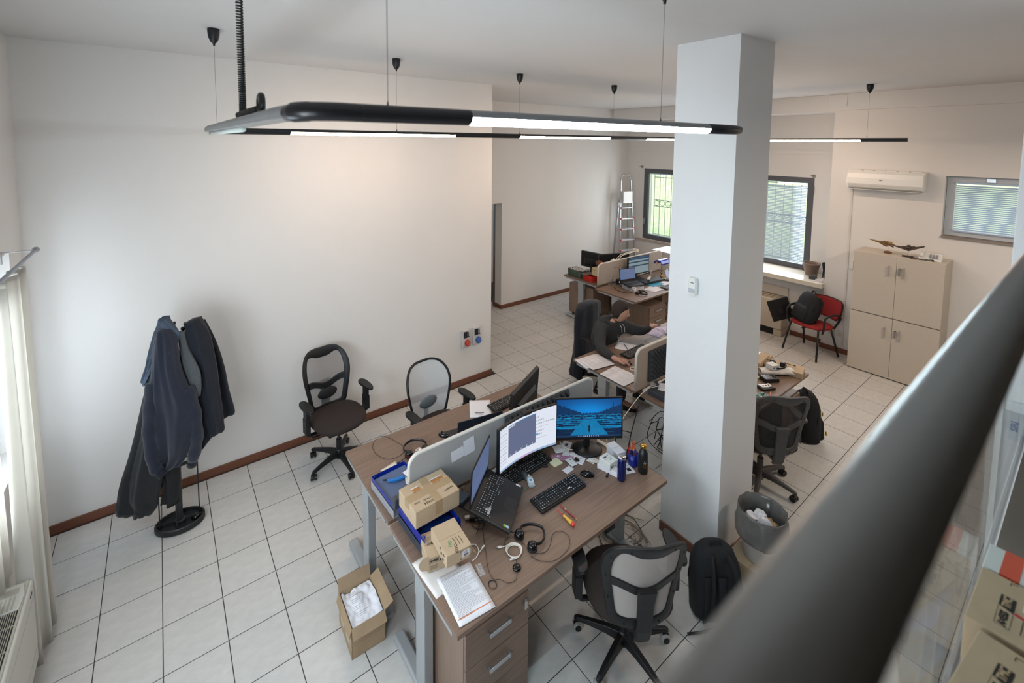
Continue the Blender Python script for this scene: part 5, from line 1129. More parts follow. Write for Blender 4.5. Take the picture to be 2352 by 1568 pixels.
# ---------------------------------------------------------------- seated person
SKIN = mat('skin', '#b98f7c', .6); HOOD = mat('charcoal_hoodie_cloth', '#2f3031', .95, var=.15, vscale=12, bump=.25, bscale=200)
HAIR = mat('dark_brown_hair', '#2a201b', .8, var=.3, vscale=60, bump=.4, bscale=200)
TROUS = mat('dark_grey_trousers', '#2a2a2b', .9)
def skin(V_, E_, root, sub=2):
    names = list(V_); me = bpy.data.meshes.new('s'); me.from_pydata([V_[n][0] for n in names], [(names.index(a), names.index(b_)) for a, b_ in E_], [])
    o = bpy.data.objects.new('s', me); COL.objects.link(o); md = o.modifiers.new('skin', 'SKIN'); md.use_smooth_shade = True
    for i, n in enumerate(names):
        r = V_[n][1]; me.skin_vertices[0].data[i].radius = (r, r) if not isinstance(r, tuple) else r
        me.skin_vertices[0].data[i].use_root = (n == root)
    s_ = o.modifiers.new('sub', 'SUBSURF'); s_.levels = sub; s_.render_levels = sub
    out = bpy.data.meshes.new_from_object(o.evaluated_get(bpy.context.evaluated_depsgraph_get())); bpy.data.objects.remove(o); return out
def from_mesh(me, name, m, parent=None, off=None):
    if off is not None: me.transform(Matrix.Translation(off))
    me.materials.clear(); me.materials.append(m)
    for p in me.polygons: p.use_smooth = True
    o = bpy.data.objects.new(name, me); COL.objects.link(o)
    if parent is not None: o.parent = parent
    return o
def join_meshes(ms):
    bm = bmesh.new()
    for x in ms: bm.from_mesh(x)
    out = bpy.data.meshes.new('j'); bm.to_mesh(out); bm.free(); return out
J = dict(hip=(4.86, -.72, .54), belly=(4.80, -.80, .68), chest=(4.73, -.90, .84), neck0=(4.725, -.985, .965), neck=(4.75, -1.02, 1.02),
    shR=(4.56, -.95, .93), elR=(4.385, -1.11, .80), wrR=(4.335, -1.365, .785), paR=(4.375, -1.415, .782),
    shL=(4.86, -1.03, .93), elL=(5.03, -1.18, .86), wrL=(5.24, -1.19, .865), paL=(5.31, -1.18, .865),
    thR=(4.74, -.84, .53), knR=(4.66, -1.22, .50), anR=(4.70, -1.17, .10), toR=(4.78, -1.32, .045),
    thL=(4.98, -.86, .53), knL=(5.00, -1.26, .50), anL=(5.06, -1.15, .10), toL=(5.10, -1.32, .045))
J = {k: Vector(v) for k, v in J.items()}
def ch(*names): return [(a, b_) for a, b_ in zip(names, names[1:])]
Vb = {k: (J[k], r) for k, r in dict(hip=.10, belly=.09, chest=.10, neck0=.042, neck=.042, shR=.05, elR=.038, wrR=.026, paR=(.034, .018), shL=.05, elL=.038, wrL=.026, paL=(.034, .018), thR=.075, knR=.055, anR=.035, toR=.03, thL=.075, knL=.055, anL=.035, toL=.03).items()}
Eb = ch('hip', 'belly', 'chest', 'neck0', 'neck')+ch('chest', 'shR', 'elR', 'wrR', 'paR')+ch('chest', 'shL', 'elL', 'wrL', 'paL')+ch('hip', 'thR', 'knR', 'anR', 'toR')+ch('hip', 'thL', 'knL', 'anL', 'toL')
ms = [skin(Vb, Eb, 'hip')]
def hand(pa, wr, up_, side, curl, spread=.16):
    """palm at pa, five fingers leaving it; side = direction of the thumb"""
    d = (pa-wr).normalized(); up_ = Vector(up_).normalized(); sd = d.cross(up_).normalized()*side; out = []
    for k, (o_, L_) in enumerate(((-.027, .062), (-.009, .074), (.009, .078), (.027, .070))):
        q = pa+sd*o_*1.0; a = d+sd*(o_*spread/.027); a.normalize(); pts = [q-d*.01, q+a*.028, q+a*(.028+L_*.5)-up_*curl*.45*L_, q+a*(.028+L_*.80)-up_*curl*L_*1.05]
        Vv = {str(i): (p, r) for i, (p, r) in enumerate(zip(pts, (.010, .0098, .0088, .0072)))}; out.append(skin(Vv, ch('0', '1', '2', '3'), '0', 1))
    q = pa-d*.035+sd*.022; Vv = {str(i): (p, r) for i, (p, r) in enumerate(zip([q, q+sd*.026+d*.022, q+sd*.040+d*.050-up_*.012*curl, q+sd*.036+d*.072-up_*.022*curl], (.013, .0115, .0105, .008)))}
    out.append(skin(Vv, ch('0', '1', '2', '3'), '0', 1)); return out
ms += hand(J['paR'], J['wrR'], (0, 0, 1), 1, .45) + hand(J['paL'], J['wrL'], (.1, 0, 1), -1, .3)
# head, turned towards +x and down a little
HC = Vector((4.795, -1.055, 1.115)); HT = Matrix.Translation(HC) @ Matrix.Rotation(R(-38), 4, 'Z') @ Matrix.Rotation(R(14), 4, 'Y')   # local +x = face
def head_r(a, t_):   # a around (0 = face), t_ 0 chin .. 1 crown
    ph = (1-t_)*PI*.96+.02; z = math.cos(ph)*.122; rr = math.sin(ph)**.8
    x = .098*math.cos(a)*rr; y = .076*math.sin(a)*rr
    if z < -.02: k = (-.02-z)/.10; x *= 1-.10*k if math.cos(a) > 0 else 1-.42*k; y *= 1-.30*k
    f = max(0, math.cos(a))**14
    x += f*(.024*math.exp(-((z+.022)/.018)**2)+.008*math.exp(-((z-.0)/.03)**2)+.010*math.exp(-((z+.062)/.010)**2)+.008*math.exp(-((z+.095)/.016)**2))
    e = max(0, math.cos(a-.42))**40+max(0, math.cos(a+.42))**40; x -= e*.012*math.exp(-((z-.008)/.012)**2)
    return Vector((x, y, z))
g = G(); g.T = HT; n_ = 48; g.rings([[head_r(2*PI*j/n_, i/30) for j in range(n_)] for i in range(31)])
for s in (-1, 1): g.ell((-.008, s*.078, -.008), (.016, .008, .030), 12, 8)
hm = bpy.data.meshes.new('h'); hm.from_pydata(g.v, [], g.f); ms.append(hm)
base = Vector((4.86, -.85, 0.0))
pb_ = from_mesh(join_meshes(ms), 'person', SKIN, None, -base); pb_.location = base
tag(pb_, 'person with short dark hair in a charcoal hoodie, leaning over the desk, one hand on a mouse, the other reaching out', 'person')
pb_['label'] = 'seated person in charcoal hoodie leaning over a desk, hand on a mouse'
g = G(); g.T = Matrix.Translation(-base) @ HT
for s in (-1, 1): g.ell((.080, s*.031, .008), (.010, .012, .008), 12, 8)
g.build('eyes', mat('dark_eye', '#2b211d', .3), pb_, smooth=True)
g = G(); g.T = Matrix.Translation(-base) @ HT
g.b(.084, .096, -.022, .022, -.066, -.062).build('mouth', mat('lip', '#8d5a50', .5), pb_, bevel=.002)
g = G(); g.T = Matrix.Translation(-base) @ HT
def hair_r(a, t_):
    p = head_r(a, .0+t_*1.0); lim = .052 if math.cos(a) > .45 else (-.005 if math.cos(a) > -.05 else -.060); p = head_r(a, max(t_, 0)); return p
rows_ = []
for i in range(15):
    row = []
    for j in range(n_):
        a = 2*PI*j/n_; c_ = math.cos(a); lim = .60+.12*max(0, c_)**2 if c_ > .1 else .60-.34*min(1, (.1-c_)/.5)
        t_ = lim+(1-lim)*(i/14); p = head_r(a, t_); nn = p.normalized(); row.append(p*1.0+nn*(.004+.010*min(1, i/2)+.003*noise.noise((a*6, t_*20, 1))))
    rows_.append(row)
g.rings(rows_, cap=True); g.build('hair', HAIR, pb_, smooth=True)
# clothes
Vh = {k: (J[k], r) for k, r in dict(hip=.165, belly=.160, chest=.172, neck0=.088, shR=.085, elR=.064, wrR=.040, shL=.085, elL=.064, wrL=.040).items()}
Vh['neck0'] = (J['neck0']+Vector((0, .005, .012)), .092); Vh['wrR'] = (J['wrR'].lerp(J['elR'], .10), .038); Vh['wrL'] = (J['wrL'].lerp(J['elL'], .10), .038)
o = from_mesh(skin(Vh, ch('hip', 'belly', 'chest', 'neck0')+ch('chest', 'shR', 'elR', 'wrR')+ch('chest', 'shL', 'elL', 'wrL'), 'hip'), 'hoodie', HOOD, pb_, -base)
g = G(); c = J['neck0'].lerp(J['neck'], .35)-base; g.tube([(c.x+.064*math.cos(a), c.y+.01+.060*math.sin(a), c.z+.008+.02*math.sin(a)) for a in [2*PI*i/24 for i in range(24)]], [.022+.012*max(0, math.sin(2*PI*i/24)) for i in range(24)], 10, True); g.ell((c.x-.035, c.y+.085, c.z+.0), (.105, .075, .06), 20, 12); g.build('hood', HOOD, pb_, smooth=True)
g = G(); q = J['chest']-base+Vector((.03, -.155, .0))
g.tube([q+Vector((.0, .0, -.04)), q+Vector((.004, 0, .03)), q+Vector((.02, .0, .05)), q+Vector((.035, 0, .03))], .0028, 5); g.tube([q+Vector((.05, .005, .035)), q+Vector((.06, .004, .015)), q+Vector((.075, .008, .03))], .0028, 5); g.tube([q+Vector((.015, -.0, .01)), q+Vector((.02, 0, -.045))], .0025, 5); g.build('chest_print', mat('grey_blue_print', '#6d7880', .7), pb_)
for s in (-1, 1):
    g = G(); c = J['neck']-base+Vector((.03+.022*s, -.065, -.045)); g.tube([c, c+Vector((.003*s, -.03, -.03)), c+Vector((.004*s, -.035, -.09))], .003, 6); g.build('drawstring', mat('pale_string', '#b9b5ae', .7), pb_)
Vt = {k: (J[k], r) for k, r in dict(hip=.15, thR=.095, knR=.072, anR=.055, thL=.095, knL=.072, anL=.055).items()}
from_mesh(skin(Vt, ch('hip', 'thR', 'knR', 'anR')+ch('hip', 'thL', 'knL', 'anL'), 'hip'), 'trousers', TROUS, pb_, -base)
for an, to in (('anR', 'toR'), ('anL', 'toL')):
    a, b_ = J[an]-base, J[to]-base; d = (b_-a); d.z = 0; d.normalize(); sd_ = Vector((-d.y, d.x, 0)); g = G()
    g.rings([[a+d*x+sd_*(w_*math.cos(t_))+Vector((0, 0, -a.z+.012+max(0, h_*math.sin(t_)))) for t_ in [PI*i/10 for i in range(11)]] for x, w_, h_ in ((-.06, .02, .04), (-.05, .034, .075), (.02, .040, .080), (.09, .044, .060), (.15, .042, .045), (.19, .028, .030), (.20, .01, .02))]); sh_ = g.build('shoe', BLACKM, pb_, smooth=True)
    g = G(); g.rings([[a+d*x+sd_*(w_*s)+Vector((0, 0, -a.z+z)) for s, z in ((-1, 0), (1, 0), (1, .016), (-1, .016))] for x, w_ in ((-.065, .02), (-.05, .038), (.09, .048), (.15, .045), (.20, .02))]); g.build('white_sole', mat('pale_sole', '#b7b4ae', .6), sh_)
# jacket over the chair back
garment('jacket', 'dark navy jacket hung over the back of the occupied office chair', 'jacket', [((4.80, -.45, 1.01), (5.12, -.40, 1.01)), ((4.68, -.47, .95), (5.22, -.38, .95)), ((4.63, -.50, .74), (5.23, -.36, .74)), ((4.60, -.54, .55), (5.24, -.34, .58)), ((4.58, -.56, .38), (5.15, -.34, .42)), ((4.57, -.56, .24), (4.92, -.40, .30)), ((4.57, -.56, .14), (4.72, -.50, .20))], lambda v: .085+.02*v, NAVYD, 5, .014, 51, hem=.02)
sj = thing('jacket_label', 'small pale maker tag inside the collar of the navy jacket', 'tag', (4.93, -.475, .915)); G().b(-.02, .02, -.01, .01, 0, .003).build('tag', PAPER, sj)

# ---------------------------------------------------------------- on the occupied desk
for k, (x, y, rz) in enumerate(((4.165, -1.18, 84), (4.145, -1.20, 78), (4.185, -1.215, 88), (4.17, -1.26, 80))):
    sheet(['lowest sheet of the typed paper stack by the elbow, its corner showing', 'second typed sheet of the stack by the elbow', 'third typed sheet of the stack by the elbow', 'topmost typed sheet of the stack by the elbow'][k], (x, y, DZ+.003*k), R(rz), .21, .297, lines=(0, 0, 20, 24)[k], seed=k+60, curl=.004)
for k, (x, y, rz) in enumerate(((4.15, -1.52, 94), (4.145, -1.62, 90))):
    sheet(['typed sheet lying under another beside the taupe screen', 'typed sheet nearest to the taupe screen end'][k], (x, y, DZ+.003+.002*k), R(rz), .21, .27, lines=24, seed=k+70, curl=.002)
sheet('note sheet with a black pen on it, in front of the seated person', (4.753, -1.178, 0.741), R(28), .20, .22, seed=80, lines=7)
t = thing('ball_pen', 'black pen lying on the note sheet before the seated person', 'pen', (4.783, -1.137, 0.744), -2.212); G().cyl((0, 0, .005), (.13, 0, .005), .004, n=8).build('barrel', BLACK, t); G().cyl((.13, 0, .005), (.142, 0, .005), .004, .001, n=8).build('tip', CHROME, t)
keyboard('black keyboard between the note sheet and the taupe screen', (4.729, -1.329, 0.743), R(2), brand=False)
mouse('black mouse under the hand of the seated person', (4.425, -1.455, DZ), R(-120), BLACK)
g = G(); c0 = Vector((4.37, -1.56, DZ+.004))
for k in range(4): g.tube([(c0.x+(.03+.004*k)*math.cos(a)+.006*k, c0.y+(.028)*math.sin(a), c0.z+.002*k+.003*math.sin(2*a+k)) for a in [2*PI*i/22 for i in range(22)]], .0022, 5, True)
o = g.build('cable_coil', CABLEW, smooth=True); tag(o, 'tangled white cable beside the end of the taupe screen', 'cable')
monitor('dark monitor with its back edge showing above the taupe screen by the pillar', (5.30, -1.46, DZ), R(180+12), .53, .31, .10, None, stand='rect')
sheet('lilac sheet of paper by the reaching hand', (5.42, -1.13, DZ), R(10), .30, .21, m=mat('lilac_paper', '#b9b4cf', .7), seed=90)
sheet('second lilac sheet partly hidden by the pillar', (5.62, -1.20, DZ+.002), R(-12), .30, .21, m=MATS['lilac_paper'], seed=91)
wire('mouse_cable', 'thin black cable looping over the lilac sheets', [(5.05, -1.30, .746), (5.06, -1.22, .746), (5.2, -1.22, .75), (5.3, -1.3, .75), (5.45, -1.25, .75), (5.55, -1.12, .75)], .0016, CABLEK)

# ---------------------------------------------------------------- desk behind the pillar, left end
t = thing('scanner', 'flat dark grey device on the desk end behind the taupe screen', 'scanner', (4.22, -2.02, DZ), R(0)); G().b(-.13, .17, -.09, .09, 0, .05).build('body', mat('slate_plastic', '#3b4049', .5), t, bevel=.008); G().b(-.12, .16, -.08, .08, .05, .055).build('lid', mat('dark_slate_lid', '#363b40', .5), t, bevel=.003)
sheet('crumpled white papers on the flat dark device', (4.24, -2.03, DZ+.057), R(30), .15, .13, curl=.02, lines=6, seed=95)
wire('white_lead', 'white lead draped over the flat dark device', [(4.02, -1.93, .80), (4.10, -1.96, .81), (4.2, -2.0, .815), (4.3, -2.08, .81), (4.36, -2.12, .80), (4.3, -2.14, .80), (4.15, -2.10, .80)], .0025, CABLEW)
wire('black_lead', 'black lead draped across the flat dark device edge', [(4.12, -2.16, .745), (4.18, -2.11, .80), (4.28, -2.06, .802), (4.35, -2.0, .80)], .003, CABLEK)
t = thing('clear_cup', 'small clear plastic cup at the foot of the dark foam', 'cup', (4.20, -1.92, DZ)); G().lathe([(.001, 0), (.02, .001), (.026, .06), (.024, .06), (.018, .004), (.001, .004)]).build('body', mat('clear_crumpled_plastic', '#c9c2bf', .1, alpha=.55), t, smooth=True)

# ---------------------------------------------------------------- desk right of the pillar
lc = carton('long flat cardboard carton at the far corner of the right hand desk', (5.66, -2.50, DZ), (.20, .34, .055), R(14)); label_sticker(TR((-.02, -.1705, .03), rx=PI/2), lc, .06, .035)
carton('cardboard carton with tape at the pillar side of the right hand desk', (5.55, -2.24, DZ), (.30, .22, .09), R(6), tape=True)
carton('small plain carton wedged behind the headset, right hand desk', (5.70, -2.30, DZ), (.14, .10, .07), R(6))
pbx = carton('small white printed adapter box on the white roll, right hand desk', (5.47, -2.46, DZ+.066), (.09, .08, .045), R(-20), MATS['printed_carton'])
for x, z, a, b_, c in ((-.03, .012, .014, .014, '#4a4a4c'), (-.008, .022, .006, .006, '#b5262a'), (.01, .012, .018, .007, '#5fae9d')): G().b(x, x+a, -.0406, -.040, z, z+b_).build('printed_mark', mat('print_'+c[1:], c, .6), pbx)
wr = G(); wr.grid(lambda u, v: ((u-.5)*.34, .055*math.cos(v*2*PI)*(1+.12*noise.noise((u*6, v*5, 2))), .034+.031*math.sin(v*2*PI)*(1+.15*noise.noise((u*7, v*4, 9)))), 20, 16)
o = wr.build('bubble_wrap', mat('white_wrap_film', '#d5d0ca', .35, bump=.5, bscale=120), smooth=True); o.location = (5.50, -2.48, DZ); o.rotation_euler = (0, 0, R(-38)); tag(o, 'crumpled roll of white wrap on the right hand desk', 'wrap')
t = thing('card_terminal', 'black and grey device with a small screen, right hand desk', 'device', (5.31, -2.50, DZ), R(-30))
G().b(-.075, .075, -.05, .05, 0, .035).build('body', BLACK, t, bevel=.006); G().b(-.07, .07, -.046, .046, .035, .041).build('face', mat('brushed_slate', '#6d747c', .35, .5), t, bevel=.004); G().b(-.055, .01, -.032, .034, .041, .0425).build('display', mat('pale_lcd', '#7d8486', .2), t)
for i in range(3):
    for j in range(4): G().b(.02+i*.015, .031+i*.015, -.032+j*.017, -.021+j*.017, .041, .0435).build('key', BLACK, t)
t = thing('opened_device', 'opened black device with a white bracket, right hand desk', 'device', (5.12, -2.545, DZ), R(-24))
G().b(-.07, .07, -.05, .05, 0, .022).build('body', BLACK, t, bevel=.004); G().prism([(-.055, -.02), (.0, -.028), (.055, -.02), (.06, .035), (.03, .022), (-.02, .03), (-.06, .04)], .022, .03).build('white_bracket', WHITEP, t, bevel=.002)
for x in (-.03, 0, .03): G().b(x-.008, x+.008, -.01, .006, .0302, .031).build('slot', INK, t)
sd2 = thing('screwdriver', 'red and yellow screwdriver on the right hand desk edge', 'screwdriver', (5.10, -2.60, DZ), R(-160))
alongx([(.002, 0), (.003, .004), (.003, .07)], .0115).build('shaft', mat('pen_gold', '#b99a52', .3, .8), sd2, smooth=True); alongx([(.006, .065), (.011, .08), (.009, .10), (.012, .13), (.008, .15), (.002, .152)]).build('handle', mat('red_orange_handle', '#c8401f', .35), sd2, smooth=True)
pc = thing('circuit_board', 'green circuit board in a grey tray on the right hand desk', 'circuit board', (4.92, -2.60, DZ), R(-10))
G().b(-.08, .08, -.06, .06, 0, .012).build('tray', mat('brushed_slate', '#6d747c', .35, .5), pc, bevel=.006); G().b(-.07, .07, -.05, .05, .012, .016).build('board', mat('board_green', '#2c4a3a', .4), pc)
rr = random.Random(9)
for k in range(14):
    x, y = rr.uniform(-.06, .05), rr.uniform(-.042, .035); G().b(x, x+rr.uniform(.008, .022), y, y+rr.uniform(.006, .016), .016, .016+rr.uniform(.003, .009)).build('component', rr.choice((WHITEP, BLACK, CHROME, MATS['print_5fae9d'])), pc)
t = thing('tweezers', 'thin brass coloured stick at the desk edge by the circuit board', 'stick', (4.86, -2.665, DZ+.004), R(38)); G().cyl((0, 0, 0), (.13, 0, 0), .003, n=6).build('stick', mat('pen_gold', '#b99a52', .3, .8), t)
t = thing('ear_plugs', 'pale yellow foam bits beside the device with a small screen', 'foam', (5.27, -2.41, DZ)); G().b(-.02, .02, -.015, .015, 0, .012).b(-.01, .03, .01, .03, 0, .010).build('foam_bits', mat('pale_yellow_paper', '#d9d8b4', .8), t, bevel=.003)
headset('black headset resting on the long cartons, right hand desk', (5.60, -2.46, DZ+.06), R(200), span=.10)
t = thing('glasses_case', 'folded black strap between the cartons, right hand desk', 'strap', (5.63, -2.56, DZ+.0), R(20)); G().b(-.05, .05, -.03, .03, 0, .012).build('body', BLACKM, t, bevel=.004)
# backpacks
def backpack(label, loc, rz, w_=.32, d_=.18, h_=.46, lean=0, m=None, yellow=False, strapside=-1):
    m = m or mat('black_nylon', '#16181c', .85, bump=.2, bscale=300); t = thing('backpack', label, 'backpack', loc, rz); T = Matrix.Rotation(lean, 4, 'X')
    def ring(z, a, b_, p=3.2, off=0): return [((abs(math.cos(q))**(2/p))*a*(1 if math.cos(q) > 0 else -1), off+(abs(math.sin(q))**(2/p))*b_*(1 if math.sin(q) > 0 else -1), z) for q in [2*PI*i/32 for i in range(32)]]
    g = G(); g.T = T; g.rings([ring(0, w_*.42, d_*.36), ring(.02, w_*.49, d_*.48), ring(h_*.4, w_*.5, d_*.5), ring(h_*.72, w_*.47, d_*.44, 3, .01), ring(h_*.9, w_*.38, d_*.32, 2.6, .02), ring(h_*.98, w_*.24, d_*.18, 2.4, .03), ring(h_, w_*.1, d_*.06, 2, .035)]); g.build('body', m, t, smooth=True)
    g = G(); g.T = T @ Matrix.Translation((0, d_*.46, h_*.06)); g.rings([ring(0, w_*.36, d_*.12), ring(.02, w_*.4, d_*.2), ring(h_*.36, w_*.38, d_*.18), ring(h_*.46, w_*.30, d_*.08)]); g.build('front_pocket', m, t, smooth=True)
    for s in (-1, 1):
        g = G(); g.T = T; g.tube(spline([(s*w_*.15, -d_*.30, h_*.90), (s*w_*.21, -d_*.58, h_*.78), (s*w_*.24, -d_*.66, h_*.5), (s*w_*.27, -d_*.58, h_*.22), (s*w_*.36, -d_*.40, h_*.06)], 6), .011, 8, flat=2.6); g.build('shoulder_strap', m, t, smooth=True)
    g = G(); g.T = T; g.tube(spline([(-.035, d_*.0, h_*.94), (-.03, d_*-.02, h_*1.04), (.03, d_*-.02, h_*1.04), (.035, 0, h_*.94)], 6), .007, 6, flat=1.8); g.build('top_handle', m, t, smooth=True)
    g = G(); g.T = T; g.tube([(x*1.0, y, z) for x, y, z in [(w_*.505*math.cos(q), d_*.18, h_*.46+h_*.44*math.sin(q)) for q in [PI*i/20 for i in range(21)]]], .004, 5); g.build('zip', BLACKG, t, smooth=True)
    for k in range(3):
        g = G(); g.T = T; x = (-.28+.28*k)*w_; g.rings([[(x+s*.03, -d_*.49-o_, z) for s, o_ in ((-1, 0), (-.8, .008), (.8, .008), (1, 0))] for z in (h_*.12, h_*.3, h_*.5, h_*.68)]); g.build('back_padding', m, t, smooth=True)
    if yellow:
        for x, y, z in ((w_*.33, d_*.46, h_*.62), (w_*.38, d_*.60, h_*.22), (-w_*.2, d_*.62, h_*.5)):
            g = G(); g.T = T; g.box((x, y+.01, z), (.018, .008, .042)); g.build('yellow_zip_pull', mat('mustard_tag', '#c99a2e', .5), t, bevel=.002)
    return t
b_ = backpack('black backpack leaning against the pillar beside the nearest chair', (3.31, -3.03, 0), R(-35), .33, .20, .45, R(-6))
wire('backpack_strap', 'loose black strap end on the floor by the pillar backpack', [(3.20, -3.10, .03), (3.12, -3.06, .02), (3.06, -3.04, .03), (3.02, -3.0, .012)], .008, BLACKM)
backpack('black backpack with yellow tags standing by the right hand desk', (5.90, -2.64, 0), R(-130), .32, .22, .50, R(2), yellow=True)
backpack('black backpack lying on the red chair seat', (8.12, -1.80, .475), R(52), .36, .18, .46, R(20))
# trash bin on a carton beside the pillar
carton('plain cardboard carton under the waste bin by the pillar', (3.77, -3.10, 0), (.34, .30, .20), R(0), CARD)
tb_ = thing('waste_bin', 'white waste bin with a grey plastic liner folded over its rim', 'bin', (3.77, -3.10, .202))
G().lathe([(.001, 0), (.105, .001), (.112, .01), (.145, .33), (.150, .335), (.146, .33), (.108, .012), (.001, .012)], n=36).build('bucket', mat('grey_white_bucket', '#bdbab5', .4), tb_, smooth=True)
LIN = mat('grey_bin_liner', '#6f6c69', .2, alpha=.72)
def liner(u, v):
    a = 2*PI*u; r0 = [.150, .157, .165, .160, .150, .138, .128][min(6, int(v*6))]; f = v*6-int(v*6); zz = [(.16, .162), (.24, .163), (.32, .158), (.352, .152), (.33, .140), (.25, .132), (.12, .118)]
    i = min(5, int(v*6)); f = v*6-i; z = zz[i][0]+(zz[i+1][0]-zz[i][0])*f; r = zz[i][1]+(zz[i+1][1]-zz[i][1])*f; n = noise.noise((math.cos(a)*3, math.sin(a)*3, v*6))
    return (r*(1+.06*n)*math.cos(a), r*(1+.06*n)*math.sin(a), z+.02*n*(1 if v < .3 else .2))
g = G(); g.grid(liner, 72, 24); g.build('liner', LIN, tb_, smooth=True, solid=.0008)
rr = random.Random(2)
for k, (a, r) in enumerate(((.6, .055), (2.2, .06), (3.8, .06), (5.2, .055), (1.5, .01))):
    a += 0; g = G(); g.T = TR((3.77+r*math.cos(a), -3.10+r*math.sin(a), .44+.02*(k % 3)), rx=rr.uniform(0, 3), ry=rr.uniform(0, 3))
    g.rings([[((.045+.018*noise.noise((math.cos(t_)*2+k, math.sin(t_)*2, z*30)))*math.cos(t_), (.04+.02*noise.noise((math.sin(t_)*2, k, z*30)))*math.sin(t_), z) for t_ in [2*PI*i/14 for i in range(14)]] for z in (-.03, -.01, .01, .03)])
    o = g.build('crumpled_tissue', PAPER if k != 3 else mat('tan_tissue', '#a98d6a', .8), smooth=False); tag(o, ['crumpled white tissue at the back right of the waste bin', 'crumpled white tissue at the back left of the waste bin', 'crumpled white tissue at the front left of the waste bin', 'tan crumpled paper at the front right of the waste bin', 'crumpled white tissue in the middle of the waste bin, on the others'][k], 'rubbish')
# ---------------------------------------------------------------- red chair, wall things
rc = thing('visitor_chair', 'red upholstered chair with black tube legs and armrests by the cabinet', 'chair', (8.18, -1.90, 0), R(75))
REDF = mat('red_fabric', '#8f2424', .9, var=.06, vscale=30, bump=.15, bscale=300)
def sq2(w_, d_, z, n=32, p=3): return [((abs(math.cos(a))**(2/p))*w_*(1 if math.cos(a) > 0 else -1), (abs(math.sin(a))**(2/p))*d_*(1 if math.sin(a) > 0 else -1), z) for a in [2*PI*i/n for i in range(n)]]
g = G(); g.T = Matrix.Rotation(R(3), 4, 'X'); g.rings([sq2(.20, .19, .425), sq2(.235, .225, .435), sq2(.24, .23, .455), sq2(.225, .215, .475), sq2(.12, .11, .482)]); g.build('seat', REDF, rc, smooth=True)
g = G(); g.grid(lambda u, v: ((u-.5)*.46*(1-.18*(2*v-1)**4), -.235-.10*v-.10*(.25-(u-.5)**2)*1.0, .53+.27*v*(1-.0*u)+.02*math.sin(PI*u)), 16, 10); g.build('backrest', REDF, rc, smooth=True, solid=.035)
g = G(); g.grid(lambda u, v: ((u-.5)*.47*(1-.18*(2*v-1)**4), -.262-.10*v-.10*(.25-(u-.5)**2), .525+.28*v+.02*math.sin(PI*u)), 16, 10); g.build('back_shell', BLACK, rc, smooth=True, solid=.012)
for s in (-1, 1):
    for y0, y1 in ((.14, .22), (-.14, -.26)): G().tube([(s*.20, y0*.95, .445), (s*.25, y1, .012)], .013, 10).build('leg', BLACK, rc, smooth=True)
    G().tube(spline([(s*.235, .10, .40), (s*.27, .13, .50), (s*.275, .12, .63), (s*.275, .0, .665), (s*.275, -.14, .655), (s*.27, -.22, .60), (s*.22, -.27, .52), (s*.20, -.20, .42)], 5), .013, 8, flat=1.3).build('armrest', BLACK, rc, smooth=True)
G().b(-.20, .20, -.012, .012, .405, .42).b(-.012, .012, -.20, .18, .405, .42).build('under_frame', BLACK, rc)
TW = TR((8.18, -1.90, 0), rz=R(75)).inverted() @ TR((8.13, -1.50, .60), rz=R(-50)) @ Matrix.Rotation(R(-22), 4, 'Y') @ Matrix.Rotation(R(8), 4, 'X')
g = G(); g.T = TW; g.b(-.16, .14, -.012, .012, -.22, .14); o = g.build('writing_tablet', BLACKM, rc, bevel=.01)
for x in (-.06, .04): g = G(); g.T = TW; g.b(x-.003, x+.003, -.018, -.012, -.20, .12); g.build('rib', BLACK, o)
for z in (-.12, .02): g = G(); g.T = TW; g.b(-.14, .12, -.018, -.012, z-.003, z+.003); g.build('rib', BLACK, o)
# cabinets
def cabinet(label, z0, z1, key):
    t = thing('cabinet', label, 'cabinet', (8.355, -2.825, z0)); H = z1-z0; X0, X1, Y0, Y1 = -.205, .205, -.455, .455
    G().b(X0+.02, X1, Y0, Y1, 0, H).build('body', BEIGE, t, bevel=.002)
    for s in (-1, 1):
        d_ = G().b(X0, X0+.018, (0.0015 if s > 0 else Y0+.002), (Y1-.002 if s > 0 else -.0015), .003, H-.003).build('door', BEIGE, t, bevel=.0015)
        y = s*.075; zc = H-.20 if z0 < .4 else H-.20
        G().b(X0-.022, X0-.014, y-.007, y+.007, zc-.07, zc+.07).b(X0-.016, X0, y-.005, y+.005, zc-.07, zc-.058).b(X0-.016, X0, y-.005, y+.005, zc+.058, zc+.07).build('handle', mat('pale_mauve_handle', '#b3a9a9', .35, .4), d_, bevel=.003)
    k_ = G().cyl((X0-.012, -.035, H-.15), (X0, -.035, H-.15), .011).build('lock', CHROME, t)
    G().b(X0-.03, X0-.026, -.045, -.020, H-.24, H-.15).b(X0-.03, X0-.012, -.038, -.032, H-.158, H-.145).build('keys', mat('dull_metal', '#8d8b86', .5, .5), k_, bevel=.002)
    return t
cabinet('lower beige two door cabinet, standing on the floor by the far wall', .012, .825, 1); cabinet('upper beige two door cabinet stacked on the lower one', .832, 1.66, 1)
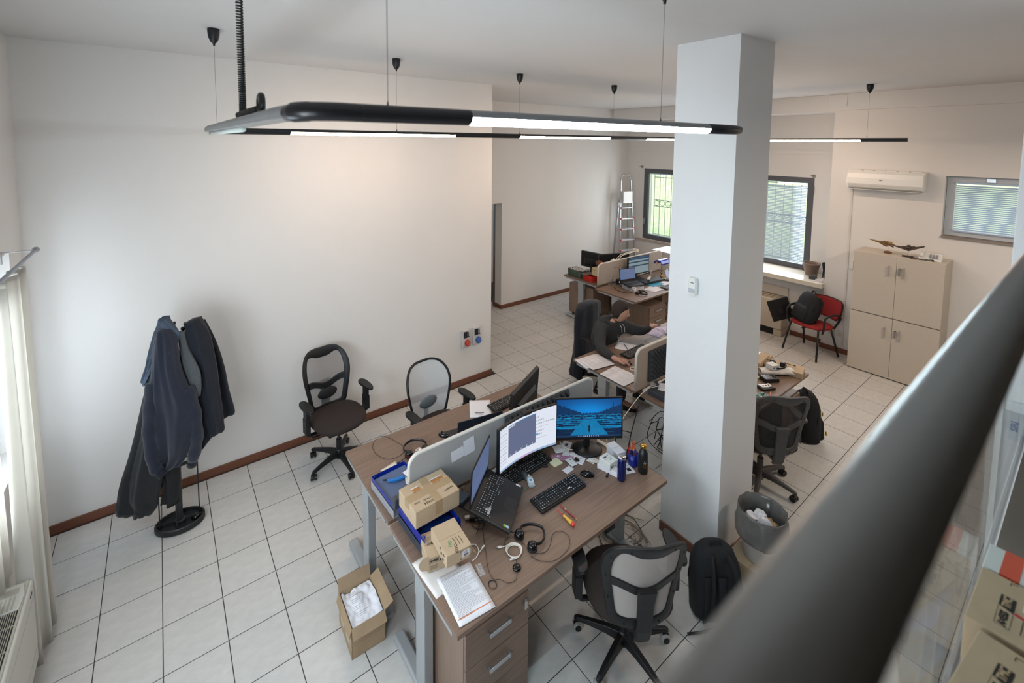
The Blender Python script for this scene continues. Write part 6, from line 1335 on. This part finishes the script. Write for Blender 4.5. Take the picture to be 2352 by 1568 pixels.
# model planes and telephone on the cabinet
def model_plane(label, loc, rz, outline, m, basem, base_g, rod, tilt=(0, 0), extra=None):
    t = thing('model_plane', label, 'model', loc, rz); base_g.build('base', basem, t, smooth=True)
    g = G(); g.tube(spline(rod, 5), .0022, 6); g.build('wire_stand', mat('thin_rod', '#8f8a84', .4, .5), t)
    p = Vector(rod[-1]); g = G(); g.T = TR(p, rx=tilt[0], ry=tilt[1]); g.prism(outline, -.005, .006); b2_ = g.build('airframe', m, t, bevel=.003)
    if extra: extra(t, p)
    return t
WOODM = mat('carved_wood', '#a38358', .55, col2='#7a5d3a', vscale=20, stretch=(1, 8, 4)); WOODK = mat('dark_carved_wood', '#4a3a33', .5, col2='#251d1b', vscale=25)
half_ = [(.15, 0), (.11, .008), (.075, .012), (.06, .022), (.03, .026), (-.02, .075), (-.055, .085), (-.062, .03), (-.08, .028), (-.095, .048), (-.125, .045), (-.115, .012), (-.09, .008)]
bg_ = G(); bg_.rings([[(x*.045*(1+.15*noise.noise((a, z*20, 1))), y*.028, z) for a in [2*PI*i/20 for i in range(20)] for x, y in [(math.cos(a)*s, math.sin(a)*s)]] for z, s in ((0, .8), (.012, 1), (.024, .85), (.032, .4))])
def fj(t, p):
    g = G(); g.T = TR(p, rx=R(35), ry=R(-12)); g.rings([[(x, r*math.cos(a), r*.9*math.sin(a)) for a in [2*PI*i/12 for i in range(12)]] for x, r in ((.152, .001), (.12, .007), (.07, .013), (0, .015), (-.07, .013), (-.092, .010))]); g.build('fuselage', WOODM, t, smooth=True)
    for s in (-1, 1): g = G(); g.T = TR(p, rx=R(35), ry=R(-12)); g.prism([(-.05, s*.028), (-.09, s*.028), (-.10, s*.04), (-.075, s*.036)], 0, .03); g.build('tail_fin', WOODM, t)
model_plane('carved pale wooden jet model on a pebble base, top of the cabinet', (8.31, -2.69, 1.66), R(98), half_+[(x, -y) for x, y in reversed(half_)], WOODM, mat('pebble_wood', '#6d4a33', .5), bg_, [(0, 0, .02), (-.0, 0, .09), (.02, 0, .125), (.06, 0, .135)], (R(35), R(-12)), fj)
db = G().b(-.035, .035, -.055, .055, 0, .014)
half2 = [(.075, 0), (-.02, .15), (-.035, .15), (-.012, .07), (-.028, .045), (-.012, .03), (-.03, 0)]
model_plane('dark wooden flying wing model on a rectangular base', (8.28, -2.90, 1.66), R(190), half2+[(x, -y) for x, y in reversed(half2[1:-1])], WOODK, WOODK, db, [(0, 0, .012), (.004, 0, .07), (.0, .004, .125)], (R(8), R(28)), lambda t, p: (lambda g: (setattr(g, 'T', TR(p, rx=R(8), ry=R(28))), g.ell((.0, 0, .008), (.04, .028, .014), 14, 8), g.build('canopy_hump', WOODK, t, smooth=True)))(G()))
tp = thing('telephone', 'white desk telephone with a black coiled cord on the cabinet', 'telephone', (8.33, -3.11, 1.66), R(-86))
g = G(); g.rings([[(x, y, z) for x, z in ((-.11, 0.0), (.11, 0.0), (.105, h_), (-.105, h_))] for y, h_ in ((-.11, .018), (-.06, .030), (.02, .050), (.07, .070), (.10, .066), (.11, .03))]); g.build('body', WHITEP, tp, bevel=.006)
G().b(-.03, .095, -.09, .03, .03, .034).build('keypad_area', mat('grey_keypad', '#8b8c8d', .5), tp) if False else None
for i in range(4):
    for j in range(3): G().box((.0+.03*j, -.07+.026*i, .034+.010*i), (.02, .016, .008)).build('key', mat('grey_keypad', '#8b8c8d', .5), tp)
g = G(); g.tube(spline([(-.075, -.10, .050), (-.075, -.05, .072), (-.075, .04, .085), (-.075, .095, .078)], 5), [.018]*5+[.013]*6+[.018]*5, 12, flat=1.0); g.build('handset', WHITEP, tp, smooth=True)
g = G(); g.tube([(.03+.11*math.cos(PI*k/200*.9)-.10, -.13+.02*math.sin(k*.03)+.010*math.cos(k*.8), .012+.010*math.sin(k*.8)) for k in range(200)], .0022, 5); g.build('coiled_cord', CABLEK, tp, smooth=True)
# air conditioner
ac = thing('air_conditioner', 'white split air conditioner high on the far wall', 'air conditioner', (8.57, -2.575, 2.495))
g = G(); prof = [(0, 0), (-.10, .0), (-.165, .03), (-.195, .08), (-.198, .16), (-.185, .225), (-.13, .262), (0, .265)]
g.rings([[(x*k, y, z if 0 < z < .26 else z) for x, z in prof] for y, k in ((-.41, .92), (-.40, 1), (.40, 1), (.41, .92))]); g.build('casing', WHITEP, ac, smooth=False, bevel=.004)
G().b(-.168, -.10, -.385, .385, -.004, .003).build('air_flap', mat('pale_flap', '#c7c5c1', .4), ac, bevel=.002)
for k in range(6): G().b(-.14, -.03, -.37+k*.125, -.27+k*.125, .258, .268).build('top_vent', WHITEP, ac)
G().b(-.199, -.1965, -.39, .39, .060, .062).build('panel_line', mat('pale_flap', '#c7c5c1', .4), ac)
text('Haier', .018, TR((-.1992, .045, .135), rx=PI/2, rz=-PI/2), INK, ac, 'maker_lettering', bold=.0004)
G().b(-.03, 0, .38, .42, -.03, .0).build('pipe_cover', WHITEP, ac, bevel=.004)
t = thing('cable_trunking', 'thin white cable trunking running down from the air conditioner', 'trunking', (8.57, -2.19, .10)); G().b(-.014, 0, -.011, .011, 0, 2.37).build('channel', mat('pale_trunking', '#d5cfc8', .5), t, bevel=.002)
t = thing('wall_switch', 'small white switch box beside the upper cabinet', 'switch', (8.57, -2.245, 1.37)); G().b(-.03, 0, -.02, .02, -.06, .06).build('box', WHITEP, t, bevel=.004)
for k, y in enumerate((-2.05, -2.16)):
    t = thing('wall_socket', ['pale wall socket low behind the red chair, left one', 'pale wall socket low behind the red chair, right one'][k], 'socket', (8.57, y, .28)); G().b(-.008, 0, -.04, .04, -.04, .04).build('plate', mat('pale_socket', '#d3ccc5', .5), t, bevel=.003); G().b(-.011, -.008, -.025, .025, -.025, .025).build('insert', mat('pale_socket_insert', '#c4bcb5', .5), t, bevel=.002)
# radiator under the sill
rd_ = thing('fan_coil_unit', 'long beige fan coil unit under the right window sill', 'heater', (8.56, -.70, 0))
CRM = mat('cream_metal', '#c4b8a6', .5)
G().b(-.13, .13, -.72, .72, .11, .60).build('casing', CRM, rd_, bevel=.02, seg=3); G().b(-.11, .12, -.70, .70, .598, .612).build('top_grille', mat('beige_grille', '#aca08e', .5), rd_, bevel=.003)
for k in range(20): G().b(-.09, .10, -.68+k*.07, -.672+k*.07, .612, .615).build('slot', mat('brown_slot', '#5b5046', .7), rd_)
G().b(-.11, .12, -.60, .62, .02, .11).build('dark_plinth_opening', BLACKM, rd_); G().b(-.12, .12, -.72, -.60, 0, .11).build('foot', CRM, rd_, bevel=.01); G().b(-.12, .12, .60, .72, 0, .11).build('foot', CRM, rd_, bevel=.01)
t = thing('low_panel', 'pale cream panel leaning behind the fan coil unit', 'panel', (8.685, -.95, .0)); G().b(-.008, .008, -.45, .55, .62, .76).build('board', mat('cream_board', '#d3cabb', .6), t)
# pots and clutter at the sill end
t = lathe_thing('flower_pot', 'brown empty flower pot on the right window sill', 'pot', (8.93, -1.62, 1.0), [(.001, 0), (.075, .001), (.085, .02), (.115, .17), (.122, .175), (.122, .20), (.112, .20), (.105, .16), (.07, .02), (.001, .02)], mat('taupe_pot', '#7a6658', .6))
t = thing('seed_tray', 'dark small planter with dry soil beside the brown pot', 'planter', (8.72, -1.72, 1.0), R(15)); G().b(-.07, .07, -.05, .05, 0, .055).build('tray', GREYD, t, bevel=.005); G().b(-.062, .062, -.043, .043, .05, .058).build('soil', mat('dry_soil', '#4a3b30', .95, bump=.5, bscale=80), t)
g = G(); g.grid(lambda u, v: ((u-.5)*.16, (v-.5)*.14, .004+.10*abs(noise.noise((u*4, v*4, 6)))*(math.sin(PI*u)*math.sin(PI*v))**.3), 14, 12); o = g.build('plastic_bag', mat('clear_bag_film', '#cfccc8', .15, alpha=.7), smooth=True); o.location = (8.62, -1.83, 1.0); tag(o, 'crumpled clear plastic bag at the right end of the sill', 'bag')
g = G(); g.grid(lambda u, v: (.05*math.sin(PI*v)+(u-.5)*.14*(1-.5*v)+.02*noise.noise((u*5, v*5, 1)), .02*math.cos(u*9)*v, .26*v), 10, 14); o = g.build('black_bag', mat('shiny_black_film', '#15161a', .15), smooth=True, solid=.002); o.location = (8.86, -1.82, 1.0); tag(o, 'crumpled shiny black bag standing at the sill end', 'bag')

# ---------------------------------------------------------------- things on the two window desks
def bin_box(label, loc, rz, m, dims=(.20, .34, .12)):
    t = thing('storage_bin', label, 'bin', loc, rz); L_, D_, H_ = dims
    g = G(); g.rings([[(x*.93, y*.95, 0) for x, y in ((-L_/2, -D_/2), (L_/2, -D_/2), (L_/2, D_/2), (-L_/2, D_/2))], [(x, y, H_) for x, y in ((-L_/2, -D_/2), (L_/2, -D_/2), (L_/2, D_/2), (-L_/2, D_/2))], [(x*.96, y*.96, H_) for x, y in ((-L_/2, -D_/2), (L_/2, -D_/2), (L_/2, D_/2), (-L_/2, D_/2))], [(x*.9, y*.92, .01) for x, y in ((-L_/2, -D_/2), (L_/2, -D_/2), (L_/2, D_/2), (-L_/2, D_/2))]]); g.build('shell', m, t)
    for k in range(4): G().b(-L_/2-.004, -L_/2+.004, -D_/2+.02+k*.09, -D_/2+.035+k*.09, .01, H_).build('rib', m, t)
    G().b(-L_/2*1.02, L_/2*1.02, -D_/2*1.02, D_/2*1.02, H_-.012, H_-.002).build('rim', m, t) if False else None
    return t
gb = bin_box('green plastic storage bin on the far left corner of the farthest desk', (6.42, 1.12, DZ), R(-2), mat('grey_green_plastic', '#44564b', .5))
g = G(); g.grid(lambda u, v: ((u-.5)*.17, (v-.5)*.28, .12+.05*noise.noise((u*5, v*6, 3))), 14, 16); o = g.build('packing_film', mat('clear_bag_film', '#cfccc8', .15, alpha=.7), gb, smooth=True)
bin_box('red plastic storage bin beside the green one on the farthest desk', (6.42, .80, DZ), R(-2), mat('tomato_plastic', '#c22a1b', .45), (.22, .22, .10))
t = thing('wooden_box', 'pale wooden box standing on the red bin', 'box', (6.47, .70, DZ+.105), R(-2)); G().b(-.09, .09, -.08, .08, 0, .13).build('body', mat('cream_wood', '#c9b48f', .6, var=.08, stretch=(8, 1, 8)), t, bevel=.003); G().b(-.092, .092, -.082, .082, .095, .099).build('lid_joint', CARDD, t)
t = thing('box_lid', 'pale flat lid lying across the red bin', 'lid', (6.38, .86, DZ+.104), R(-2)); G().b(-.10, .10, -.06, .06, 0, .008).build('board', mat('taupe_box', '#6c5f57', .6), t, bevel=.002)
t = thing('soft_toy', 'small brown and cream plush ball sitting on the wooden box', 'toy', (6.50, .68, DZ+.237)); G().ell((0, 0, .05), (.07, .06, .05), 18, 12).build('head', mat('tan_plush', '#b58a6c', .95, bump=.3, bscale=150), t, smooth=True); G().ell((-.03, .02, .075), (.06, .055, .05), 18, 12).build('cap', mat('brown_plush', '#6b3f28', .95, bump=.3, bscale=150), t, smooth=True)
monitor('black monitor seen from behind on the farthest desk, behind the taupe screen', (6.98, .80, DZ), R(180-22), .60, .34, .06, None, stand='rect')
monitor('slim dark monitor turned edge on at the left of the farthest desk', (6.80, 1.10, DZ), R(100), .50, .30, .08, None, stand='rect')
dl = thing('desk_lamp', 'white jointed desk lamp arm lying over the taupe screen', 'lamp', (6.85, .60, DZ))
WL = mat('cream_lamp_enamel', '#d6cabb', .4)
for s in (-1, 1): G().tube([(-.12, .02*s, .30), (.10, .02*s, .41), (.50, .02*s-.02, .44)], .007, 8).build('arm_tube', WL, dl, smooth=True)
G().tube([(-.30, .02, .24), (-.2, .0, .31), (-.10, 0, .36)], [.05, .035, .02], 14).build('shade', WL, dl, smooth=True); G().cyl((.50, -.05, .44), (.50, .05, .44), .03).build('joint', WL, dl, bevel=.004); G().cyl((.50, 0, 0), (.50, 0, .44), .008).b(.46, .54, -.04, .04, 0, .02).build('post', WL, dl)
t = thing('small_cabinet', 'pale boxy unit beyond the end of the window desk screen', 'cabinet', (8.42, .55, 0)); G().b(-.25, .25, -.25, .25, 0, 1.02).build('body', mat('pale_unit', '#c6c2bb', .5), t, bevel=.004); G().b(-.26, .26, -.26, .26, 1.02, 1.045).build('top', mat('pale_unit_top', '#d2d6dc', .3), t, bevel=.003)
# laptop on books
for k in range(3):
    t = thing('book', ['lowest white book under the small open laptop', 'middle white book under the small open laptop', 'top white book under the small open laptop'][k], 'book', (6.63, .11, DZ+.024*k), R(-12+4*k)); G().b(-.14, .14, -.10, .10, .002, .021).build('pages', PAPER, t); G().b(-.142, .142, -.102, .102, 0, .002).b(-.142, .142, -.102, .102, .021, .0235).b(-.143, -.140, -.102, .102, 0, .0235).build('cover', mat('pale_grey_cover', '#aeb2b8', .5), t)
laptop('small open laptop standing on three books, window desk', (6.64, .215, DZ+.10), R(-14)+R(0), R(4), R(104), w_=.32, d_=.22, sh=.20, red=False, screen=lambda u, v: (.10+.06*((u > .3) and int(v*20) % 3 == 0), .16, .30, 1))
def table(u, v):
    if v > .93: return (.05, .10, .16, 1)
    if int(v*14) in (12, 9, 6): return (.02, .05, .09, 1)
    return (.22, .30, .33, 1)
monitor('lit monitor with pale rows standing before the taupe screen, window desk', (7.12, .36, DZ), R(-6), .52, .32, .10, table, 40, 26, stand='rect', mname='table_picture', emit=.8)
t = thing('white_plush_mouse', 'small white figure on the keyboard riser before the lit monitor', 'figurine', (7.10, .14, DZ+.045)); G().ell((0, 0, .028), (.035, .025, .028), 14, 10).ell((.03, 0, .055), (.018, .018, .02), 12, 8).build('body', WHITEP, t, smooth=True)
t = thing('keyboard_riser', 'black flat riser below the lit monitor', 'stand', (7.18, .14, DZ), R(-6)); G().b(-.26, .26, -.08, .08, 0, .045).build('body', BLACK, t, bevel=.008)
t = thing('bank_lamp', 'brass desk lamp with a blue glass shade', 'lamp', (7.50, .16, DZ)); BR = mat('lamp_brass', '#b8924e', .22, 1.0)
G().lathe([(.001, 0), (.085, .001), (.09, .012), (.06, .03), (.03, .05), (.012, .06), (.012, .085), (.022, .10), (.012, .115), (.009, .13), (.02, .15), (.009, .17), (.006, .20), (.006, .30), (.001, .302)], n=28).build('base_and_stem', BR, t, smooth=True)
g = G(); g.grid(lambda u, v: ((u-.5)*.26, .075*math.cos(PI*v), .27+.075*math.sin(PI*v)), 12, 12); g.build('shade', mat('cobalt_glass', '#15209c', .12), t, smooth=True, solid=.006)
g = G(); g.tube([(-.14+.02*math.cos(a), 0, .30+.02*math.sin(a)) for a in [2*PI*i/16 for i in range(16)]], .003, 5, True); g.tube([(-.14, 0, .30), (0, 0, .30)], .004, 6); g.build('pull_bracket', BR, t)
t = thing('folder', 'turquoise folder beside the small laptop, window desk', 'folder', (7.12, .03, DZ), R(-4)); G().b(-.15, .15, -.09, .09, 0, .006).build('cover', mat('turquoise_card', '#1583a3', .5), t, bevel=.001)
t = thing('mouse_pad', 'dark mouse pad below the blue shaded lamp', 'mouse pad', (7.42, .02, DZ), R(0)); G().b(-.13, .13, -.08, .08, 0, .004).build('pad', BLACKM, t); mouse('dark mouse on the pad below the blue shaded lamp', (7.44, .03, DZ+.004), R(80), BLACK)
for k, (x, y, rz) in enumerate(((6.86, -.10, 10), (6.90, -.12, -6), (7.30, -.05, 20))): sheet(['lower white sheet right of the book stack, window desk', 'upper white sheet right of the book stack, window desk', 'bluish white sheet below the turquoise folder'][k], (x, y, DZ+.002*k), R(rz), .25, .2, lines=5*(k == 1), seed=k+30)
t = thing('note_card', 'pale card leaning near the lamp foot by the pillar', 'card', (7.66, .12, DZ+.0), R(10)); g = G(); g.T = Matrix.Rotation(R(70), 4, 'X'); g.b(-.07, .07, 0, .14, -.001, .001); g.build('card', mat('pale_blue_card', '#b3bcd6', .6), t)
keyboard('slim black keyboard at the window desk edge beside the pillar', (7.20, -.20, DZ+.002), R(2), brand=False, w_=.40)
headset('black headset lying at the front corner of the window desk', (6.50, -.10, DZ), R(-80), span=.11, mic=False)
wire('black_cable', 'black cable curling around the headset on the window desk', [(6.42, .33, .745), (6.35, .22, .745), (6.32, .10, .745), (6.38, .0, .745), (6.48, .02, .745), (6.55, .10, .745), (6.52, .22, .745), (6.58, .33, .745)], .004, CABLEK)
wire('monitor_lead', 'black lead running up from the window desk to the screen', [(6.40, .36, .745), (6.47, .41, .82), (6.56, .45, .88)], .003, CABLEK)
t = thing('power_strip', 'white multi socket strip on its side by the books', 'socket strip', (6.53, .03, DZ), R(70)); G().b(-.06, .06, -.02, .02, 0, .05).build('body', WHITEP, t, bevel=.004); G().cyl((-.03, 0, .05), (-.03, 0, .052), .012).cyl((.03, 0, .05), (.03, 0, .052), .012).build('outlet', GREYD, t)
t = thing('charger', 'black and white charger brick behind the small laptop', 'charger', (6.62, .39, DZ)); G().b(-.04, .04, -.025, .025, 0, .09).build('body', BLACK, t, bevel=.005); G().b(-.025, .01, -.027, -.025, .03, .06).build('white_label', PAPER, t)
for k, y in enumerate((.455, .462)): pass
scrib = G(); rr = random.Random(5)
for k in range(14): x = 6.60+.02*k+rr.uniform(-.01, .01); z = .99+rr.uniform(-.03, .02); scrib.tube([(x, .486, z), (x+.01, .486, z+.012), (x+.016, .486, z-.006)], .0012, 4)
scrib.T = Matrix.Translation((-0, 0, 0)); o = scrib.build('scribble', INK); tag(o, 'faint ink scribble on the window desk screen', 'scribble')
# cables on the floor
rr = random.Random(11)
def tangle(label, c, rad, n, m, r=.003, seed=0, h=.02, name='cable_tangle'):
    q = random.Random(seed); t = thing(name, label, 'cables', c)
    for k in range(n):
        pts = []; a = q.uniform(0, 6.28); rr_ = rad*q.uniform(.4, 1)
        for i in range(7): a += q.uniform(.5, 1.3); pts.append((rr_*math.cos(a)*q.uniform(.6, 1.1), rr_*math.sin(a)*q.uniform(.6, 1.1), r+h*q.random()))
        g = G(); g.tube(spline(pts, 6), r, 5); g.build('cable', m if q.random() < .7 else CABLEK, t, smooth=True)
    return t
tangle('tangle of grey cables on the floor below the right end of the nearest desk', (3.30, -2.30, 0), .26, 9, CABLEG, .003, 1)
tangle('mass of black cables hanging under the window desk', (7.35, .1, .06), .32, 12, CABLEK, .005, 2, .55)
tangle('black cables on the floor between the desks beside the pillar', (3.75, -1.70, 0), .30, 4, CABLEK, .0035, 3)
tangle('black and grey cables below the desk right of the pillar', (4.55, -1.9, .0), .25, 7, CABLEK, .004, 4, .25)
wire('inline_cable', 'black power cord with an inline plug hanging beside the pillar', [(3.95, -1.95, .72), (3.78, -1.98, .45), (3.70, -2.02, .30), (3.62, -2.08, .12), (3.45, -2.12, .01), (3.36, -2.10, .006)], .005, CABLEK, ends=[('plug', (3.715, -2.01, .31), (.3, .2, .8), (.06, .022, .022), BLACK)])
wire('hanging_plug', 'black looped lead ending in a hanging plug beside the pillar', [(3.82, -1.97, .48), (3.70, -1.93, .52), (3.62, -1.94, .46), (3.60, -1.96, .36)], .004, CABLEK, ends=[('plug', (3.60, -1.96, .36), (0, 0, -1), (.05, .016, .016), BLACK)])
wire('long_white_cable', 'white cable strung from the nearest desk to the desk behind the pillar', [(3.15, -2.0, .75), (3.25, -2.1, .72), (3.45, -2.05, .66), (3.7, -1.98, .70), (3.95, -1.95, .78), (4.05, -1.95, .80)], .0035, CABLEW)
for k, (x, y, rz) in enumerate(((3.02, -2.45, 30), (3.25, -2.46, -10))):
    t = thing('power_brick', ['black power brick lying under the desk, right of the leg', 'black power brick with a label under the chair armrest'][k], 'adapter', (x, y, .001), R(rz)); G().b(-.06, .06, -.03, .03, 0, .035).build('body', BLACK, t, bevel=.005); G().b(-.045, .045, -.02, .02, .035, .0355).build('rating_label', mat('grey_print', '#77767c', .8), t)
t = thing('computer_tower', 'black mini computer hanging behind the desk leg under the nearest desk', 'computer', (2.98, -2.30, .30)); G().b(-.05, .05, -.12, .12, 0, .36).build('body', BLACK, t, bevel=.006); G().b(-.051, -.05, -.10, .10, .05, .3).build('side_grille', GREYD, t); G().b(-.01, .01, .12, .15, .34, .43).build('hanger', GREYD, t)
# open cardboard box on the floor with papers
bx = thing('open_box', 'worn open cardboard box full of papers on the floor by the desk legs', 'box', (1.36, -1.76, 0), R(-2))
CW = mat('worn_cardboard', '#a58d70', .9, var=.12, vscale=6, bump=.06, bscale=40)
L2, D2, H2 = .105, .135, .20
for nm, q in (('wall', (-L2, L2, -D2, -D2+.004, 0, H2)), ('wall', (-L2, L2, D2-.004, D2, 0, H2)), ('wall', (-L2, -L2+.004, -D2, D2, 0, H2)), ('wall', (L2-.004, L2, -D2, D2, 0, H2)), ('bottom', (-L2, L2, -D2, D2, 0, .004))): G().b(*q).build(nm, CW, bx, bevel=.001)
def flap(fn, nm='flap'): g = G(); g.grid(fn, 6, 4); g.build(nm, CW, bx, solid=.004)
flap(lambda u, v: (-L2+.21*u, D2+.02*v, H2+.075*v)); flap(lambda u, v: (-L2-.014*v, -D2+.27*u, H2-.055*v)); flap(lambda u, v: (L2+.055*v, -D2+.27*u, H2+.03*v)); flap(lambda u, v: (-L2+.21*u, -D2-.03*v, H2-.05*v))
G().b(-L2-.001, -L2, -.09, -.02, .05, .15).b(-L2-.001, -L2, .02, .09, .05, .17).build('old_label', mat('faded_label', '#b8ac98', .8), bx)
G().b(-L2-.0012, L2+.001, -D2-.0012, D2+.001, .085, .115).build('tape_band', TAPE, bx)
g = G(); g.grid(lambda u, v: ((u-.5)*.19, (v-.5)*.25, H2-.03+.03*noise.noise((u*2.5, v*2.5, 8))+.012*noise.noise((u*8, v*8, 3))), 22, 24); o = g.build('crumpled_paper', PAPER, smooth=True); o.location = (1.36, -1.76, 0); 
for v_ in o.data.vertices: pass
o.rotation_euler = (0, 0, R(-2)); o.location.z = .166; tag(o, 'crumpled printed wrapping paper filling the open floor box', 'paper')
g = G()
for k in range(16): y = -.10+k*.012; g.b(-.06, -.06+rr.uniform(.02, .09), y, y+.0018, .052, .0525) if k % 4 != 3 else None
o2 = g.build('printed_lines', mat('grey_print', '#77767c', .8), o); o2.location = (0, 0, -.0)

# ---------------------------------------------------------------- mezzanine edge: rail, glass, cartons
STEEL = mat('satin_steel', '#8f8f8e', .30, 1.0)
RY, RZ, RR_ = -4.322, 2.879, .0275
hr = thing('handrail', 'thick satin steel handrail crossing the lower right foreground', 'handrail', (.0, RY, RZ))
G().cyl((-.1, 0, 0), (4.2, 0, 0), RR_, n=64).build('tube', STEEL, hr, smooth=False)
for p in hr.children[0].data.polygons: p.use_smooth = len(p.vertices) == 4
G().cyl((-.1, 0, 0), (-.104, 0, 0), RR_*.98, n=32).build('end_cap', STEEL, hr)
for x in (-.05, 3.3): G().cyl((x, -.0, -.98), (x, 0, -.02), .018, n=16).build('post', STEEL, hr)
struct('mezzanine_floor', G().b(.0, 8.0, -8.2, -4.26, 1.72, 1.88), mat('mezzanine_board', '#6d6359', .6, var=.06, vscale=5))
gp = thing('glass_balustrade', 'clear glass balustrade panel below and beyond the handrail', 'balustrade', (.0, -4.245, 1.80))
G().b(0, 3.55, -.005, .005, 0, .93).build('glass_pane', mat('greenish_glass', '#dcebe5', .0, trans=1, spec=.9, alpha=.42), gp)
G().b(0, 3.55, .005, .012, -.06, .0).build('bottom_channel', ALU, gp)
def stack_box(label, x0, y1, dims, rz, z, red=False, seed=0, big=False):
    """axis aligned carton whose far-left top corner is at (x0, y1)"""
    Rz = Matrix.Rotation(rz, 4, 'Z'); c = Vector((x0, y1, 0))+Rz @ Vector((dims[0]/2, -dims[1]/2, 0))
    t = carton(label, (c.x, c.y, z), dims, rz); top = dims[2]; L2_, D2_ = dims[0]/2, dims[1]/2
    logo(TR((-L2_+.035, D2_-.068, top+.0006)), t, .115)
    lw, lh = (.075, .05) if not big else (.115, .075)
    lx, ly = (L2_-.06, D2_-.105) if not big else (L2_-.085, D2_-.12)
    st_ = label_sticker(TR((lx, ly, top+.0006), rz=0 if not big else 0), t, lw, lh); corner_marks(TR((lx, ly+.01, top+.0006)), t, .10 if not big else .14, .085 if not big else .10)
    g = G()
    for k in range(5): g.b(-L2_+.04, -L2_+.09+.008*(k % 2), D2_-.085-k*.007, D2_-.0835-k*.007, top+.0006, top+.001)
    g.build('small_print', INK, t)
    if red:
        q = random.Random(seed); g = G(); m_ = mat('red_marker', '#b31d26', .6)
        def star(cx_, cy_, rx_, ry_, n): return [(cx_+rx_*math.cos(a)*(.55+.55*q.random()), cy_+ry_*math.sin(a)*(.55+.55*q.random())) for a in [2*PI*i/n for i in range(n)]]
        g.prism(star(lx-.005, ly+.008, .030, .020, 18), top+.0016, top+.0022)
        g.prism(star(-L2_+.09, -D2_+.05, .036, .05, 16), top+.0012, top+.002)
        g.tube([(-L2_+.03, -D2_+.10, top+.002), (-L2_+.09, -D2_+.07, top+.002)], .0028, 5); g.tube([(-L2_+.10, D2_-.07, top+.002), (-L2_+.08, -D2_+.06, top+.002)], .0028, 5); g.build('red_scribble', m_, t)
    return t
stack_box('maker carton with red marker scribbles, by the glass on the mezzanine', 1.946, -4.256, (.221, .21, .112), R(-1.1), 1.882, True, 4)
stack_box('maker carton with a large barcode label, nearest on the mezzanine', 1.716, -4.262, (.214, .21, .112), R(-5.7), 1.882, False, 5, True)
WC = mat('white_carton_board', '#ccd0cc', .7)
t = carton('white carton with orange tape behind the scribbled maker carton', (2.235, -4.345, 1.882), (.115, .17, .108), R(-1), WC)
for y in (.02, -.055): G().b(-.058, .058, y, y+.035, .06, .1088).build('orange_tape', mat('orange_red_tape', '#cf5236', .4), t)
t = carton('white open carton at the right frame edge on the mezzanine', (2.42, -4.41, 1.882), (.22, .16, .125), R(-2), WC)
g = G(); g.add([(-.11, .08, .125), (-.11, -.08, .125), (-.135, .0, .16)], [(0, 1, 2)]); g.build('raised_flap', WC, t, solid=.003)
t = thing('notice_strip', 'narrow white notice with blue lettering beside the second pillar', 'notice', (3.580, -4.215, 1.842), 0)
G().b(-.002, .002, -.022, .022, -.09, .09).build('sheet', mat('white_sleeve', '#c9d3d8', .3), t); text('SIRI', .03, TR((-.003, .006, .0), rx=PI/2, rz=-PI/2, ry=0) @ Matrix.Rotation(PI/2, 4, 'Z') @ Matrix.Translation((-.045, 0, 0)), mat('notice_blue', '#2b5aa0', .6), t, 'notice_lettering', bold=.001)
struct('trim_11', G().b(3.585, 3.60, -4.17, -4.15, .0, 2.2), WHITEP)
